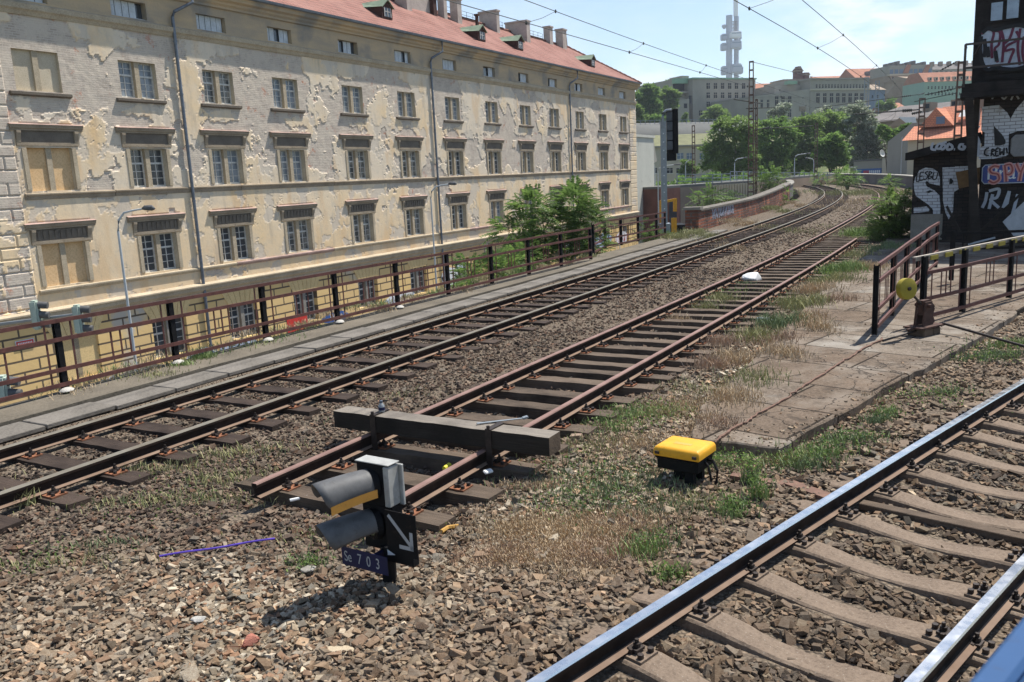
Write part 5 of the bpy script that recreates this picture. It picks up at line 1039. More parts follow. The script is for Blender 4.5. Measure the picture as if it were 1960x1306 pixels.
plainc('mastrust', (.13, .085, .065), rough=.85, var=.35, sc=3); plainc('wire_dark', (.05, .055, .05), rough=.6); plainc('concrete_lamp', (.50, .52, .52), rough=.6, var=.08); plainc('far_steel', (.24, .27, .30), rough=.8, var=.1)
m1 = lattice(1437, 62, 117, 372, 6.5, 13, 'tall rusty ladder-type mast standing behind the brick parapet wall, in front of the trees', zb=-6.3)
def arm(T, px0, py0, px1, py1, Y, r=.035, name='cantilever_arm', ins=True):
    a, b = aty(px0, py0, Y), aty(px1, py1, Y+.5); mw = T.matrix_basis.inverted(); a, b = mw @ a, mw @ b; mb = MB(); mb.tube([a, b], r, 6); o = mb.build(name, M['wire_dark'], T)
    if ins:
        q = a.lerp(b, .12); d = (b-a).normalized(); mb = MB()
        for i in range(5): p = q+d*i*.13; mb.tube([p, p+d*.05], r*2.4, 8)
        mb.build('insulator', M['wire_dark'], o)
    return o
bpy.context.view_layer.update()
arm(m1, 1447, 247, 1556, 241, 62); arm(m1, 1405, 190, 1455, 198, 62, .045, ins=False); arm(m1, 1428, 208, 1484, 206, 62, .03)
m1b = lattice(1447, 66, 190, 372, 3, 3, 'slim mast half hidden directly behind the tall ladder-type mast', zb=-6.3)
m2 = lattice(1762, 60, 188, 276, 9, 11, 'shorter rusty mast in front of the orange-roofed house', zb=-.2); arm(m2, 1760, 210, 1634, 219, 60, .05); arm(m2, 1765, 214, 1745, 218, 60, .04); arm(m2, 1757, 182, 1770, 178, 60, .03, ins=False); arm(m2, 1768, 180, 1560, 207, 62, .025)
m3 = lattice(1833, 42, 118, 262, 9, 15, 'rusty ladder-type mast just left of the signal cabin', zb=-.2); arm(m3, 1830, 119, 1800, 135, 42, .02); arm(m3, 1828, 170, 1770, 182, 42, .025); arm(m3, 1832, 178, 1750, 195, 42, .02, ins=False)
m4 = lattice(1656, 190, 148, 240, 6, 7, 'pale blue-grey lattice mast left of its twin above the silvery tree', zb=-2); m5 = lattice(1677, 190, 155, 240, 6, 7, 'pale blue-grey lattice mast right of its twin above the silvery tree', zb=-2)
for q in (m4, m5):
    for c in q.children: c.data.materials[0] = M['far_steel']
lattice(1561, 112, 236, 344, 4, 5, 'thin lattice mast standing among the trees beyond the bend', zb=.0); lattice(1328, 95, 240, 352, 4.5, 5.5, 'thin lattice mast on the far viaduct left of the dark tree', zb=.3)
def wire(path, off, z, s0, s1, name, label, r=.011, sag=.0, span=55., of2=None, z2=None):
    pts = []
    for s in np.arange(s0, s1, 2.5):
        x, y, _ = path.at(s, off); u = ((s-s0) % span)/span; pts.append(Vector((float(x), float(y), z-sag*4*u*(1-u))))
    return pts
def contact_pair(path, o1, z1, o2, z2, s0, s1, label, drops, sag=.35):
    a = wire(path, o1, z1, s0, s1, '', ''); b = wire(path, o2, z2, s0, s1, '', '', sag=sag); T = empty('overhead_wires', a[0], label=label, cat='overhead wires')
    def sh(P): return [p-a[0] for p in P]
    mb = MB(); mb.tube(sh(a), .009, 5); mb.build('contact_wire', M['wire_dark'], T); mb = MB(); mb.tube(sh(b), .009, 5); mb.build('messenger_wire', M['wire_dark'], T)
    for s in drops:
        i = (s-s0)/2.5; k = int(i); f_ = i-k
        if k+2 >= len(a): continue
        p, q = a[k].lerp(a[k+1], f_)-a[0], b[min(k+1, len(b)-2)].lerp(b[min(k+2, len(b)-1)], f_)-a[0]; mb = MB(); mb.tube([p, p.lerp(q, .5)+Vector((0, 0, -.03)), q], .006, 5)
        for e in (p, q): mb.lathe([(.015, -.04), (.028, 0), (.012, .04)], 6, tuple(e))
        mb.build('dropper', M['wire_dark'], T)
contact_pair(PA, .15, 5.92, -.35, 6.75, 6, 120, 'pair of overhead wires with droppers crossing the sky left of the tower', [12.6, 18.6, 25.2, 32, 39, 47, 56])
contact_pair(PB, .2, 6.05, .55, 7.0, 4, 120, 'pair of overhead wires with droppers crossing the sky right of the tower', [15.5, 23.5, 34, 46])
mb = MB(); a, b = aty(1437, 118, 62), aty(1660, 150, 120); mb.tube([a-a, (b-a)*.5-Vector((0, 0, .8)), b-a], .02, 5); o = mb.build('span_wire', M['wire_dark']); o.location = a; tag(o, 'thin wire running right from the top of the tall mast', 'wire')
def lamp(px, Y, ytop, side, reach, zb, label, r=.034, lean=0.):
    t = aty(px, ytop, Y); T = empty('street_lamp', (t.x, Y, zb), 0, label, 'street lamp'); h = t.z-zb; mb = MB(); R_ = reach*Y/F*side
    mb.tube([(0, 0, 0), (0, 0, h*.45), (0, 0, h-.55), (R_*.06, 0, h-.25), (R_*.25, 0, h-.05), (R_*.5, 0, h), (R_*.85, 0, h+.04)], [r*1.5, r*1.3, r, r, r*.9, r*.8, r*.7], 8); mb.build('pole', M['concrete_lamp'], T, smooth=True)
    mb = MB(); mb.tube([(R_*.82, 0, h+.04), (R_*.9, 0, h+.06), (R_*1.12, 0, h+.05), (R_*1.2, 0, h+.02)], [.03, .07, .08, .03], 8); mb.build('lamp_head', M['hood_grey'], T, smooth=True); return T
lamp(221, 24, 405, 1, 62, -6.3, 'tall curved street lamp in front of the second bay of windows from the left')
lamp(823, 40, 356, 1, 42, -6.3, 'tall curved street lamp in the middle of the old building, left of the leafy shrub')
for px, Y, yt, sd, rc, zb, lb in ((1253, 96, 312, -1, 14, -6.3, 'pale street lamp nearest the blank gable, arm to the left'), (1259, 88, 318, 1, 36, -6.3, 'pale street lamp left of the signal mast with a long arm to the right'), (1312, 104, 309, 1, 8, -6.3, 'small pale street lamp right of the signal mast head'), (1406, 104, 304, 1, 20, -6.3, 'curved street lamp under the dark tree, left of the tall mast'),
    (1521, 118, 296, 1, 26, .3, 'curved street lamp with a long arm right, beyond the bend'), (1558, 118, 303, -1, 14, .3, 'curved street lamp with its arm left, beyond the bend'), (1640, 125, 320, -1, 16, .3, 'short curved lamp in front of the blue banner'), (1727, 100, 262, 1, .1, -6.3, 'white lamp post against the grey gable wall')): lamp(px, Y, yt, sd, rc, zb, lb, .055)
# traffic lights in the street behind the fence
plainc('signal_green', (.40, .47, .40), rough=.5, var=.08)
def traffic(px, py, Y, label, arm_to=None, n=3, pole=None):
    c = aty(px, py, Y); T = empty('traffic_light', c, .15, label, 'traffic light'); mb = MB(); mb.box((-.13, -.16, -.15*n), (.10, .16, .15*n)); mb.build('housing', M['signal_green'], T, bevel=.05, seg=2, smooth=True)
    for k in range(n):
        z = (k-(n-1)/2)*.3; v = MB(); v.tube([(.10, 0, z), (.16, 0, z), (.36, 0, z-.03)], [.12, .11, .105], 14); v.build('visor', M['hood_grey'], T, smooth=True)
    return T
t1 = traffic(70, 603, 26, 'left traffic light hanging on an arm just above the fence rail')
t2 = traffic(151, 611, 26, 'right traffic light of the pair seen above the fence at the left')
t3 = traffic(8, 742, 20, 'traffic light low in the bottom left behind the fence bars', n=2)
a = aty(-60, 625, 26.2); b = aty(142, 602, 26.2); mb = MB(); o_ = a; mb.tube([a-o_+Vector((-1.5, 0, -5.5)), a-o_+Vector((-1.2, 0, -1)), a-o_+Vector((-.4, 0, -.1)), b-o_], [.09, .08, .07, .04], 8); o = mb.build('traffic_light_gantry', M['galv'], smooth=True); o.location = o_; tag(o, 'grey cantilever arm carrying the two traffic lights', 'signal arm')
# red street plate and small number plates on the wall
mb = MB(); a = L(17.15, -1.98, .045); mb.box((a[0], a[1]-.33, a[2]-.13), (a[0]+.02, a[1]+.33, a[2]+.13), 1); mb.box((a[0]+.02, a[1]-.30, a[2]-.10), (a[0]+.024, a[1]+.30, a[2]+.10), 0)
for i in range(9): mb.box((a[0]+.024, a[1]-.25+i*.058, a[2]-.0), (a[0]+.027, a[1]-.215+i*.058, a[2]+.055), 1)
mb.box((a[0]+.024, a[1]-.16, a[2]-.06), (a[0]+.027, a[1]+.16, a[2]-.035), 1); bput(mb, 'street_plate', [M['p_red'], M['sign_white']])
# ============================================================ far structures
def conc_c(n, c, **k): M[n] = plain(n, c, rough=.9, spec=.15, **k); return M[n]
conc_c('far_grey', (.29, .275, .235), var=.10, sc=.25); conc_c('far_beige', (.46, .42, .33), var=.12, sc=.3); conc_c('far_dark', (.02, .024, .03), var=.2); conc_c('far_cream', (.50, .44, .32), var=.1, sc=.3); conc_c('far_brown', (.27, .21, .155), var=.25, sc=.15)
conc_c('far_orange', (.36, .17, .11), var=.15, sc=.5); conc_c('far_green', (.25, .37, .30), var=.08, sc=.2); conc_c('far_slate', (.15, .135, .125), var=.25, sc=.4); conc_c('far_copper', (.22, .36, .26), var=.1); conc_c('roof_moss', (.16, .16, .085), var=.25, sc=.6); conc_c('far_conc', (.13, .13, .12), var=.15, sc=.3); conc_c('pale_gable', (.50, .49, .42), var=.07, sc=.4)
conc_c('brickred', (.14, .065, .05), var=.3, sc=.7); conc_c('tower_grey', (.33, .36, .42), var=.05, sc=.02); conc_c('tower_white', (.74, .74, .75), var=.03); conc_c('far_blue', (.14, .19, .26), var=.2, sc=.2); conc_c('far_white', (.62, .62, .60), var=.06)  # tower_grey: part of the haze before the tower is put into the colour
class House:
    def __init__(s, name, label, pl, pr, Y0, Y1=None, zb=None, depth=12, cat='building', wall='far_grey', ytop=None, ytr=None):
        """pl, pr: pixel columns of the left and right corner of the front at depths Y0, Y1"""
        Y1 = Y1 or Y0; s.a, s.b = aty(pl, ytop, Y0), aty(pr, ytop if ytr is None else ytr, Y1); s.zt = s.a.z; zb = s.a.z-30 if zb is None else zb
        s.th = math.atan2(s.b.y-s.a.y, s.b.x-s.a.x); s.w = math.hypot(s.b.x-s.a.x, s.b.y-s.a.y); s.o = Vector((s.a.x, s.a.y, zb)); s.h = s.zt-zb; s.d = depth
        s.T = empty(name, s.o, s.th, label, cat); mb = MB(); mb.box((0, 0, 0), (s.w, depth, s.h)); s.wall = mb.build('wall', M[wall], s.T); s.pl, s.pr, s.zb = pl, pr, zb
    def loc(s, px, py):
        d = ray(px, py); o = Vector((0, 0, H))-s.o; n = Vector((math.sin(s.th), -math.cos(s.th), 0)); t = -o.dot(n)/d.dot(n); p = o+d*t; return p.x*math.cos(s.th)+p.y*math.sin(s.th), p.z
    def win(s, cols, rows, w, h, mat='far_dark', frame=None, name='window'):
        """window centres given in photo pixels, size in pixels"""
        k = (s.o.y)/F
        for cx in cols:
            for cy in rows:
                x, z = s.loc(cx, cy); ww, hh = w*k/2*1.12, h*k/2*1.05; mb = MB(); mb.box((x-ww, -.06, z-hh), (x+ww, .0, z+hh), 0); mb.box((x-ww-.1, -.12, z-hh-.12), (x+ww+.1, 0, z-hh), 1); mb.box((x-ww*.06, -.08, z-hh), (x+ww*.06, -.06, z+hh), 1); mb.box((x-ww, -.08, z+hh*.25), (x+ww, -.06, z+hh*.35), 1)
                mb.build(name, [M[mat], M[frame or 'far_beige']], s.T)
    def band(s, z, t=.4, out=.25, mat='far_beige', name='cornice'): mb = MB(); mb.box((-out, -out, z), (s.w+out, s.d+out, z+t)); return mb.build(name, M[mat], s.T)
    def gable(s, rise, mat='far_orange', over=.4, ax='x', name='roof', z=None):
        z = s.h if z is None else z; mb = MB()
        if ax == 'x': mb.prism([(-over, z), (s.d+over, z), (s.d/2, z+rise)], -over, s.w+over, 'x')
        else: mb.prism([(-over, z), (s.w+over, z), (s.w/2, z+rise)], -over, s.d+over, 'y')
        return mb.build(name, M[mat], s.T)
    def box(s, x0, x1, y0, y1, z0, z1, mat, name, par=None): mb = MB(); mb.box((x0, y0, z0), (x1, y1, z1)); return mb.build(name, M[mat], par or s.T)
# blank gable next to the old building
g = House('gable_house', 'plain pale gable wall standing right of the old building', 1213, 1251, 87, 93, -6.3, 14, wall='pale_gable', ytop=262); g.band(g.h, .25, .12, 'pale_gable', 'coping')
mb = MB(); mb.prism([(g.w, g.h-.3), (g.w+1.1, g.h-2.4), (g.w, g.h-2.6)], 0, 14, 'y'); mb.build('roof', M['far_grey'], g.T)
# low office block and long curved concrete gallery
o1_ = House('office_block', 'low beige block with a mossy flat roof behind the signal mast', 1236, 1540, 172, 178, -6.3, 14, wall='far_beige', ytop=284); o1_.band(o1_.h, .3, .5, 'far_grey', 'roof_edge')
rr_ = MB(); rr_.prism([(-.3, o1_.h+.3), (14.4, o1_.h+3.0), (14.4, o1_.h+.3)], -.4, o1_.w+.3, 'x'); rr_.build('roof', M['roof_moss'], o1_.T)
o1_.win([1302, 1320, 1345, 1366, 1390, 1420], [299], 11, 10, 'far_blue', 'far_white'); o1_.win([1252, 1275, 1282, 1300, 1330, 1440, 1468, 1500], [327], 10, 9, 'far_dark', 'far_white')
a = aty(1215, 232, 215); G2 = House('road_gallery', 'long rounded grey concrete gallery on the slope above the office block', 1215, 1470, 215, 235, -4, 16, wall='far_conc', ytop=262); pr = [(0, G2.h-1.5)]+[(-1.5+9*(1-math.cos(t)), G2.h-1.5+5.2*math.sin(t)) for t in np.linspace(0.05, 1.5, 10)]+[(16, G2.h+3.6), (16, G2.h-1.5)]
mb = MB(); mb.prism(pr, -.5, G2.w, 'x'); mb.build('barrel_roof', M['far_conc'], G2.T, smooth=True); ft = MB()
for i in range(30): x = i*G2.w/30; ft.bar((x, 3.5, G2.h+2.6), (x, 3.5, G2.h+4.1), .1)
ft.bar((0, 3.5, G2.h+4.1), (G2.w, 3.5, G2.h+4.1), .1); ft.build('railing', M['far_steel'], G2.T)
# memorial building (left) and museum (right)
mA = House('memorial_building', 'grey stone block with three rows of square windows below the tower', 1326, 1446, 300, 312, 8, 30, wall='far_grey', ytop=151, ytr=150); mA.band(mA.h-.1, .5, .3, 'far_copper', 'roof_edge')
mA.win([1355.5, 1369.3, 1383, 1396.6, 1409.6, 1423.2], [165, 183, 200.5], 6.6, 10); mA.win([1397, 1424, 1341], [217], 6.5, 9)
x0, z0 = mA.loc(1301, 149); x1, z1 = mA.loc(1327, 149); o = mA.box(x0, x1, 4, 26, 0, z0, 'far_grey', 'side_wing'); x0, z0 = mA.loc(1302.5, 172); x1, z1 = mA.loc(1323, 156); mA.box(x0, x1, 3.6, 4, z0, z1, 'far_dark', 'loggia_shade', o); mA.box(x0-.5, x1+.5, 2.4, 4, z1-.4, z1+1.3, 'far_copper', 'awning', o); mA.box(x0-1, x1+1, 2.2, 4, z0-.8, z0-.3, 'far_grey', 'balcony', o)  # dark box on the wing stands for the shade inside the loggia
x0, z0 = mA.loc(1322, 144); x1, z1 = mA.loc(1336, 144); mA.box(x0, x1, 5, 12, mA.h, z0+.4, 'far_grey', 'roof_house'); x0, z0 = mA.loc(1274, 193); x1, z1 = mA.loc(1312, 191); o = mA.box(x0, x1, -2, 20, 0, z1, 'far_grey', 'low_wing')
for cx, cy, w_, h_ in ((1284, 203, 2.5, 6), (1288, 203, 2.5, 6), (1305, 204, 7, 8), (1321, 191, 5, 14)):
    x, z = mA.loc(cx, cy); k = 300/F/2; mA.box(x-w_*k, x+w_*k, -2.1 if cx < 1312 else -.1, -1.9 if cx < 1312 else .1, z-h_*k, z+h_*k, 'far_dark', 'window')
mC = House('museum_building', 'long grey museum with tall windows and a flat roof left of the silvery tree', 1551, 1665, 300, 308, 6, 30, wall='far_grey', ytop=153, ytr=154); mC.band(mC.h, .5, .4, 'far_grey', 'parapet'); x, z = mC.loc(1551, 173.5); mC.band(z, .5, .35, 'far_beige', 'string_course')
mC.win([1563+i*5.9 for i in range(17)], [165.5], 2.6, 6.5); mC.win([1565.5, 1578.5, 1591.5, 1603.5, 1615, 1627, 1638.5, 1649.5], [188], 6.5, 16.5); mC.win([1590, 1612, 1635], [212], 8, 12)
x0, z0 = mC.loc(1500, 164); x1, z1 = mC.loc(1552, 160); mC.box(x0, x1, 5, 28, 0, z1, 'far_grey', 'upper_wing')
x0, z0 = mC.loc(1519, 159); x1, z1 = mC.loc(1537, 156); mC.box(x0, x1, 3, 5, z0, z0+1.0, 'far_copper', 'copper_canopy'); x0, _ = mC.loc(1530, 150); x1, _ = mC.loc(1552, 150); mC.box(x0, x1, 6, 20, mC.h-3, mC.h+.6, 'far_grey', 'stair_block')
mB = House('museum_front_wing', 'lower grey front wing with three tall windows and carved relief, trees below it', 1446, 1550, 285, 298, 6, 20, wall='far_grey', ytop=186, ytr=172)
mbx = MB(); zl_, zr_ = mB.loc(1446, 188)[1], mB.loc(1550, 171)[1]; mbx.prism([(0, mB.h-.2), (mB.w, mB.h-.2), (mB.w, zr_), (0, mB.h+.3)], 0, 20, 'y'); mbx.build('raked_parapet', M['far_grey'], mB.T)
mB.win([1486.5, 1498.5, 1511.5], [194], 7.5, 17); mB.win([1511, 1537], [217], 8, 14); mB.win([1458, 1470], [199], 5, 14)
for i in range(4): x, z = mB.loc(1536, 205+i*2.4); mB.box(x-1.6, x+1.6, -.2, 0, z-.12, z+.12, 'far_brown', 'relief')
# the television tower
TY = 1300.; k = TY/F; tp = aty(1402, 160, TY); tw_ = empty('television_tower', (tp.x, TY, 0), 0, 'tall television tower of grey columns carrying three tiers of rounded pods', 'tower')
def TX(px, py): p = aty(px, py, TY); return p.x-tp.x, p.z
def col_(pxa, pxb, y0, y1, dy, mat, name, n=20):
    x0, z0 = TX(pxa, y1); x1, z1 = TX(pxb, y0); mb = MB(); r = (x1-x0)/2; mb.tube([((x0+x1)/2, dy, z0), ((x0+x1)/2, dy, z1)], r, n); return mb.build(name, M[mat], tw_, smooth=True)
col_(1389.3, 1401., 30, 175, -2, 'tower_grey', 'column'); col_(1405.3, 1414.8, 31, 175, 2, 'tower_grey', 'column'); col_(1395, 1403.3, 35, 175, 16, 'tower_grey', 'column')
a = col_(1404.6, 1413.6, -25, 31.2, 2, 'tower_white', 'antenna_mast')
def pod(pxa, pxb, ya, yb, dy, depth, name='pod', mat='tower_grey'):
    x0, z0 = TX(pxa, yb); x1, z1 = TX(pxb, ya); mb = MB(); mb.box((x0, dy-depth/2, z0), (x1, dy+depth/2, z1)); o = mb.build(name, M[mat], tw_, bevel=min(x1-x0, z1-z0)*.13, seg=2, smooth=True); mb = MB(); zz = (z0+z1)/2
    mb.box((x0+1, dy-depth/2-.15, zz+(z1-z0)*.12), (x1-1, dy-depth/2+.2, zz+(z1-z0)*.26)); mb.build('window_band', M['far_blue'], o); return o
for ya, yb in ((62.5, 76), (79.8, 95.5), (124, 142)):
    e = 2.5 if ya > 100 else 0
    pod(1380.3+e*.3, 1390.5+e*.3, ya+3, yb+2, 0, 12); pod(1394.5+e, 1414.3+e*.4, ya, yb, -9, 14, mat='tower_white' if ya < 70 else 'tower_grey'); pod(1413.8, 1420.7+e*1.2, ya+2.5, yb-1, 8, 12)
x0, z0 = TX(1396, 61); x1, z1 = TX(1409, 42); tr = MB()
for i in range(7): x = x0+(x1-x0)*i/6; tr.bar((x, -4, z0), (x, -4, z1), .7)
for i in range(4): z = z0+(z1-z0)*i/3; tr.bar((x0, -4, z), (x1, -4, z), .8)
tr.build('antenna_gallery', M['far_slate'], tw_); tr = MB(); x0, z0 = TX(1383.5, 56); x1, z1 = TX(1388.5, 47); tr.lathe([(1.2, z0), (3.4, z0+3), (3.4, z0+5), (1.5, z1)], 10, ((x0+x1)/2, 0, 0)); tr.build('dish_platform', M['tower_grey'], tw_)
# far parapets, railing and second viaduct
m = NM('rough_brickwork', .92, .1); v = m.vec(); sep = m.n.new('ShaderNodeSeparateXYZ'); m.l.new(m.tc.outputs['Object'], sep.inputs[0]); ad = m.math('ADD', sep.outputs[0], sep.outputs[1]); cmb = m.n.new('ShaderNodeCombineXYZ'); m.l.new(ad, cmb.inputs[0]); m.l.new(sep.outputs[2], cmb.inputs[1])
bkn = m.brick((.31, .11, .065), (.15, .07, .05), (.19, .16, .14), 1., .5, .16, .022, cmb.outputs[0]); c = m.mix(m.rng(m.noise(.8, 6, .75), .42, .6), bkn.outputs[0], (.075, .06, .05)); c = m.mix(m.rng(m.noise(1.6, 6, .7), .52, .58), c, m.mix(bkn.outputs['Fac'], (.40, .14, .075), (.22, .18, .15))); m.col(c); m.bump(m.math('SUBTRACT', m.noise(9, 4), bkn.outputs['Fac']), .05); M['brickwall'] = m.m
def parapet(path, s0, s1, off, h, th, label, wallm, copm, zb=-.3, name='parapet_wall', ds=1.5, rise=0.):
    S = np.append(np.arange(s0, s1, ds), s1); P = [(*[float(q) for q in path.at(v_, off)[:2]], 0) for v_ in S]; D_ = [float(path.at(v_)[2]) for v_ in S]; o_ = Vector(P[0]); T = empty(name, o_, 0, label, 'wall')
    P = [tuple(Vector(p)-o_) for p in P]; mb = MB(); mb.sweep([(-th/2, zb), (-th/2, h), (th/2, h), (th/2, zb)], P, D_)
    if rise: mb.v = [(a, b, c+(rise*min(1, max(0, (i//4)/len(P)-.4)/.6) if i % 4 in (1, 2) else 0)) for i, (a, b, c) in enumerate(mb.v)]
    P = [(a, b, c+rise*min(1, max(0, i/len(P)-.4)/.6)) for i, (a, b, c) in enumerate(P)]; mb = mb; mb.build('masonry', M[wallm], T); mb = MB(); mb.sweep([(-th/2-.08, h), (-th/2-.08, h+.10), (0, h+.16), (th/2+.08, h+.10), (th/2+.08, h)], P, D_); mb.build('coping', M[copm], T); return T
s_near, off_near = [float(q) for q in PA.so(np.array(8.5), np.array(40.06))]
s_near += 2.1
W1 = parapet(PA, s_near, s_near+33, off_near-.25, .70, .5, 'red brick parapet wall with stone coping and faded graffiti left of the curving track', 'brickwall', 'conc_dirty', rise=.45)
x, y, th_ = PA.at(s_near, off_near-.25); mb = MB(); mb.M = Matrix.Rotation(-float(th_), 4, 'Z'); mb.box((-.36, -.35, -.3), (.30, .02, .78), 0); mb.box((-.45, -.42, .78), (.40, .1, .92), 1); mb.build('end_pier', [M['brickwall'], M['conc_grey']], W1)
gf_ = MB(); rn = random.Random(5); gm_ = []
for i in range(26):
    s = s_near+2.4+i*.19; P = []
    for k in range(4): P.append((s+rn.uniform(-.12, .12), .18+.18*k+rn.uniform(-.05, .05)))
    gm_.append(P)
x0, y0, _ = PA.at(s_near, off_near-.25)
def wax(u, v_, o): x, y, _ = PA.at(u, off_near+.008+o); return (float(x)-float(x0), float(y)-float(y0), v_)
for i, P in enumerate(gm_): stroke(gf_, P, .06, .0006*i, wax, 0, 4)
gf_.build('graffiti', M['p_lilac'], W1, fix=False)
parapet(PB, 66, 138, 3.4, .95, .5, 'dark weathered parapet wall on the outer side of the bend', 'sootwall' if 'sootwall' in M else 'far_slate', 'far_grey')
parapet(PA, s_near+38, s_near+62, off_near-.6, .9, .5, 'far stretch of low dark parapet behind the end of the brick wall', 'far_slate', 'conc_grey')
def railing(pts, label, h=1.25, step=1.6, mat='far_steel', name='railing'):
    T = empty(name, pts[0], 0, label, 'railing'); o_ = Vector(pts[0])
    for a, b in zip(pts[:-1], pts[1:]):
        a, b = Vector(a)-o_, Vector(b)-o_; n = max(1, int((b-a).length/step))
        for i in range(n): q = a.lerp(b, i/n); mb = MB(); mb.bar(q, q+Vector((0, 0, h)), .09); mb.build('post', M[mat], T)
        mb = MB()
        for z in (h, h*.62, h*.25): mb.bar(a+Vector((0, 0, z)), b+Vector((0, 0, z)), .07)
        mb.build('rails', M[mat], T)
    return T
V0, V1, V2 = aty(1262, 352, 88), aty(1455, 351, 100), aty(1600, 347, 126); V0.z = V1.z = V2.z = 1.05
railing([aty(1398, 349, 99), aty(1500, 349, 110), aty(1592, 347, 122)], 'grey steel railing along the far viaduct beneath the trees', 1.2)
def sec(name, pts, z0, z1, w, mat, parent): 
    mb = MB()
    for a, b in zip(pts[:-1], pts[1:]): a, b = Vector(a), Vector(b); d = (b-a).normalized(); n = Vector((d.y, -d.x, 0)); mb.add([p+n*s+Vector((0, 0, z)) for p in (a, b) for s in (0, -w) for z in (z0, z1)], [(0, 1, 5, 4), (2, 6, 7, 3), (1, 3, 7, 5), (0, 4, 6, 2), (0, 2, 3, 1), (4, 5, 7, 6)])
    return mb.build(name, mat, parent)
fv = empty('branch_viaduct', V0, 0, 'second railway viaduct with brick arches and a riveted girder span, behind the parapet', 'viaduct'); off = V0.copy()
va, vb, vc = V0-off, V1-off, V2-off; q1 = (aty(1302, 352, 91)-off); q1.z = 0; q2 = aty(1364, 352, 94)-off; q2.z = 0; q3 = aty(1447, 352, 99)-off; q3.z = 0
sec('deck_edge', [va, q1, q2, q3, vc], -.15, .08, 5, M['far_conc'], fv); sec('brick_pier', [va, q1], -7, -.15, 5, M['brickred'], fv); sec('stone_pier', [q1+Vector((0, 0, 0)), q2], -7, -.15, 5, M['far_brown'], fv); sec('abutment', [q3, vc], -7, -.15, 5, M['far_brown'], fv)
sec('girder', [q2, q3], -1.75, -.15, .5, M['far_cream'], fv); rb = MB(); d = (q3-q2).normalized(); n = Vector((d.y, -d.x, 0))
for i in range(17): p = q2.lerp(q3, i/16); rb.bar(p+n*.1+Vector((0, 0, -1.75)), p+n*.1+Vector((0, 0, -.15)), .16, .14)
rb.bar(q2+n*.12+Vector((0, 0, -1.7)), q3+n*.12+Vector((0, 0, -1.7)), .2, .14); rb.build('stiffeners', M['far_cream'], fv)
for c_ in (1264, 1287):
    c0 = aty(c_, 352, 89.4)-off; c0.z = 0; d = (q1-va).normalized(); n = Vector((d.y, -d.x, 0)); ar = MB(); pts = [c0+d*(math.cos(t)*.75)+n*.03+Vector((0, 0, -2.0+math.sin(t)*.75)) for t in np.linspace(0, math.pi, 12)]; ar.add([c0+d*.75+n*.03+Vector((0, 0, -6)), *pts, c0-d*.75+n*.03+Vector((0, 0, -6))], [tuple(range(14))]); ar.build('arch_shade', M['far_dark'], fv, fix=False)  # flat dark sheet on the pier stands for the shade inside the arch
railing([aty(1296, 352, 91), aty(1364, 352, 94), aty(1398, 350, 97)], 'thin railing on the deck edge above the brick arch of the far viaduct', 1.0, 2.)
# excavator arm showing above the parapet
ex = aty(1283, 440, 72); exT = empty('excavator', (ex.x, 72, -6.3), 0, 'yellow excavator standing in the street below, boom raised, behind the signal mast', 'excavator'); k = 72/F
def E_(px, py): p = aty(px, py, 72); return (p.x-ex.x, 0, p.z+6.3)
mb = MB(); mb.bar(E_(1266, 430), E_(1266, 384), .25, .3); mb.build('boom', M['yellow_cast'], exT); mb = MB(); mb.bar(E_(1264, 388), E_(1294, 382), .2, .2); mb.build('stick', M['yellow_cast'], exT); mb = MB(); mb.bar(E_(1292, 380), E_(1292, 405), .25, .3, w2=.18); mb.build('bucket_link', M['yellow_cast'], exT)
mb = MB(); a = E_(1285, 440); mb.box((a[0]-1.3, -.5, .9), (a[0]+1.3, 2.5, a[2]+.4)); mb.build('cab', M['black_paint'], exT); mb = MB(); mb.box((a[0]-.1, -.6, 1), (a[0]+.35, -.5, a[2]+1.0)); mb.build('cab_pillar', M['yellow_cast'], exT)
for s in (-1, 1): mb = MB(); mb.prism([(-1.8, .15), (-1.5, 0), (1.5, 0), (1.8, .15), (1.8, .7), (1.5, .9), (-1.5, .9), (-1.8, .7)], s*1.3-.3, s*1.3+.3, 'y'); mb.build('track', M['steel_dark'], exT)
# grey gable house, orange roofed house, billboards
gh = House('grey_gable_house', 'grey rendered gable wall between the trees and the orange-roofed house', 1699, 1744, 112, 106, -6.3, 12, wall='far_grey', ytop=272, ytr=272); z1 = gh.loc(1742, 236)[1]; mb = MB(); mb.prism([(0, gh.h), (gh.w, gh.h), (gh.w, z1)], 0, 12, 'y'); mb.build('gable', M['far_grey'], gh.T)
oh = House('orange_roofed_house', 'cream house with bright orange tiled roofs left of the signal cabin', 1738, 1900, 98, 92, -6.3, 10, wall='far_cream', ytop=269, ytr=262); mt = NM('orange_tiles', .85, .2); sep = mt.n.new('ShaderNodeSeparateXYZ'); mt.l.new(mt.tc.outputs['Object'], sep.inputs[0]); cmb = mt.n.new('ShaderNodeCombineXYZ'); mt.l.new(sep.outputs[0], cmb.inputs[0]); mt.l.new(sep.outputs[2], cmb.inputs[1])
bkn = mt.brick((.60, .25, .14), (.50, .20, .12), (.30, .12, .08), 1., .3, .2, .02, cmb.outputs[0]); mt.col(bkn.outputs[0]); M['orangetile'] = mt.m
mb = MB(); mb.prism([(-.5, oh.h), (3.2, oh.h+1.6), (3.2, oh.h)], -.5, oh.w, 'x'); mb.build('lower_roof', M['orangetile'], oh.T); mb = MB(); mb.prism([(2.4, oh.h+1.3), (10, oh.h+1.3), (5.2, oh.h+3.6)], 1.9, oh.w, 'x'); up = mb.build('upper_roof', M['orangetile'], oh.T)
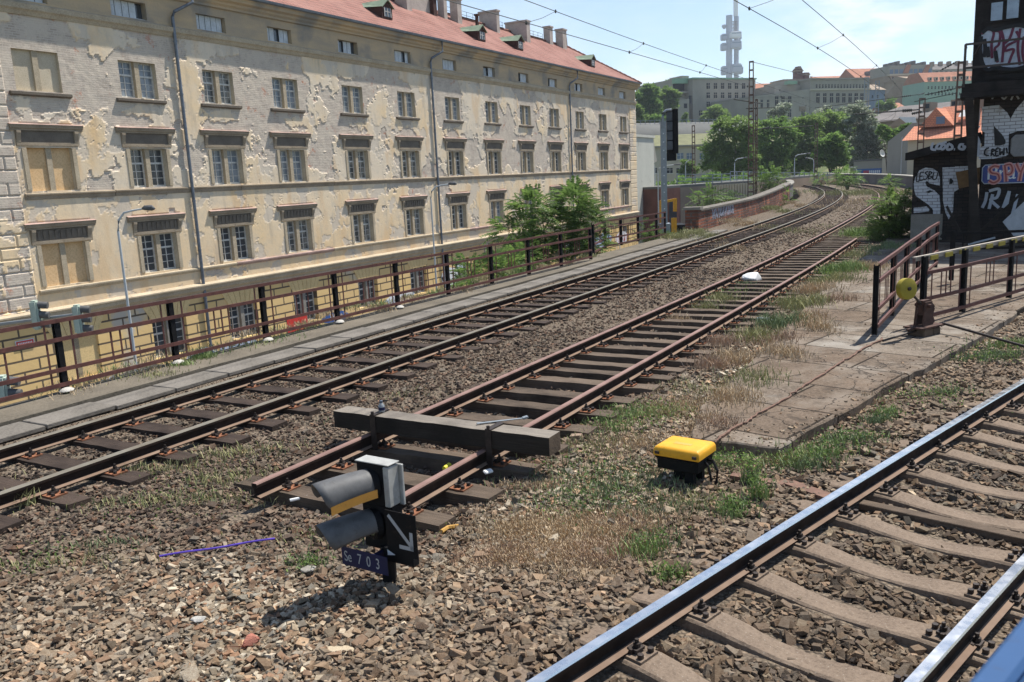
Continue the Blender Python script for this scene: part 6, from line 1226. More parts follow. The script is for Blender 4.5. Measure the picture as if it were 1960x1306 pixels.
mb = MB(); mb.prism([(.5, oh.h+1.35), (4.2, oh.h+1.35), (2.3, oh.h+3.4)], 1.6, 5.5, 'y'); o = mb.build('gable_dormer', M['orangetile'], oh.T); mb = MB(); mb.box((2.4, 1.54, oh.h+1.6), (3.3, 1.6, oh.h+2.4)); mb.build('window', M['far_blue'], o)
for x, w_ in ((5.0, .9), (7.8, 1.2)): mb = MB(); mb.box((x, 4.6, oh.h+2.6), (x+w_*1.5, 5.6, oh.h+4.3)); mb.build('chimney', M['far_brown'], up)
mb = MB(); mb.add([(4.3, 2.95, oh.h+2.15), (5.3, 2.95, oh.h+2.15), (5.3, 3.9, oh.h+2.9), (4.3, 3.9, oh.h+2.9)], [(0, 1, 2, 3)]); o = mb.build('skylight', M['far_white'], up); o.location = (0, -.12, .12)
bw_ = House('billboard_wall', 'long low grey wall building carrying the blue banner beyond the bend', 1634, 1692, 134, 130, -.5, 5, wall='far_grey', ytop=310, ytr=306); bw_.box(bw_.w-.1, bw_.w+1.2, -.3, 4, 0, bw_.h+.3, 'far_beige', 'end_pier'); bw_.band(bw_.h, .25, .1, 'far_conc', 'coping')
x0, z0 = bw_.loc(1641, 334); x1, z1 = bw_.loc(1688, 322); mb = MB(); mb.box((x0, -.12, z0), (x1, -.02, z1), 0)
for i in range(9): xx = x0+(x1-x0)*(.28+i*.077); mb.box((xx, -.15, z0+.12), (xx+.2, -.12, z0+.52), 1 if i > 2 else 2)
mb.build('banner', [M['blue_paint'], M['sign_white'], M['p_red']], bw_.T)
a, b = aty(1701, 333, 128), aty(1735, 303, 128); mb = MB(); mb.box((0, 0, 0), (b.x-a.x, .15, b.z-a.z), 1); mb.box((.08, -.02, .08), (b.x-a.x-.08, 0, b.z-a.z-.08), 0); w_ = b.x-a.x; h_ = b.z-a.z
for cx, cz, r, mi in ((.18, .62, .22, 2), (.8, .4, .2, 3), (.25, .25, .2, 4), (.85, .2, .16, 2)): mb.tube([(w_*cx, -.03, h_*cz), (w_*cx, -.02, h_*cz)], r, 14, mi)
mb.box((w_*.25, -.03, h_*.8), (w_*.8, -.02, h_*.86), 1); mb.bar((w_*.42, -.03, h_*.6), (w_*.5, -.03, h_*.45), .08, .02, 1); mb.bar((w_*.58, -.03, h_*.6), (w_*.5, -.03, h_*.45), .08, .02, 1); mb.bar((w_*.5, -.03, h_*.25), (w_*.5, -.03, h_*.45), .08, .02, 1)
bb_ = mb.build('billboard', [plainc('poster_blue', (.05, .12, .42), rough=.6, var=.3, sc=1.5), M['far_white'], M['p_lilac'], M['far_beige'], M['p_red']]); bb_.location = a; tag(bb_, 'square blue poster hoarding in front of the grey gable house', 'billboard')
sd = MB(); sd.lathe([(.02, -.12), (.35, -.04), (.55, .1), (.53, .11), (.33, .0), (.02, -.07)], 18); o = sd.build('satellite_dish', M['far_white'], smooth=True); o.location = aty(1688, 294, 130); o.rotation_euler = (R(75), 0, .5); tag(o, 'white satellite dish on top of the billboard wall', 'satellite dish')
# slate roofs and hillside houses
def zone(*a, **k): return House(*a, **k)
sr_ = House('long_slate_roof_hall', 'long building with a huge grey-brown roof above the orange-roofed house', 1630, 1920, 165, 145, -6.3, 20, wall='far_brown', ytop=236, ytr=226); mb = MB(); mb.prism([(-.5, sr_.h-.2), (20, sr_.h+3.4), (20, sr_.h-.2)], 0, sr_.w, 'x'); r_ = mb.build('roof', M['far_slate'], sr_.T)
for cx in (1790, 1810, 1736):
    x, z = sr_.loc(cx, 205); mb = MB(); mb.box((x-.7, 8, sr_.h+1.), (x+.7, 11, sr_.h+3.), 0); mb.box((x-.5, 7.95, sr_.h+1.9), (x+.5, 8, sr_.h+2.7), 1); mb.build('dormer', [M['far_brown'], M['far_dark']], r_)
ph = House('tin_roofed_house', 'small brown gabled house with a pale tin roof behind the trees', 1700, 1752, 140, 138, -6.3, 10, wall='far_brown', ytop=243); mb = MB(); z1 = ph.loc(1717, 226)[1]; mb.prism([(0, ph.h), (1.6, z1), (ph.w, z1-.2), (ph.w, ph.h)], -.2, .5, 'y'); mb.build('gable', M['far_brown'], ph.T); mb = MB(); mb.add([(1.5, -.4, z1+.1), (ph.w, -.4, z1-.1), (ph.w+.3, -.6, ph.h), (3.3, -.6, ph.h-.2)], [(0, 3, 2, 1)]); mb.build('tin_roof', M['far_white'], ph.T, fix=False)
def hill_house(name, label, pl, pr, Y, yt, wall, roof=None, rise=3., depth=14, cols=(), rows=(), ws=(3, 5), yr=None, wmat='far_dark'):
    h_ = House(name, label, pl, pr, Y, Y+4, float(hland(np.array(0.5*(aty(pl, yt, Y).x+aty(pr, yt, Y).x)), np.array(Y)))-4, depth, wall=wall, ytop=yt, ytr=yt if yr is None else yr)
    if roof: h_.gable(rise, roof)
    if cols: h_.win(cols, rows, *ws, mat=wmat, frame=wall)
    return h_
hill_house('row_of_houses', 'distant row of orange roofs peeping over the museum roof', 1566, 1645, 460, 154, 'far_cream', 'far_orange', 2.6)
h1 = hill_house('cream_tenement', 'cream tenement with a big orange roof right of the museum', 1640, 1706, 400, 152, 'far_cream', 'far_orange', 5.5, 16, [1650+i*9 for i in range(6)], [158, 167, 178], (3.5, 6))
for cx in (1668, 1681, 1693): x, z = h1.loc(cx, 140); mb = MB(); mb.box((x-.8, 2, z-.8), (x+.8, 4, z+1)); mb.build('skylight', M['far_slate'], h1.T)
h2 = hill_house('grey_tenement', 'large grey-brown tenement with a dark recess and rooftop flats, highest on the hill', 1704, 1790, 385, 144, 'far_brown', None, 0, 16, [1709, 1716], [150, 160, 172, 184], (2.5, 5)); x0, z0 = h2.loc(1704, 144); x1, z1 = h2.loc(1788, 123)
h2.box(x0, x1, 1, 15, h2.h, z1, 'far_grey', 'attic_storey'); h2.box(x0-.5, x1+.5, -.4, 2, h2.h-.3, h2.h+.4, 'far_beige', 'cornice'); xa, za = h2.loc(1723, 196); xb, zb2 = h2.loc(1744, 151); h2.box(xa, xb, -.3, .2, za, zb2, 'far_blue', 'recess_shade')  # blue-grey slab on the wall stands for the shade in the recess
for i in range(9): xx = x0+(x1-x0)*(i+.5)/9; h2.box(xx-.8, xx+.8, .8, 1.05, h2.h+.6, h2.h+2.4, 'far_blue', 'window')
for i in range(8): xx = x0+(x1-x0)*(i+.6)/8.2; h2.box(xx-.6, xx+.5, 4, 7, z1, z1+1.2+(i % 3)*.5, 'far_slate', 'chimney')
for cx in (1735, 1772): x, z = h2.loc(cx, 132); mb = MB(); mb.prism([(x-1.3, z-1.8), (x+1.2, z-1.8), (x+2.6, z+1.8), (x+.8, z+1.8)], .3, 1.2, 'y'); mb.build('orange_dormer', M['far_orange'], h2.T)
h3 = hill_house('plain_tenement', 'windowless brown tenement side wall next to the dark recess', 1745, 1772, 375, 152, 'far_brown', 'far_brown', 2, 14, [1750], [160, 175], (2.5, 5))
h4 = hill_house('green_tenement', 'pale green tenement with an orange mansard roof and dormers', 1769, 1900, 340, 157, 'far_green', None, 0, 14, [1777+i*6.6 for i in range(13)], [168, 180], (2.2, 5), 151); mb = MB(); mb.prism([(-.3, h4.h-.1), (4, h4.h+3.8), (10, h4.h+3.8), (14, h4.h)], 0, h4.w, 'x'); r4 = mb.build('mansard_roof', M['far_orange'], h4.T)
for i in range(9): xx = 2.2+i*2.6; mb = MB(); mb.box((xx, .2, h4.h+.4), (xx+1.1, 2.4, h4.h+1.7), 0); mb.box((xx+.25, .15, h4.h+.6), (xx+.85, .2, h4.h+1.4), 1); mb.build('dormer', [M['far_beige'], M['far_dark']], r4)
h5 = hill_house('upper_row', 'grey and orange rooftops along the skyline above the green tenement', 1786, 1900, 430, 134, 'far_grey', 'far_slate', 3.5, 14, [1793+i*9 for i in range(8)], [139], (4, 4), 128)
for i in range(7): xx = h5.w*(i+.4)/7; h5.box(xx, xx+1.4, 4, 6, h5.h+1, h5.h+4.3, 'far_brown', 'chimney')
hill_house('low_orange_house', 'low house with a rust-orange roof below the grey tenement', 1708, 1742, 300, 213, 'far_brown', 'far_orange', 3.2, 10)
hill_house('low_blue_house', 'pale blue-grey house between the two pale masts', 1664, 1694, 330, 172, 'far_blue', 'far_brown', 2.5, 10, [1670, 1680], [185], (3, 5))
hh = hill_house('roofs_behind_memorial', 'cluster of orange roofs between the memorial building and the museum', 1448, 1500, 380, 175, 'far_brown', 'far_orange', 3.8, 12)
dm = MB(); dm.lathe([(2.7, 0), (2.6, 1), (2.2, 2), (1.2, 3), (.2, 3.4)], 16); o = dm.build('green_dome', M['far_copper'], hh.T, smooth=True); x, z = hh.loc(1474, 172); o.location = (x, 2, z-1)
tu = hill_house('red_brick_turrets', 'pair of reddish brick turrets rising behind the museum', 1500, 1556, 420, 152, 'far_brown', None, 0, 12)
for a_, b_, yt in ((1529, 1541, 131), (1545, 1554, 138), (1533, 1538, 126)): x0, z0 = tu.loc(a_, yt); x1, _ = tu.loc(b_, yt); tu.box(x0, x1, 2, 5, tu.h, z0, 'brickred', 'turret'); tu.box(x0-.3, x1+.3, 1.7, 5.3, z0-1.2, z0-.6, 'far_brown', 'turret_cornice')
# ============================================================ vegetation
def leaves_mesh(name, P, D, U, Ls, Ws, mat, parent, fold=.18):
    """kite shaped leaves: base point P, direction D, side U, length, width"""
    n = len(P); D = D/np.linalg.norm(D, axis=1)[:, None]; S = np.cross(D, U); S /= np.linalg.norm(S, axis=1)[:, None]+1e-9; N = np.cross(S, D)
    Ls = np.asarray(Ls)[:, None]; Ws = np.asarray(Ws)[:, None]; mid = P+D*Ls*.42; V = np.stack([P, mid+S*Ws*.5+N*Ws*fold, P+D*Ls-N*Ls*.06, mid-S*Ws*.5+N*Ws*fold], 1).reshape(-1, 3)
    i = np.arange(n)[:, None]*4; Fq = i+np.array([[0, 1, 2, 3]]); sh = np.repeat(rng.random(n), 4)
    return npmesh(name, V, Fq, mat, parent, col={'shade': sh})
def fronds(bases, dirs, Ln, npair=8, droop=.35, lw=.3):
    """pinnate leaves; returns arrays for leaves_mesh"""
    P, D, U, Ls, Ws = [], [], [], [], []
    for b, d, L_ in zip(bases, dirs, Ln):
        d = d/np.linalg.norm(d); side = np.cross(d, [0, 0, 1.]); side /= np.linalg.norm(side)+1e-6; up = np.cross(side, d)
        t = (np.arange(npair)+.8)/npair; pt = b+d*L_*t[:, None]-np.array([0, 0, 1.])*(droop*L_*t**2)[:, None]
        for s in (-1, 1):
            dd = side*s*.9+d*.45-np.array([0, 0, .3]); P.append(pt); D.append(np.tile(dd, (npair, 1))+rng.normal(0, .1, (npair, 3))); U.append(np.tile(up, (npair, 1))); l = L_*lw*(1-.45*np.abs(t-.45)); Ls.append(l); Ws.append(l*.36)
    return np.concatenate(P), np.concatenate(D), np.concatenate(U), np.concatenate(Ls), np.concatenate(Ws)
def shrub(name, label, cat, base, blobs, nf, Lf, mat, stems=True, npair=8, group=None):
    """bush of pinnate fronds; blobs: (dx, dy, dz, rx, ry, rz, weight) relative to base"""
    T = empty(name, base, 0, label, cat, group); w = np.array([b[6] for b in blobs], float); w /= w.sum(); k = rng.choice(len(blobs), nf, p=w); B = np.array(blobs)[k]
    v = rng.normal(size=(nf, 3)); v /= np.linalg.norm(v, axis=1)[:, None]; r = rng.uniform(.35, 1, nf)[:, None]**.6; P = B[:, :3]+v*r*B[:, 3:6]; d = v*np.array([1, 1, .55])+np.array([0, 0, .35])+rng.normal(0, .3, (nf, 3))
    o = leaves_mesh('foliage', *fronds(P, d, Lf*rng.uniform(.6, 1.15, nf), npair), mat, T)
    if stems:
        mb = MB(); rn = random.Random(len(label))
        for b in blobs:
            for q in range(4):
                e = Vector((b[0]+rn.uniform(-.6, .6)*b[3], b[1]+rn.uniform(-.6, .6)*b[4], b[2]+rn.uniform(-.2, .7)*b[5])); s = Vector((rn.uniform(-.15, .15), rn.uniform(-.15, .15), 0)); mb.tube([s, s.lerp(e, .5)+Vector((rn.uniform(-.2, .2), 0, .15)), e], [.035, .025, .01], 6)
        mb.build('stems', M['bark'], T)
    return T
b0 = aty(1050, 470, 30.5); zb = -5.5
def rel(px, py, Y): p = aty(px, py, Y); return (p.x-b0.x, p.y-b0.y, p.z-zb)
bl = []
for px, py, Y, rx, rz, w in ((1018, 402, 30, .6, .6, 3), (1060, 445, 30.5, .9, .75, 4), (1102, 396, 31, .6, .7, 4), (1125, 430, 31.5, .5, .8, 2), (985, 440, 29.6, .7, .45, 2), (1075, 500, 30.5, 1.3, .7, 4), (1120, 480, 31, .7, .8, 2.5), (1010, 490, 29.5, .9, .6, 2), (1000, 545, 28.4, .9, .5, 2)): bl.append((*rel(px, py, Y), rx, .8, rz, w))
shrub('tree_of_heaven', 'large leafy shrub with feathery compound leaves growing up behind the metal fence', 'shrub', (b0.x, b0.y, zb), bl, 1300, .64, M['leaf_fresh'])
b0 = aty(930, 540, 26.0); bl = [(*rel(px, py, Y), rx, .6, rz, w) for px, py, Y, rx, rz, w in ((905, 520, 25.8, .55, .38, 2), (950, 515, 26.3, .6, .4, 3), (900, 548, 25.2, .5, .25, 2), (985, 505, 27, .6, .5, 2), (940, 555, 26, .5, .3, 1))]
shrub('low_ailanthus', 'lower bright green shrub behind the fence, left of the large leafy shrub', 'shrub', (b0.x, b0.y, zb), bl, 420, .5, M['leaf_fresh'])
def bush(px, py, Y, blobs, nf, Lf, mat, label, zb_=None, name='shrub', npair=7, group=None):
    b = aty(px, py, Y); b = Vector((b.x, b.y, b.z if zb_ is None else zb_)); out = []
    for bx_, by_, rx, rz, w in blobs: p = aty(bx_, by_, Y); out.append((p.x-b.x, 0, p.z-b.z, rx, rx*.9, rz, w))
    return shrub(name, label, 'shrub', b, out, nf, Lf, mat, npair=npair, group=group)
bush(1714, 458, 31.2, [(1700, 425, .55, .5, 3), (1725, 412, .5, .5, 3), (1735, 440, .45, .4, 2), (1690, 440, .4, .3, 2), (1715, 445, .6, .35, 2), (1728, 385, .25, .3, .8), (1700, 385, .35, .2, .8)], 850, .46, M['leaf_fresh'], 'big dense green shrub against the left end of the signal cabin shed', -.15)
bush(1622, 352, 88, [(1618, 338, .9, .8, 2), (1632, 343, .8, .5, 1), (1608, 346, .7, .4, 1)], 130, .9, M['leaf_mid'], 'dark shrub left of the far dark parapet on the bend', -.1)
bush(1700, 352, 60, [(1703, 347, .45, .35, 2), (1710, 353, .35, .25, 1)], 80, .5, M['leaf_fresh'], 'fresh green shrub in front of the square blue poster', -.1)
bush(1505, 395, 66, [(1507, 378, .45, .7, 2), (1503, 388, .3, .5, 1)], 70, .5, M['leaf_mid'], 'narrow shrub growing at the far end of the brick parapet wall', -.2)
bush(1468, 360, 84, [(1470, 335, .9, 1.0, 2), (1458, 352, .8, .7, 2), (1485, 345, .8, .9, 2), (1495, 355, .6, .5, 1)], 190, .95, M['leaf_fresh'], 'leafy yellow-green shrubs just right of the tall mast behind the parapet', -2)
bush(1352, 400, 60, [(1350, 378, 1.0, .55, 2), (1342, 388, .7, .3, 1), (1362, 372, .5, .3, 1)], 70, .95, M['leaf_fresh'], 'spreading compound-leaved sapling above the near end of the brick wall', -3)
bush(1412, 392, 64, [(1412, 378, .6, .3, 1)], 26, .8, M['leaf_fresh'], 'small sapling poking over the brick parapet in front of the girder span', -3)
bush(1247, 462, 36.5, [(1240, 440, .35, .35, 2), (1255, 452, .55, .22, 2), (1228, 455, .4, .2, 1), (1285, 455, .5, .12, 1)], 150, .34, M['leaf_fresh'], 'low weeds and a young sapling at the foot of the signal mast', -.1)
bush(1570, 350, 100, [(1568, 343, .9, .5, 1)], 50, .8, M['leaf_fresh'], 'small bush at the foot of the grey railing beyond the bend', 0.)
# --- trees made of leaf clumps
def tree(name, label, px, yb, Y, zb_, clumps, nl, leaf, mat, cat='tree', trunk=.25, parent_group=None):
    """clumps: (px, py, rx_px, ry_px); leaves gathered in sprays on the clump shells"""
    b = aty(px, yb, Y); b.z = zb_; T = empty(name, b, 0, label, cat, parent_group); k = Y/F; C = []
    for cx, cy, rx, ry in clumps: p = aty(cx, cy, Y); C.append((p.x-b.x, rng.uniform(-.5, .5)*rx*k, p.z-b.z, rx*k, ry*k))
    C2 = []
    for c in C:
        for q in range(4): a_ = rng.uniform(0, 6.28); r_ = rng.uniform(.35, .95); C2.append((c[0]+math.cos(a_)*r_*c[3], c[1]+rng.uniform(-.5, .5)*c[3], c[2]+math.sin(a_)*r_*c[4], c[3]*rng.uniform(.3, .6), c[4]*rng.uniform(.28, .5)))
    C0 = C; C = C+C2
    C = np.array(C); w = C[:, 3]*C[:, 4]; w /= w.sum(); ns_ = max(12, nl//26); ci = rng.choice(len(C), ns_, p=w); v = rng.normal(size=(ns_, 3)); v /= np.linalg.norm(v, axis=1)[:, None]; r = rng.uniform(.55, 1.08, ns_)[:, None]
    sp_ = C[ci][:, :3]+v*r*np.stack([C[ci][:, 3], C[ci][:, 3]*.9, C[ci][:, 4]], -1); sr = (.16+.22*rng.random(ns_))*C[ci][:, 3]
    si = rng.integers(0, ns_, nl); q = rng.normal(0, 1, (nl, 3))*np.array([1, 1, .45]); P = sp_[si]+q*sr[si][:, None]*.75; D = q+v[si]*.8+rng.normal(0, .6, (nl, 3)); U = np.tile([0, 0, 1.], (nl, 1))+rng.normal(0, .55, (nl, 3)); Ls = leaf*rng.uniform(.6, 1.4, nl)
    leaves_mesh('foliage', P, D, U, Ls, Ls*.62, mat, T); mb = MB(); rn = random.Random(nl); top = Vector(tuple(C[:, :3].mean(0))); h0 = top.z*.35
    mb.tube([(0, 0, 0), (top.x*.1, 0, h0*.5), (top.x*.3, 0, h0)], [trunk, trunk*.85, trunk*.7], 8)
    for c in C0: st = Vector((top.x*.3, 0, h0)); e = Vector(tuple(c[:3])); mb.tube([st, st.lerp(e, .55)+Vector((rn.uniform(-.5, .5), 0, .3)), e], [trunk*.5, trunk*.3, trunk*.1], 6)
    mb.build('trunk', M['bark'], T); return T
def clumps(x0, x1, y0, y1, n, r, seed):
    rn = random.Random(seed); out = []
    for i in range(n):
        x, y = rn.uniform(x0, x1), rn.uniform(y0, y1)
        out.append((x, y, r*rn.uniform(.7, 1.3), r*rn.uniform(.55, .95)))
    return out
tree('broadleaf_tree', 'dark spreading tree directly left of the tall ladder-type mast', 1405, 345, 135, -6.3, [(1385, 250, 22, 18), (1410, 240, 24, 18), (1375, 280, 22, 16), (1415, 275, 26, 20), (1370, 305, 22, 14), (1400, 308, 24, 16), (1430, 305, 20, 18), (1432, 255, 16, 14), (1388, 325, 18, 10), (1352, 318, 12, 7), (1412, 325, 16, 8)], 12000, .42, M['leaf_dark'])
tree('broadleaf_tree', 'fresh green tree just right of the tall ladder-type mast', 1475, 345, 150, -6.3, [(1462, 250, 20, 16), (1488, 245, 22, 16), (1475, 275, 22, 18), (1500, 285, 20, 18), (1460, 300, 18, 16), (1490, 315, 20, 14), (1512, 258, 14, 14), (1462, 325, 14, 10)], 10400, .44, M['leaf_mid'])
tree('broadleaf_tree', 'tall dark green tree between the thin lattice mast and the fresh green tree', 1540, 345, 158, -6.3, [(1530, 240, 20, 14), (1555, 235, 22, 14), (1545, 265, 24, 18), (1525, 290, 20, 18), (1560, 300, 22, 18), (1535, 320, 20, 12)], 10400, .46, M['leaf_dark'])
tree('broadleaf_tree', 'bright green tree in front of the dark trees, over the curve of the track', 1590, 340, 138, -2, [(1585, 275, 18, 12), (1605, 285, 16, 12), (1575, 300, 14, 12), (1600, 262, 12, 9), (1590, 310, 14, 9), (1612, 305, 12, 9)], 7600, .42, M['leaf_mid'])
tree('broadleaf_tree', 'rounded mid green tree left of the silvery tree', 1600, 345, 165, -6.3, [(1580, 235, 22, 16), (1605, 232, 20, 15), (1595, 258, 22, 18), (1625, 262, 20, 20), (1630, 300, 18, 20), (1565, 262, 16, 16)], 9600, .46, M['leaf_dark'])
tree('broadleaf_tree', 'dark tree standing behind the others, filling the gap beside the tall ladder-type mast', 1445, 340, 172, -6.3, [(1440, 262, 20, 18), (1455, 285, 20, 18), (1445, 310, 20, 14), (1515, 285, 16, 22), (1520, 312, 14, 14)], 7000, .48, M['leaf_mid'])
tree('poplar_tree', 'silvery grey-green tree, the tallest of the row, left of the grey gable', 1660, 345, 150, -6.3, [(1640, 210, 16, 14), (1655, 228, 16, 18), (1632, 235, 14, 14), (1665, 255, 18, 20), (1650, 275, 18, 20), (1680, 285, 14, 20), (1665, 308, 20, 14), (1640, 300, 14, 16)], 13600, .36, M['leaf_silver'])
tree('broadleaf_tree', 'small bright tree between the silvery tree and the tin-roofed house', 1700, 300, 128, -6.3, [(1697, 265, 10, 8), (1712, 258, 12, 7), (1730, 250, 10, 6), (1690, 250, 8, 8), (1742, 243, 8, 5)], 2880, .4, M['leaf_mid'])
tree('broadleaf_tree', 'round tree in front of the memorial building', 1370, 235, 270, 10, [(1360, 222, 12, 9), (1375, 216, 13, 10), (1385, 224, 8, 7), (1350, 230, 9, 5), (1368, 208, 8, 5)], 4000, .75, M['leaf_dark'])
tree('conifer', 'small dark conifer on the dry slope left of the memorial building', 1311, 240, 255, 9, [(1311, 236, 7, 5), (1311, 230, 5, 5), (1311, 222, 3, 6)], 1200, .6, M['leaf_dark'])
tree('broadleaf_tree', 'small tree on the hill below the grey tenement', 1695, 215, 290, 12, [(1692, 205, 10, 7), (1703, 200, 9, 7), (1685, 200, 6, 5)], 2080, .75, M['leaf_mid'])
tree('broadleaf_tree', 'thin greyish tree in front of the museum front wing', 1490, 225, 260, 8, [(1490, 212, 12, 9), (1500, 205, 9, 7), (1478, 218, 8, 6)], 2080, .7, M['leaf_silver'])
tree('broadleaf_tree', 'willowy tree in front of the museum, left of the silvery tree', 1570, 235, 240, 6, [(1565, 222, 13, 9), (1580, 214, 11, 8), (1595, 224, 12, 8), (1612, 215, 8, 7)], 2880, .65, M['leaf_silver'])
tree('broadleaf_tree', 'small dark tree in front of the office block', 1318, 335, 150, -6.3, [(1315, 315, 10, 8), (1325, 325, 12, 8), (1310, 330, 8, 6)], 2080, .42, M['leaf_dark'])
for i, (px, py, Y, lab, cl) in enumerate(((1238, 215, 262, 'light green tree on the hill right behind the old building roof', [(1232, 190, 12, 14), (1245, 178, 11, 12), (1228, 215, 12, 12), (1250, 205, 12, 14), (1238, 170, 7, 7)]), (1270, 225, 275, 'tree on the hill in the middle between the old building and the memorial', [(1262, 190, 12, 13), (1278, 180, 12, 12), (1268, 210, 13, 12), (1285, 200, 9, 12), (1290, 185, 8, 9)]),
        (1300, 175, 330, 'treetop behind the low wing of the memorial building', [(1290, 160, 10, 6), (1283, 168, 8, 6), (1300, 156, 7, 4)]), (1222, 240, 250, 'tree low on the slope against the edge of the old building', [(1225, 232, 12, 10), (1240, 236, 11, 7), (1215, 215, 9, 12)]), (1262, 245, 248, 'bushy tree behind the signal mast head', [(1258, 232, 12, 8), (1272, 236, 10, 6)]))):
    tree('hillside_tree', lab, px, py, Y, 6 if Y < 300 else 12, cl, 5200, .85, M['leaf_mid'] if i % 2 == 0 else M['leaf_dark'], trunk=.3, parent_group=None)
# shrubs band under the trees: ground cover that nobody could count
P = []
for px0, px1, py, Y, n in ((1300, 1420, 338, 112, 5000), (1420, 1560, 335, 128, 5000), (1560, 1700, 340, 132, 4200), (1250, 1320, 345, 100, 1600)):
    x = rng.uniform(px0, px1, n); hgt_ = fbm(x, x*0+Y, .05, 3, 3)*2.2
    for xx, hh_ in zip(x, hgt_): q = aty(xx, py, Y+rng.uniform(-3, 3)); P.append((q.x, q.y, q.z-1.4+rng.random()*hh_*1.0))
P = np.array(P); n = len(P); leaves_mesh('undergrowth', P, rng.normal(0, 1, (n, 3))+[0, 0, .5], np.tile([0, 0, 1.], (n, 1))+rng.normal(0, .5, (n, 3)), rng.uniform(.25, .6, n), rng.uniform(.15, .3, n), M['leaf_mid'], None)
tag(bpy.data.objects['undergrowth'], 'scrubby undergrowth along the foot of the trees beyond the bend', 'undergrowth', kind='stuff')
# --- grass and weeds among the stones (blades)
def blades(name, patches, label, kind='stuff'):
    V, C = [], []
    for px, py, rx, ry, n, h, c0, c1 in patches:
        if c0[1] > c0[0] and py > 650: rx, ry, h = rx*1.45, ry*1.45, h*.85
        c = atz(px, py, -.2); t = rng.normal(0, 1, (n, 2))*.5; x = c.x+t[:, 0]*rx; y = c.y+t[:, 1]*ry; z = zbed(x, y)+(.08 if False else 0.02)
        on = inpoly(x, y, PLAT); z = np.where(on, -.075, z); sa_, oa_ = PA.so(x, y); z = np.where(oa_ < -1.95, -.03, z)
        hh_ = h*rng.uniform(.4, 1.2, n); a = rng.uniform(0, 6.28, n); lean = rng.normal(0, .35, (n, 2))*hh_[:, None]; w = .0016+.0022*rng.random(n)+.00022*np.hypot(x, y)
        b0_ = np.stack([x-np.cos(a)*w, y-np.sin(a)*w, z], -1); b1_ = np.stack([x+np.cos(a)*w, y+np.sin(a)*w, z], -1); m_ = np.stack([x+lean[:, 0]*.4, y+lean[:, 1]*.4, z+hh_*.6], -1); dw = np.stack([np.cos(a)*w*.8, np.sin(a)*w*.8, w*0], -1); tip = np.stack([x+lean[:, 0], y+lean[:, 1], z+hh_], -1)
        V.append(np.stack([b0_, b1_, m_+dw, m_-dw, tip, tip+dw*.1], 1).reshape(-1, 3)); k = rng.random((n, 1)); cc = np.array(c0)*(1-k)+np.array(c1)*k; C.append(np.repeat(np.c_[cc, np.ones(n)], 6, 0))
    V = np.concatenate(V); C = np.concatenate(C); n = len(V)//6; i = np.arange(n)[:, None]*6; Fq = np.concatenate([i+np.array([[0, 1, 2, 3]]), i+np.array([[3, 2, 5, 4]])]); o = npmesh(name, V, Fq, M['grass'], col={'tint': C}); tag(o, label, 'grass', kind=kind)
GR = ((.12, .17, .07), (.25, .29, .15)); FR = ((.16, .24, .07), (.31, .37, .15)); YG = ((.25, .26, .10), (.40, .37, .19)); DR = ((.40, .29, .17), (.58, .45, .29)); RD = ((.34, .23, .15), (.48, .35, .25))
PT = []
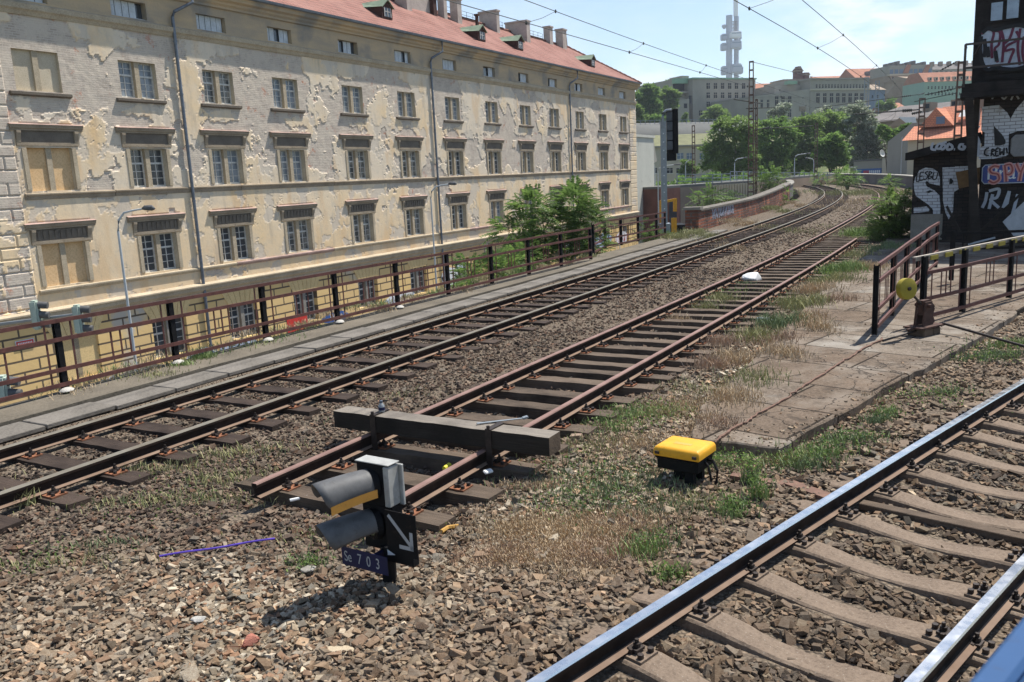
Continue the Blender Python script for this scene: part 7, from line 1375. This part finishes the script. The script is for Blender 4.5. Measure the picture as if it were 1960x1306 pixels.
for px, py, rx, ry, n, h, c in ((1200, 795, .45, .3, 420, .09, FR), (1265, 790, .35, .3, 300, .08, YG), (1170, 820, .3, .2, 250, .08, FR), (1330, 745, .4, .4, 260, .08, YG), (1100, 900, .7, .4, 220, .10, GR), (1150, 950, .5, .4, 260, .10, GR), (1090, 960, .5, .3, 200, .08, GR), (1385, 885, .25, .2, 150, .12, GR), (1345, 890, .2, .12, 90, .1, FR),
        (1437, 930, .06, .05, 60, .26, GR), (1452, 965, .07, .06, 60, .20, FR), (1410, 985, .12, .1, 80, .13, GR), (1400, 1000, .1, .08, 60, .14, FR), (1250, 1050, .22, .2, 130, .11, GR), (1235, 1070, .12, .1, 140, .12, FR), (1282, 1112, .1, .08, 80, .10, FR), (1560, 880, .3, .15, 220, .12, FR), (1625, 855, .3, .15, 220, .12, GR), (1500, 890, .3, .15, 200, .1, YG), (1680, 815, .15, .1, 150, .1, GR), (1700, 800, .1, .1, 90, .1, FR), (1540, 905, .2, .1, 180, .14, GR), (1800, 760, .3, .1, 150, .1, GR), (1900, 690, .4, .2, 300, .13, GR), (1930, 665, .3, .2, 240, .12, FR), (1690, 775, .3, .08, 100, .05, DR),
        (1610, 525, .5, .8, 900, .24, FR), (1590, 545, .6, .7, 500, .20, YG), (1645, 452, .5, .7, 800, .38, FR), (1560, 560, .5, .8, 600, .18, DR), (1530, 590, .5, .8, 700, .2, YG), (1490, 625, .4, .6, 600, .2, GR), (1450, 650, .4, .6, 500, .16, YG), (1410, 690, .4, .5, 450, .14, DR), (1380, 660, .3, .4, 300, .16, RD), (1360, 700, .3, .4, 330, .12, RD), (1480, 660, .4, .5, 400, .12, RD), (1540, 620, .4, .6, 400, .12, DR), (1600, 585, .5, .4, 300, .1, RD),
        (1650, 520, .6, 1., 700, .14, DR), (1690, 480, .8, 1.2, 500, .16, GR), (1620, 490, .6, 1.2, 600, .14, YG), (1385, 575, .35, .5, 330, .22, YG), (1350, 590, .3, .4, 200, .2, YG), (1300, 610, .3, .5, 240, .12, DR), (1420, 545, .3, .4, 150, .14, GR), (1700, 440, .9, 1.5, 600, .16, YG),
        (1130, 1010, .7, .35, 5200, .036, DR), (1060, 1060, .6, .3, 4800, .034, DR), (1150, 1060, .4, .25, 2600, .034, RD), (1010, 1010, .5, .3, 2200, .036, DR), (960, 1060, .4, .25, 1500, .03, RD), (1180, 1000, .3, .2, 1200, .03, RD), (1110, 1110, .4, .2, 600, .025, DR), (900, 980, .5, .2, 250, .03, DR), (1300, 780, .6, .5, 700, .06, DR), (1230, 850, .6, .4, 600, .06, DR), (1350, 820, .3, .3, 260, .05, DR),
        (1250, 900, .6, .3, 500, .06, GR), (1120, 850, .5, .3, 500, .06, YG), (1200, 930, .5, .3, 420, .07, GR), (1020, 930, .4, .2, 300, .05, DR), (1270, 980, .4, .2, 300, .07, GR), (1330, 960, .3, .2, 260, .07, YG), (1400, 780, .35, .5, 500, .10, DR), (1440, 740, .3, .5, 420, .10, YG), (1500, 690, .3, .6, 420, .10, DR), (1560, 640, .3, .6, 380, .12, DR), (1370, 830, .3, .3, 300, .06, RD), 
        (390, 703, .14, .14, 300, .10, FR), (352, 718, .12, .1, 160, .08, FR), (300, 738, .3, .2, 160, .06, YG), (380, 690, .2, .2, 120, .06, YG), (460, 870, .5, .2, 260, .09, YG), (300, 900, .6, .15, 260, .09, YG), (440, 920, .4, .2, 260, .09, YG), (330, 960, .8, .12, 320, .09, YG), (100, 1080, .5, .1, 120, .08, YG), (200, 1040, .3, .1, 100, .07, GR), (590, 1075, .15, .1, 130, .09, GR), (45, 965, .08, .05, 120, .18, YG), (660, 800, .3, .2, 80, .05, GR),
        (640, 1020, .5, .15, 200, .06, YG), (780, 760, .5, .3, 90, .06, YG), (1400, 475, .5, 1.5, 500, .12, DR), (1340, 455, .8, 2.2, 1100, .15, YG), (1420, 432, .8, 3., 1100, .16, DR), (1480, 405, .8, 4., 1000, .18, YG), (1290, 462, .7, 1.2, 800, .16, YG), (1530, 395, .8, 4., 700, .18, DR), (1500, 440, .8, 5, 500, .12, YG), (1620, 372, 3., 9., 900, .3, YG), (1580, 352, 6, 12, 800, .5, YG), (1700, 372, 2, 9, 900, .4, YG), (1600, 400, 1.5, 6, 350, .15, DR), (1640, 440, 1., 3., 400, .15, YG), (1480, 560, .6, 1., 200, .1, YG), (1660, 390, 2, 8, 500, .3, DR)):
    PT.append((px, py, rx, ry, int(n*1.25), h, *c))
for i in range(60):                                  # strip of dry and yellow grass along the walkway
    t = i/59; px, py = 120+1060*t, 765-285*t+8*math.sin(i*1.7); px += 20*math.sin(i*2.3)
    if rng.random() < .8: PT.append((px, py, .28, .5, int(90+120*t), .07+.03*t, *((YG, DR, DR, FR)[i % 4])))
blades('grass', PT, 'tufts of green weeds and dry straw-coloured grass growing through the ballast')
# small leafy weeds by the platform
def weeds():
    P, D, U, Ls = [], [], [], []
    for px, py, n, r, h in ((1385, 885, 90, .14, .12), (1437, 930, 90, .05, .28), (1452, 962, 80, .05, .2), (1405, 990, 80, .08, .14), (1560, 880, 120, .2, .1), (1625, 852, 120, .2, .1), (1250, 1050, 60, .12, .08), (1283, 1112, 50, .07, .07), (1900, 690, 120, .3, .12), (1120, 900, 90, .35, .06), (1160, 950, 70, .3, .06), (1695, 805, 50, .1, .1), (392, 702, 70, .12, .08), (590, 1078, 40, .08, .07), (1200, 800, 120, .3, .07), (1260, 790, 70, .3, .06), (1090, 960, 60, .3, .05), (1740, 770, 60, .4, .08), (1500, 895, 60, .2, .1), (1800, 760, 50, .3, .08), (1610, 530, 120, .6, .2), (1640, 455, 160, .5, .3), (700, 1010, 40, .3, .05), (330, 960, 50, .4, .05), (1400, 560, 60, .3, .15), (60, 1075, 30, .2, .05), (1250, 455, 80, .5, .2)):
        n = int(n*2.6); c = atz(px, py, -.2); r *= 1.5; x = c.x+rng.normal(0, r*.6, n); y = c.y+rng.normal(0, r*.6, n); z = zbed(x, y)+.02+rng.random(n)*h; P.append(np.stack([x, y, z], -1)); D.append(rng.normal(0, 1, (n, 3))+[0, 0, .5]); U.append(np.tile([0, 0, 1.], (n, 1))+rng.normal(0, .4, (n, 3))); Ls.append(rng.uniform(.015, .035, n)+.0008*math.hypot(c.x, c.y))
    P, D, U, Ls = map(np.concatenate, (P, D, U, Ls)); o = leaves_mesh('weeds', P, D, U, Ls, Ls*.5, M['leaf_fresh'], None); tag(o, 'small leafy weeds sprouting between the stones', 'weeds', kind='stuff')
weeds()
# ============================================================ air
for o in bpy.data.objects:
    g = {'street lamp': 'street lamps', 'catenary mast': 'catenary masts', 'traffic light': 'traffic lights', 'tree': 'trees beyond the bend and on the hill', 'shrub': 'shrubs along the tracks', 'fence': 'metal fences beside the tracks', 'railway track': 'railway tracks', 'overhead wires': 'overhead wires', 'plank': 'planks', 'stone': 'loose stones', 'railing': 'railings of the far viaduct', 'building': 'buildings', 'litter': 'litter on the ballast'}.get(o.get('category'))
    if g and not o.parent: o['group'] = g
hb = MB(); hb.box((-900, -60, -8), (1500, 1700, 260)); m = bpy.data.materials.new('air'); m.use_nodes = True; n_ = m.node_tree.nodes; n_.clear(); o_ = n_.new('ShaderNodeOutputMaterial'); pv = n_.new('ShaderNodeVolumePrincipled')
pv.inputs['Color'].default_value = (.80, .88, 1, 1); pv.inputs['Density'].default_value = .0002; pv.inputs['Anisotropy'].default_value = .25; m.node_tree.links.new(pv.outputs[0], o_.inputs[1])
hz_ = hb.build('haze', m); tag(hz_, kind='stuff')
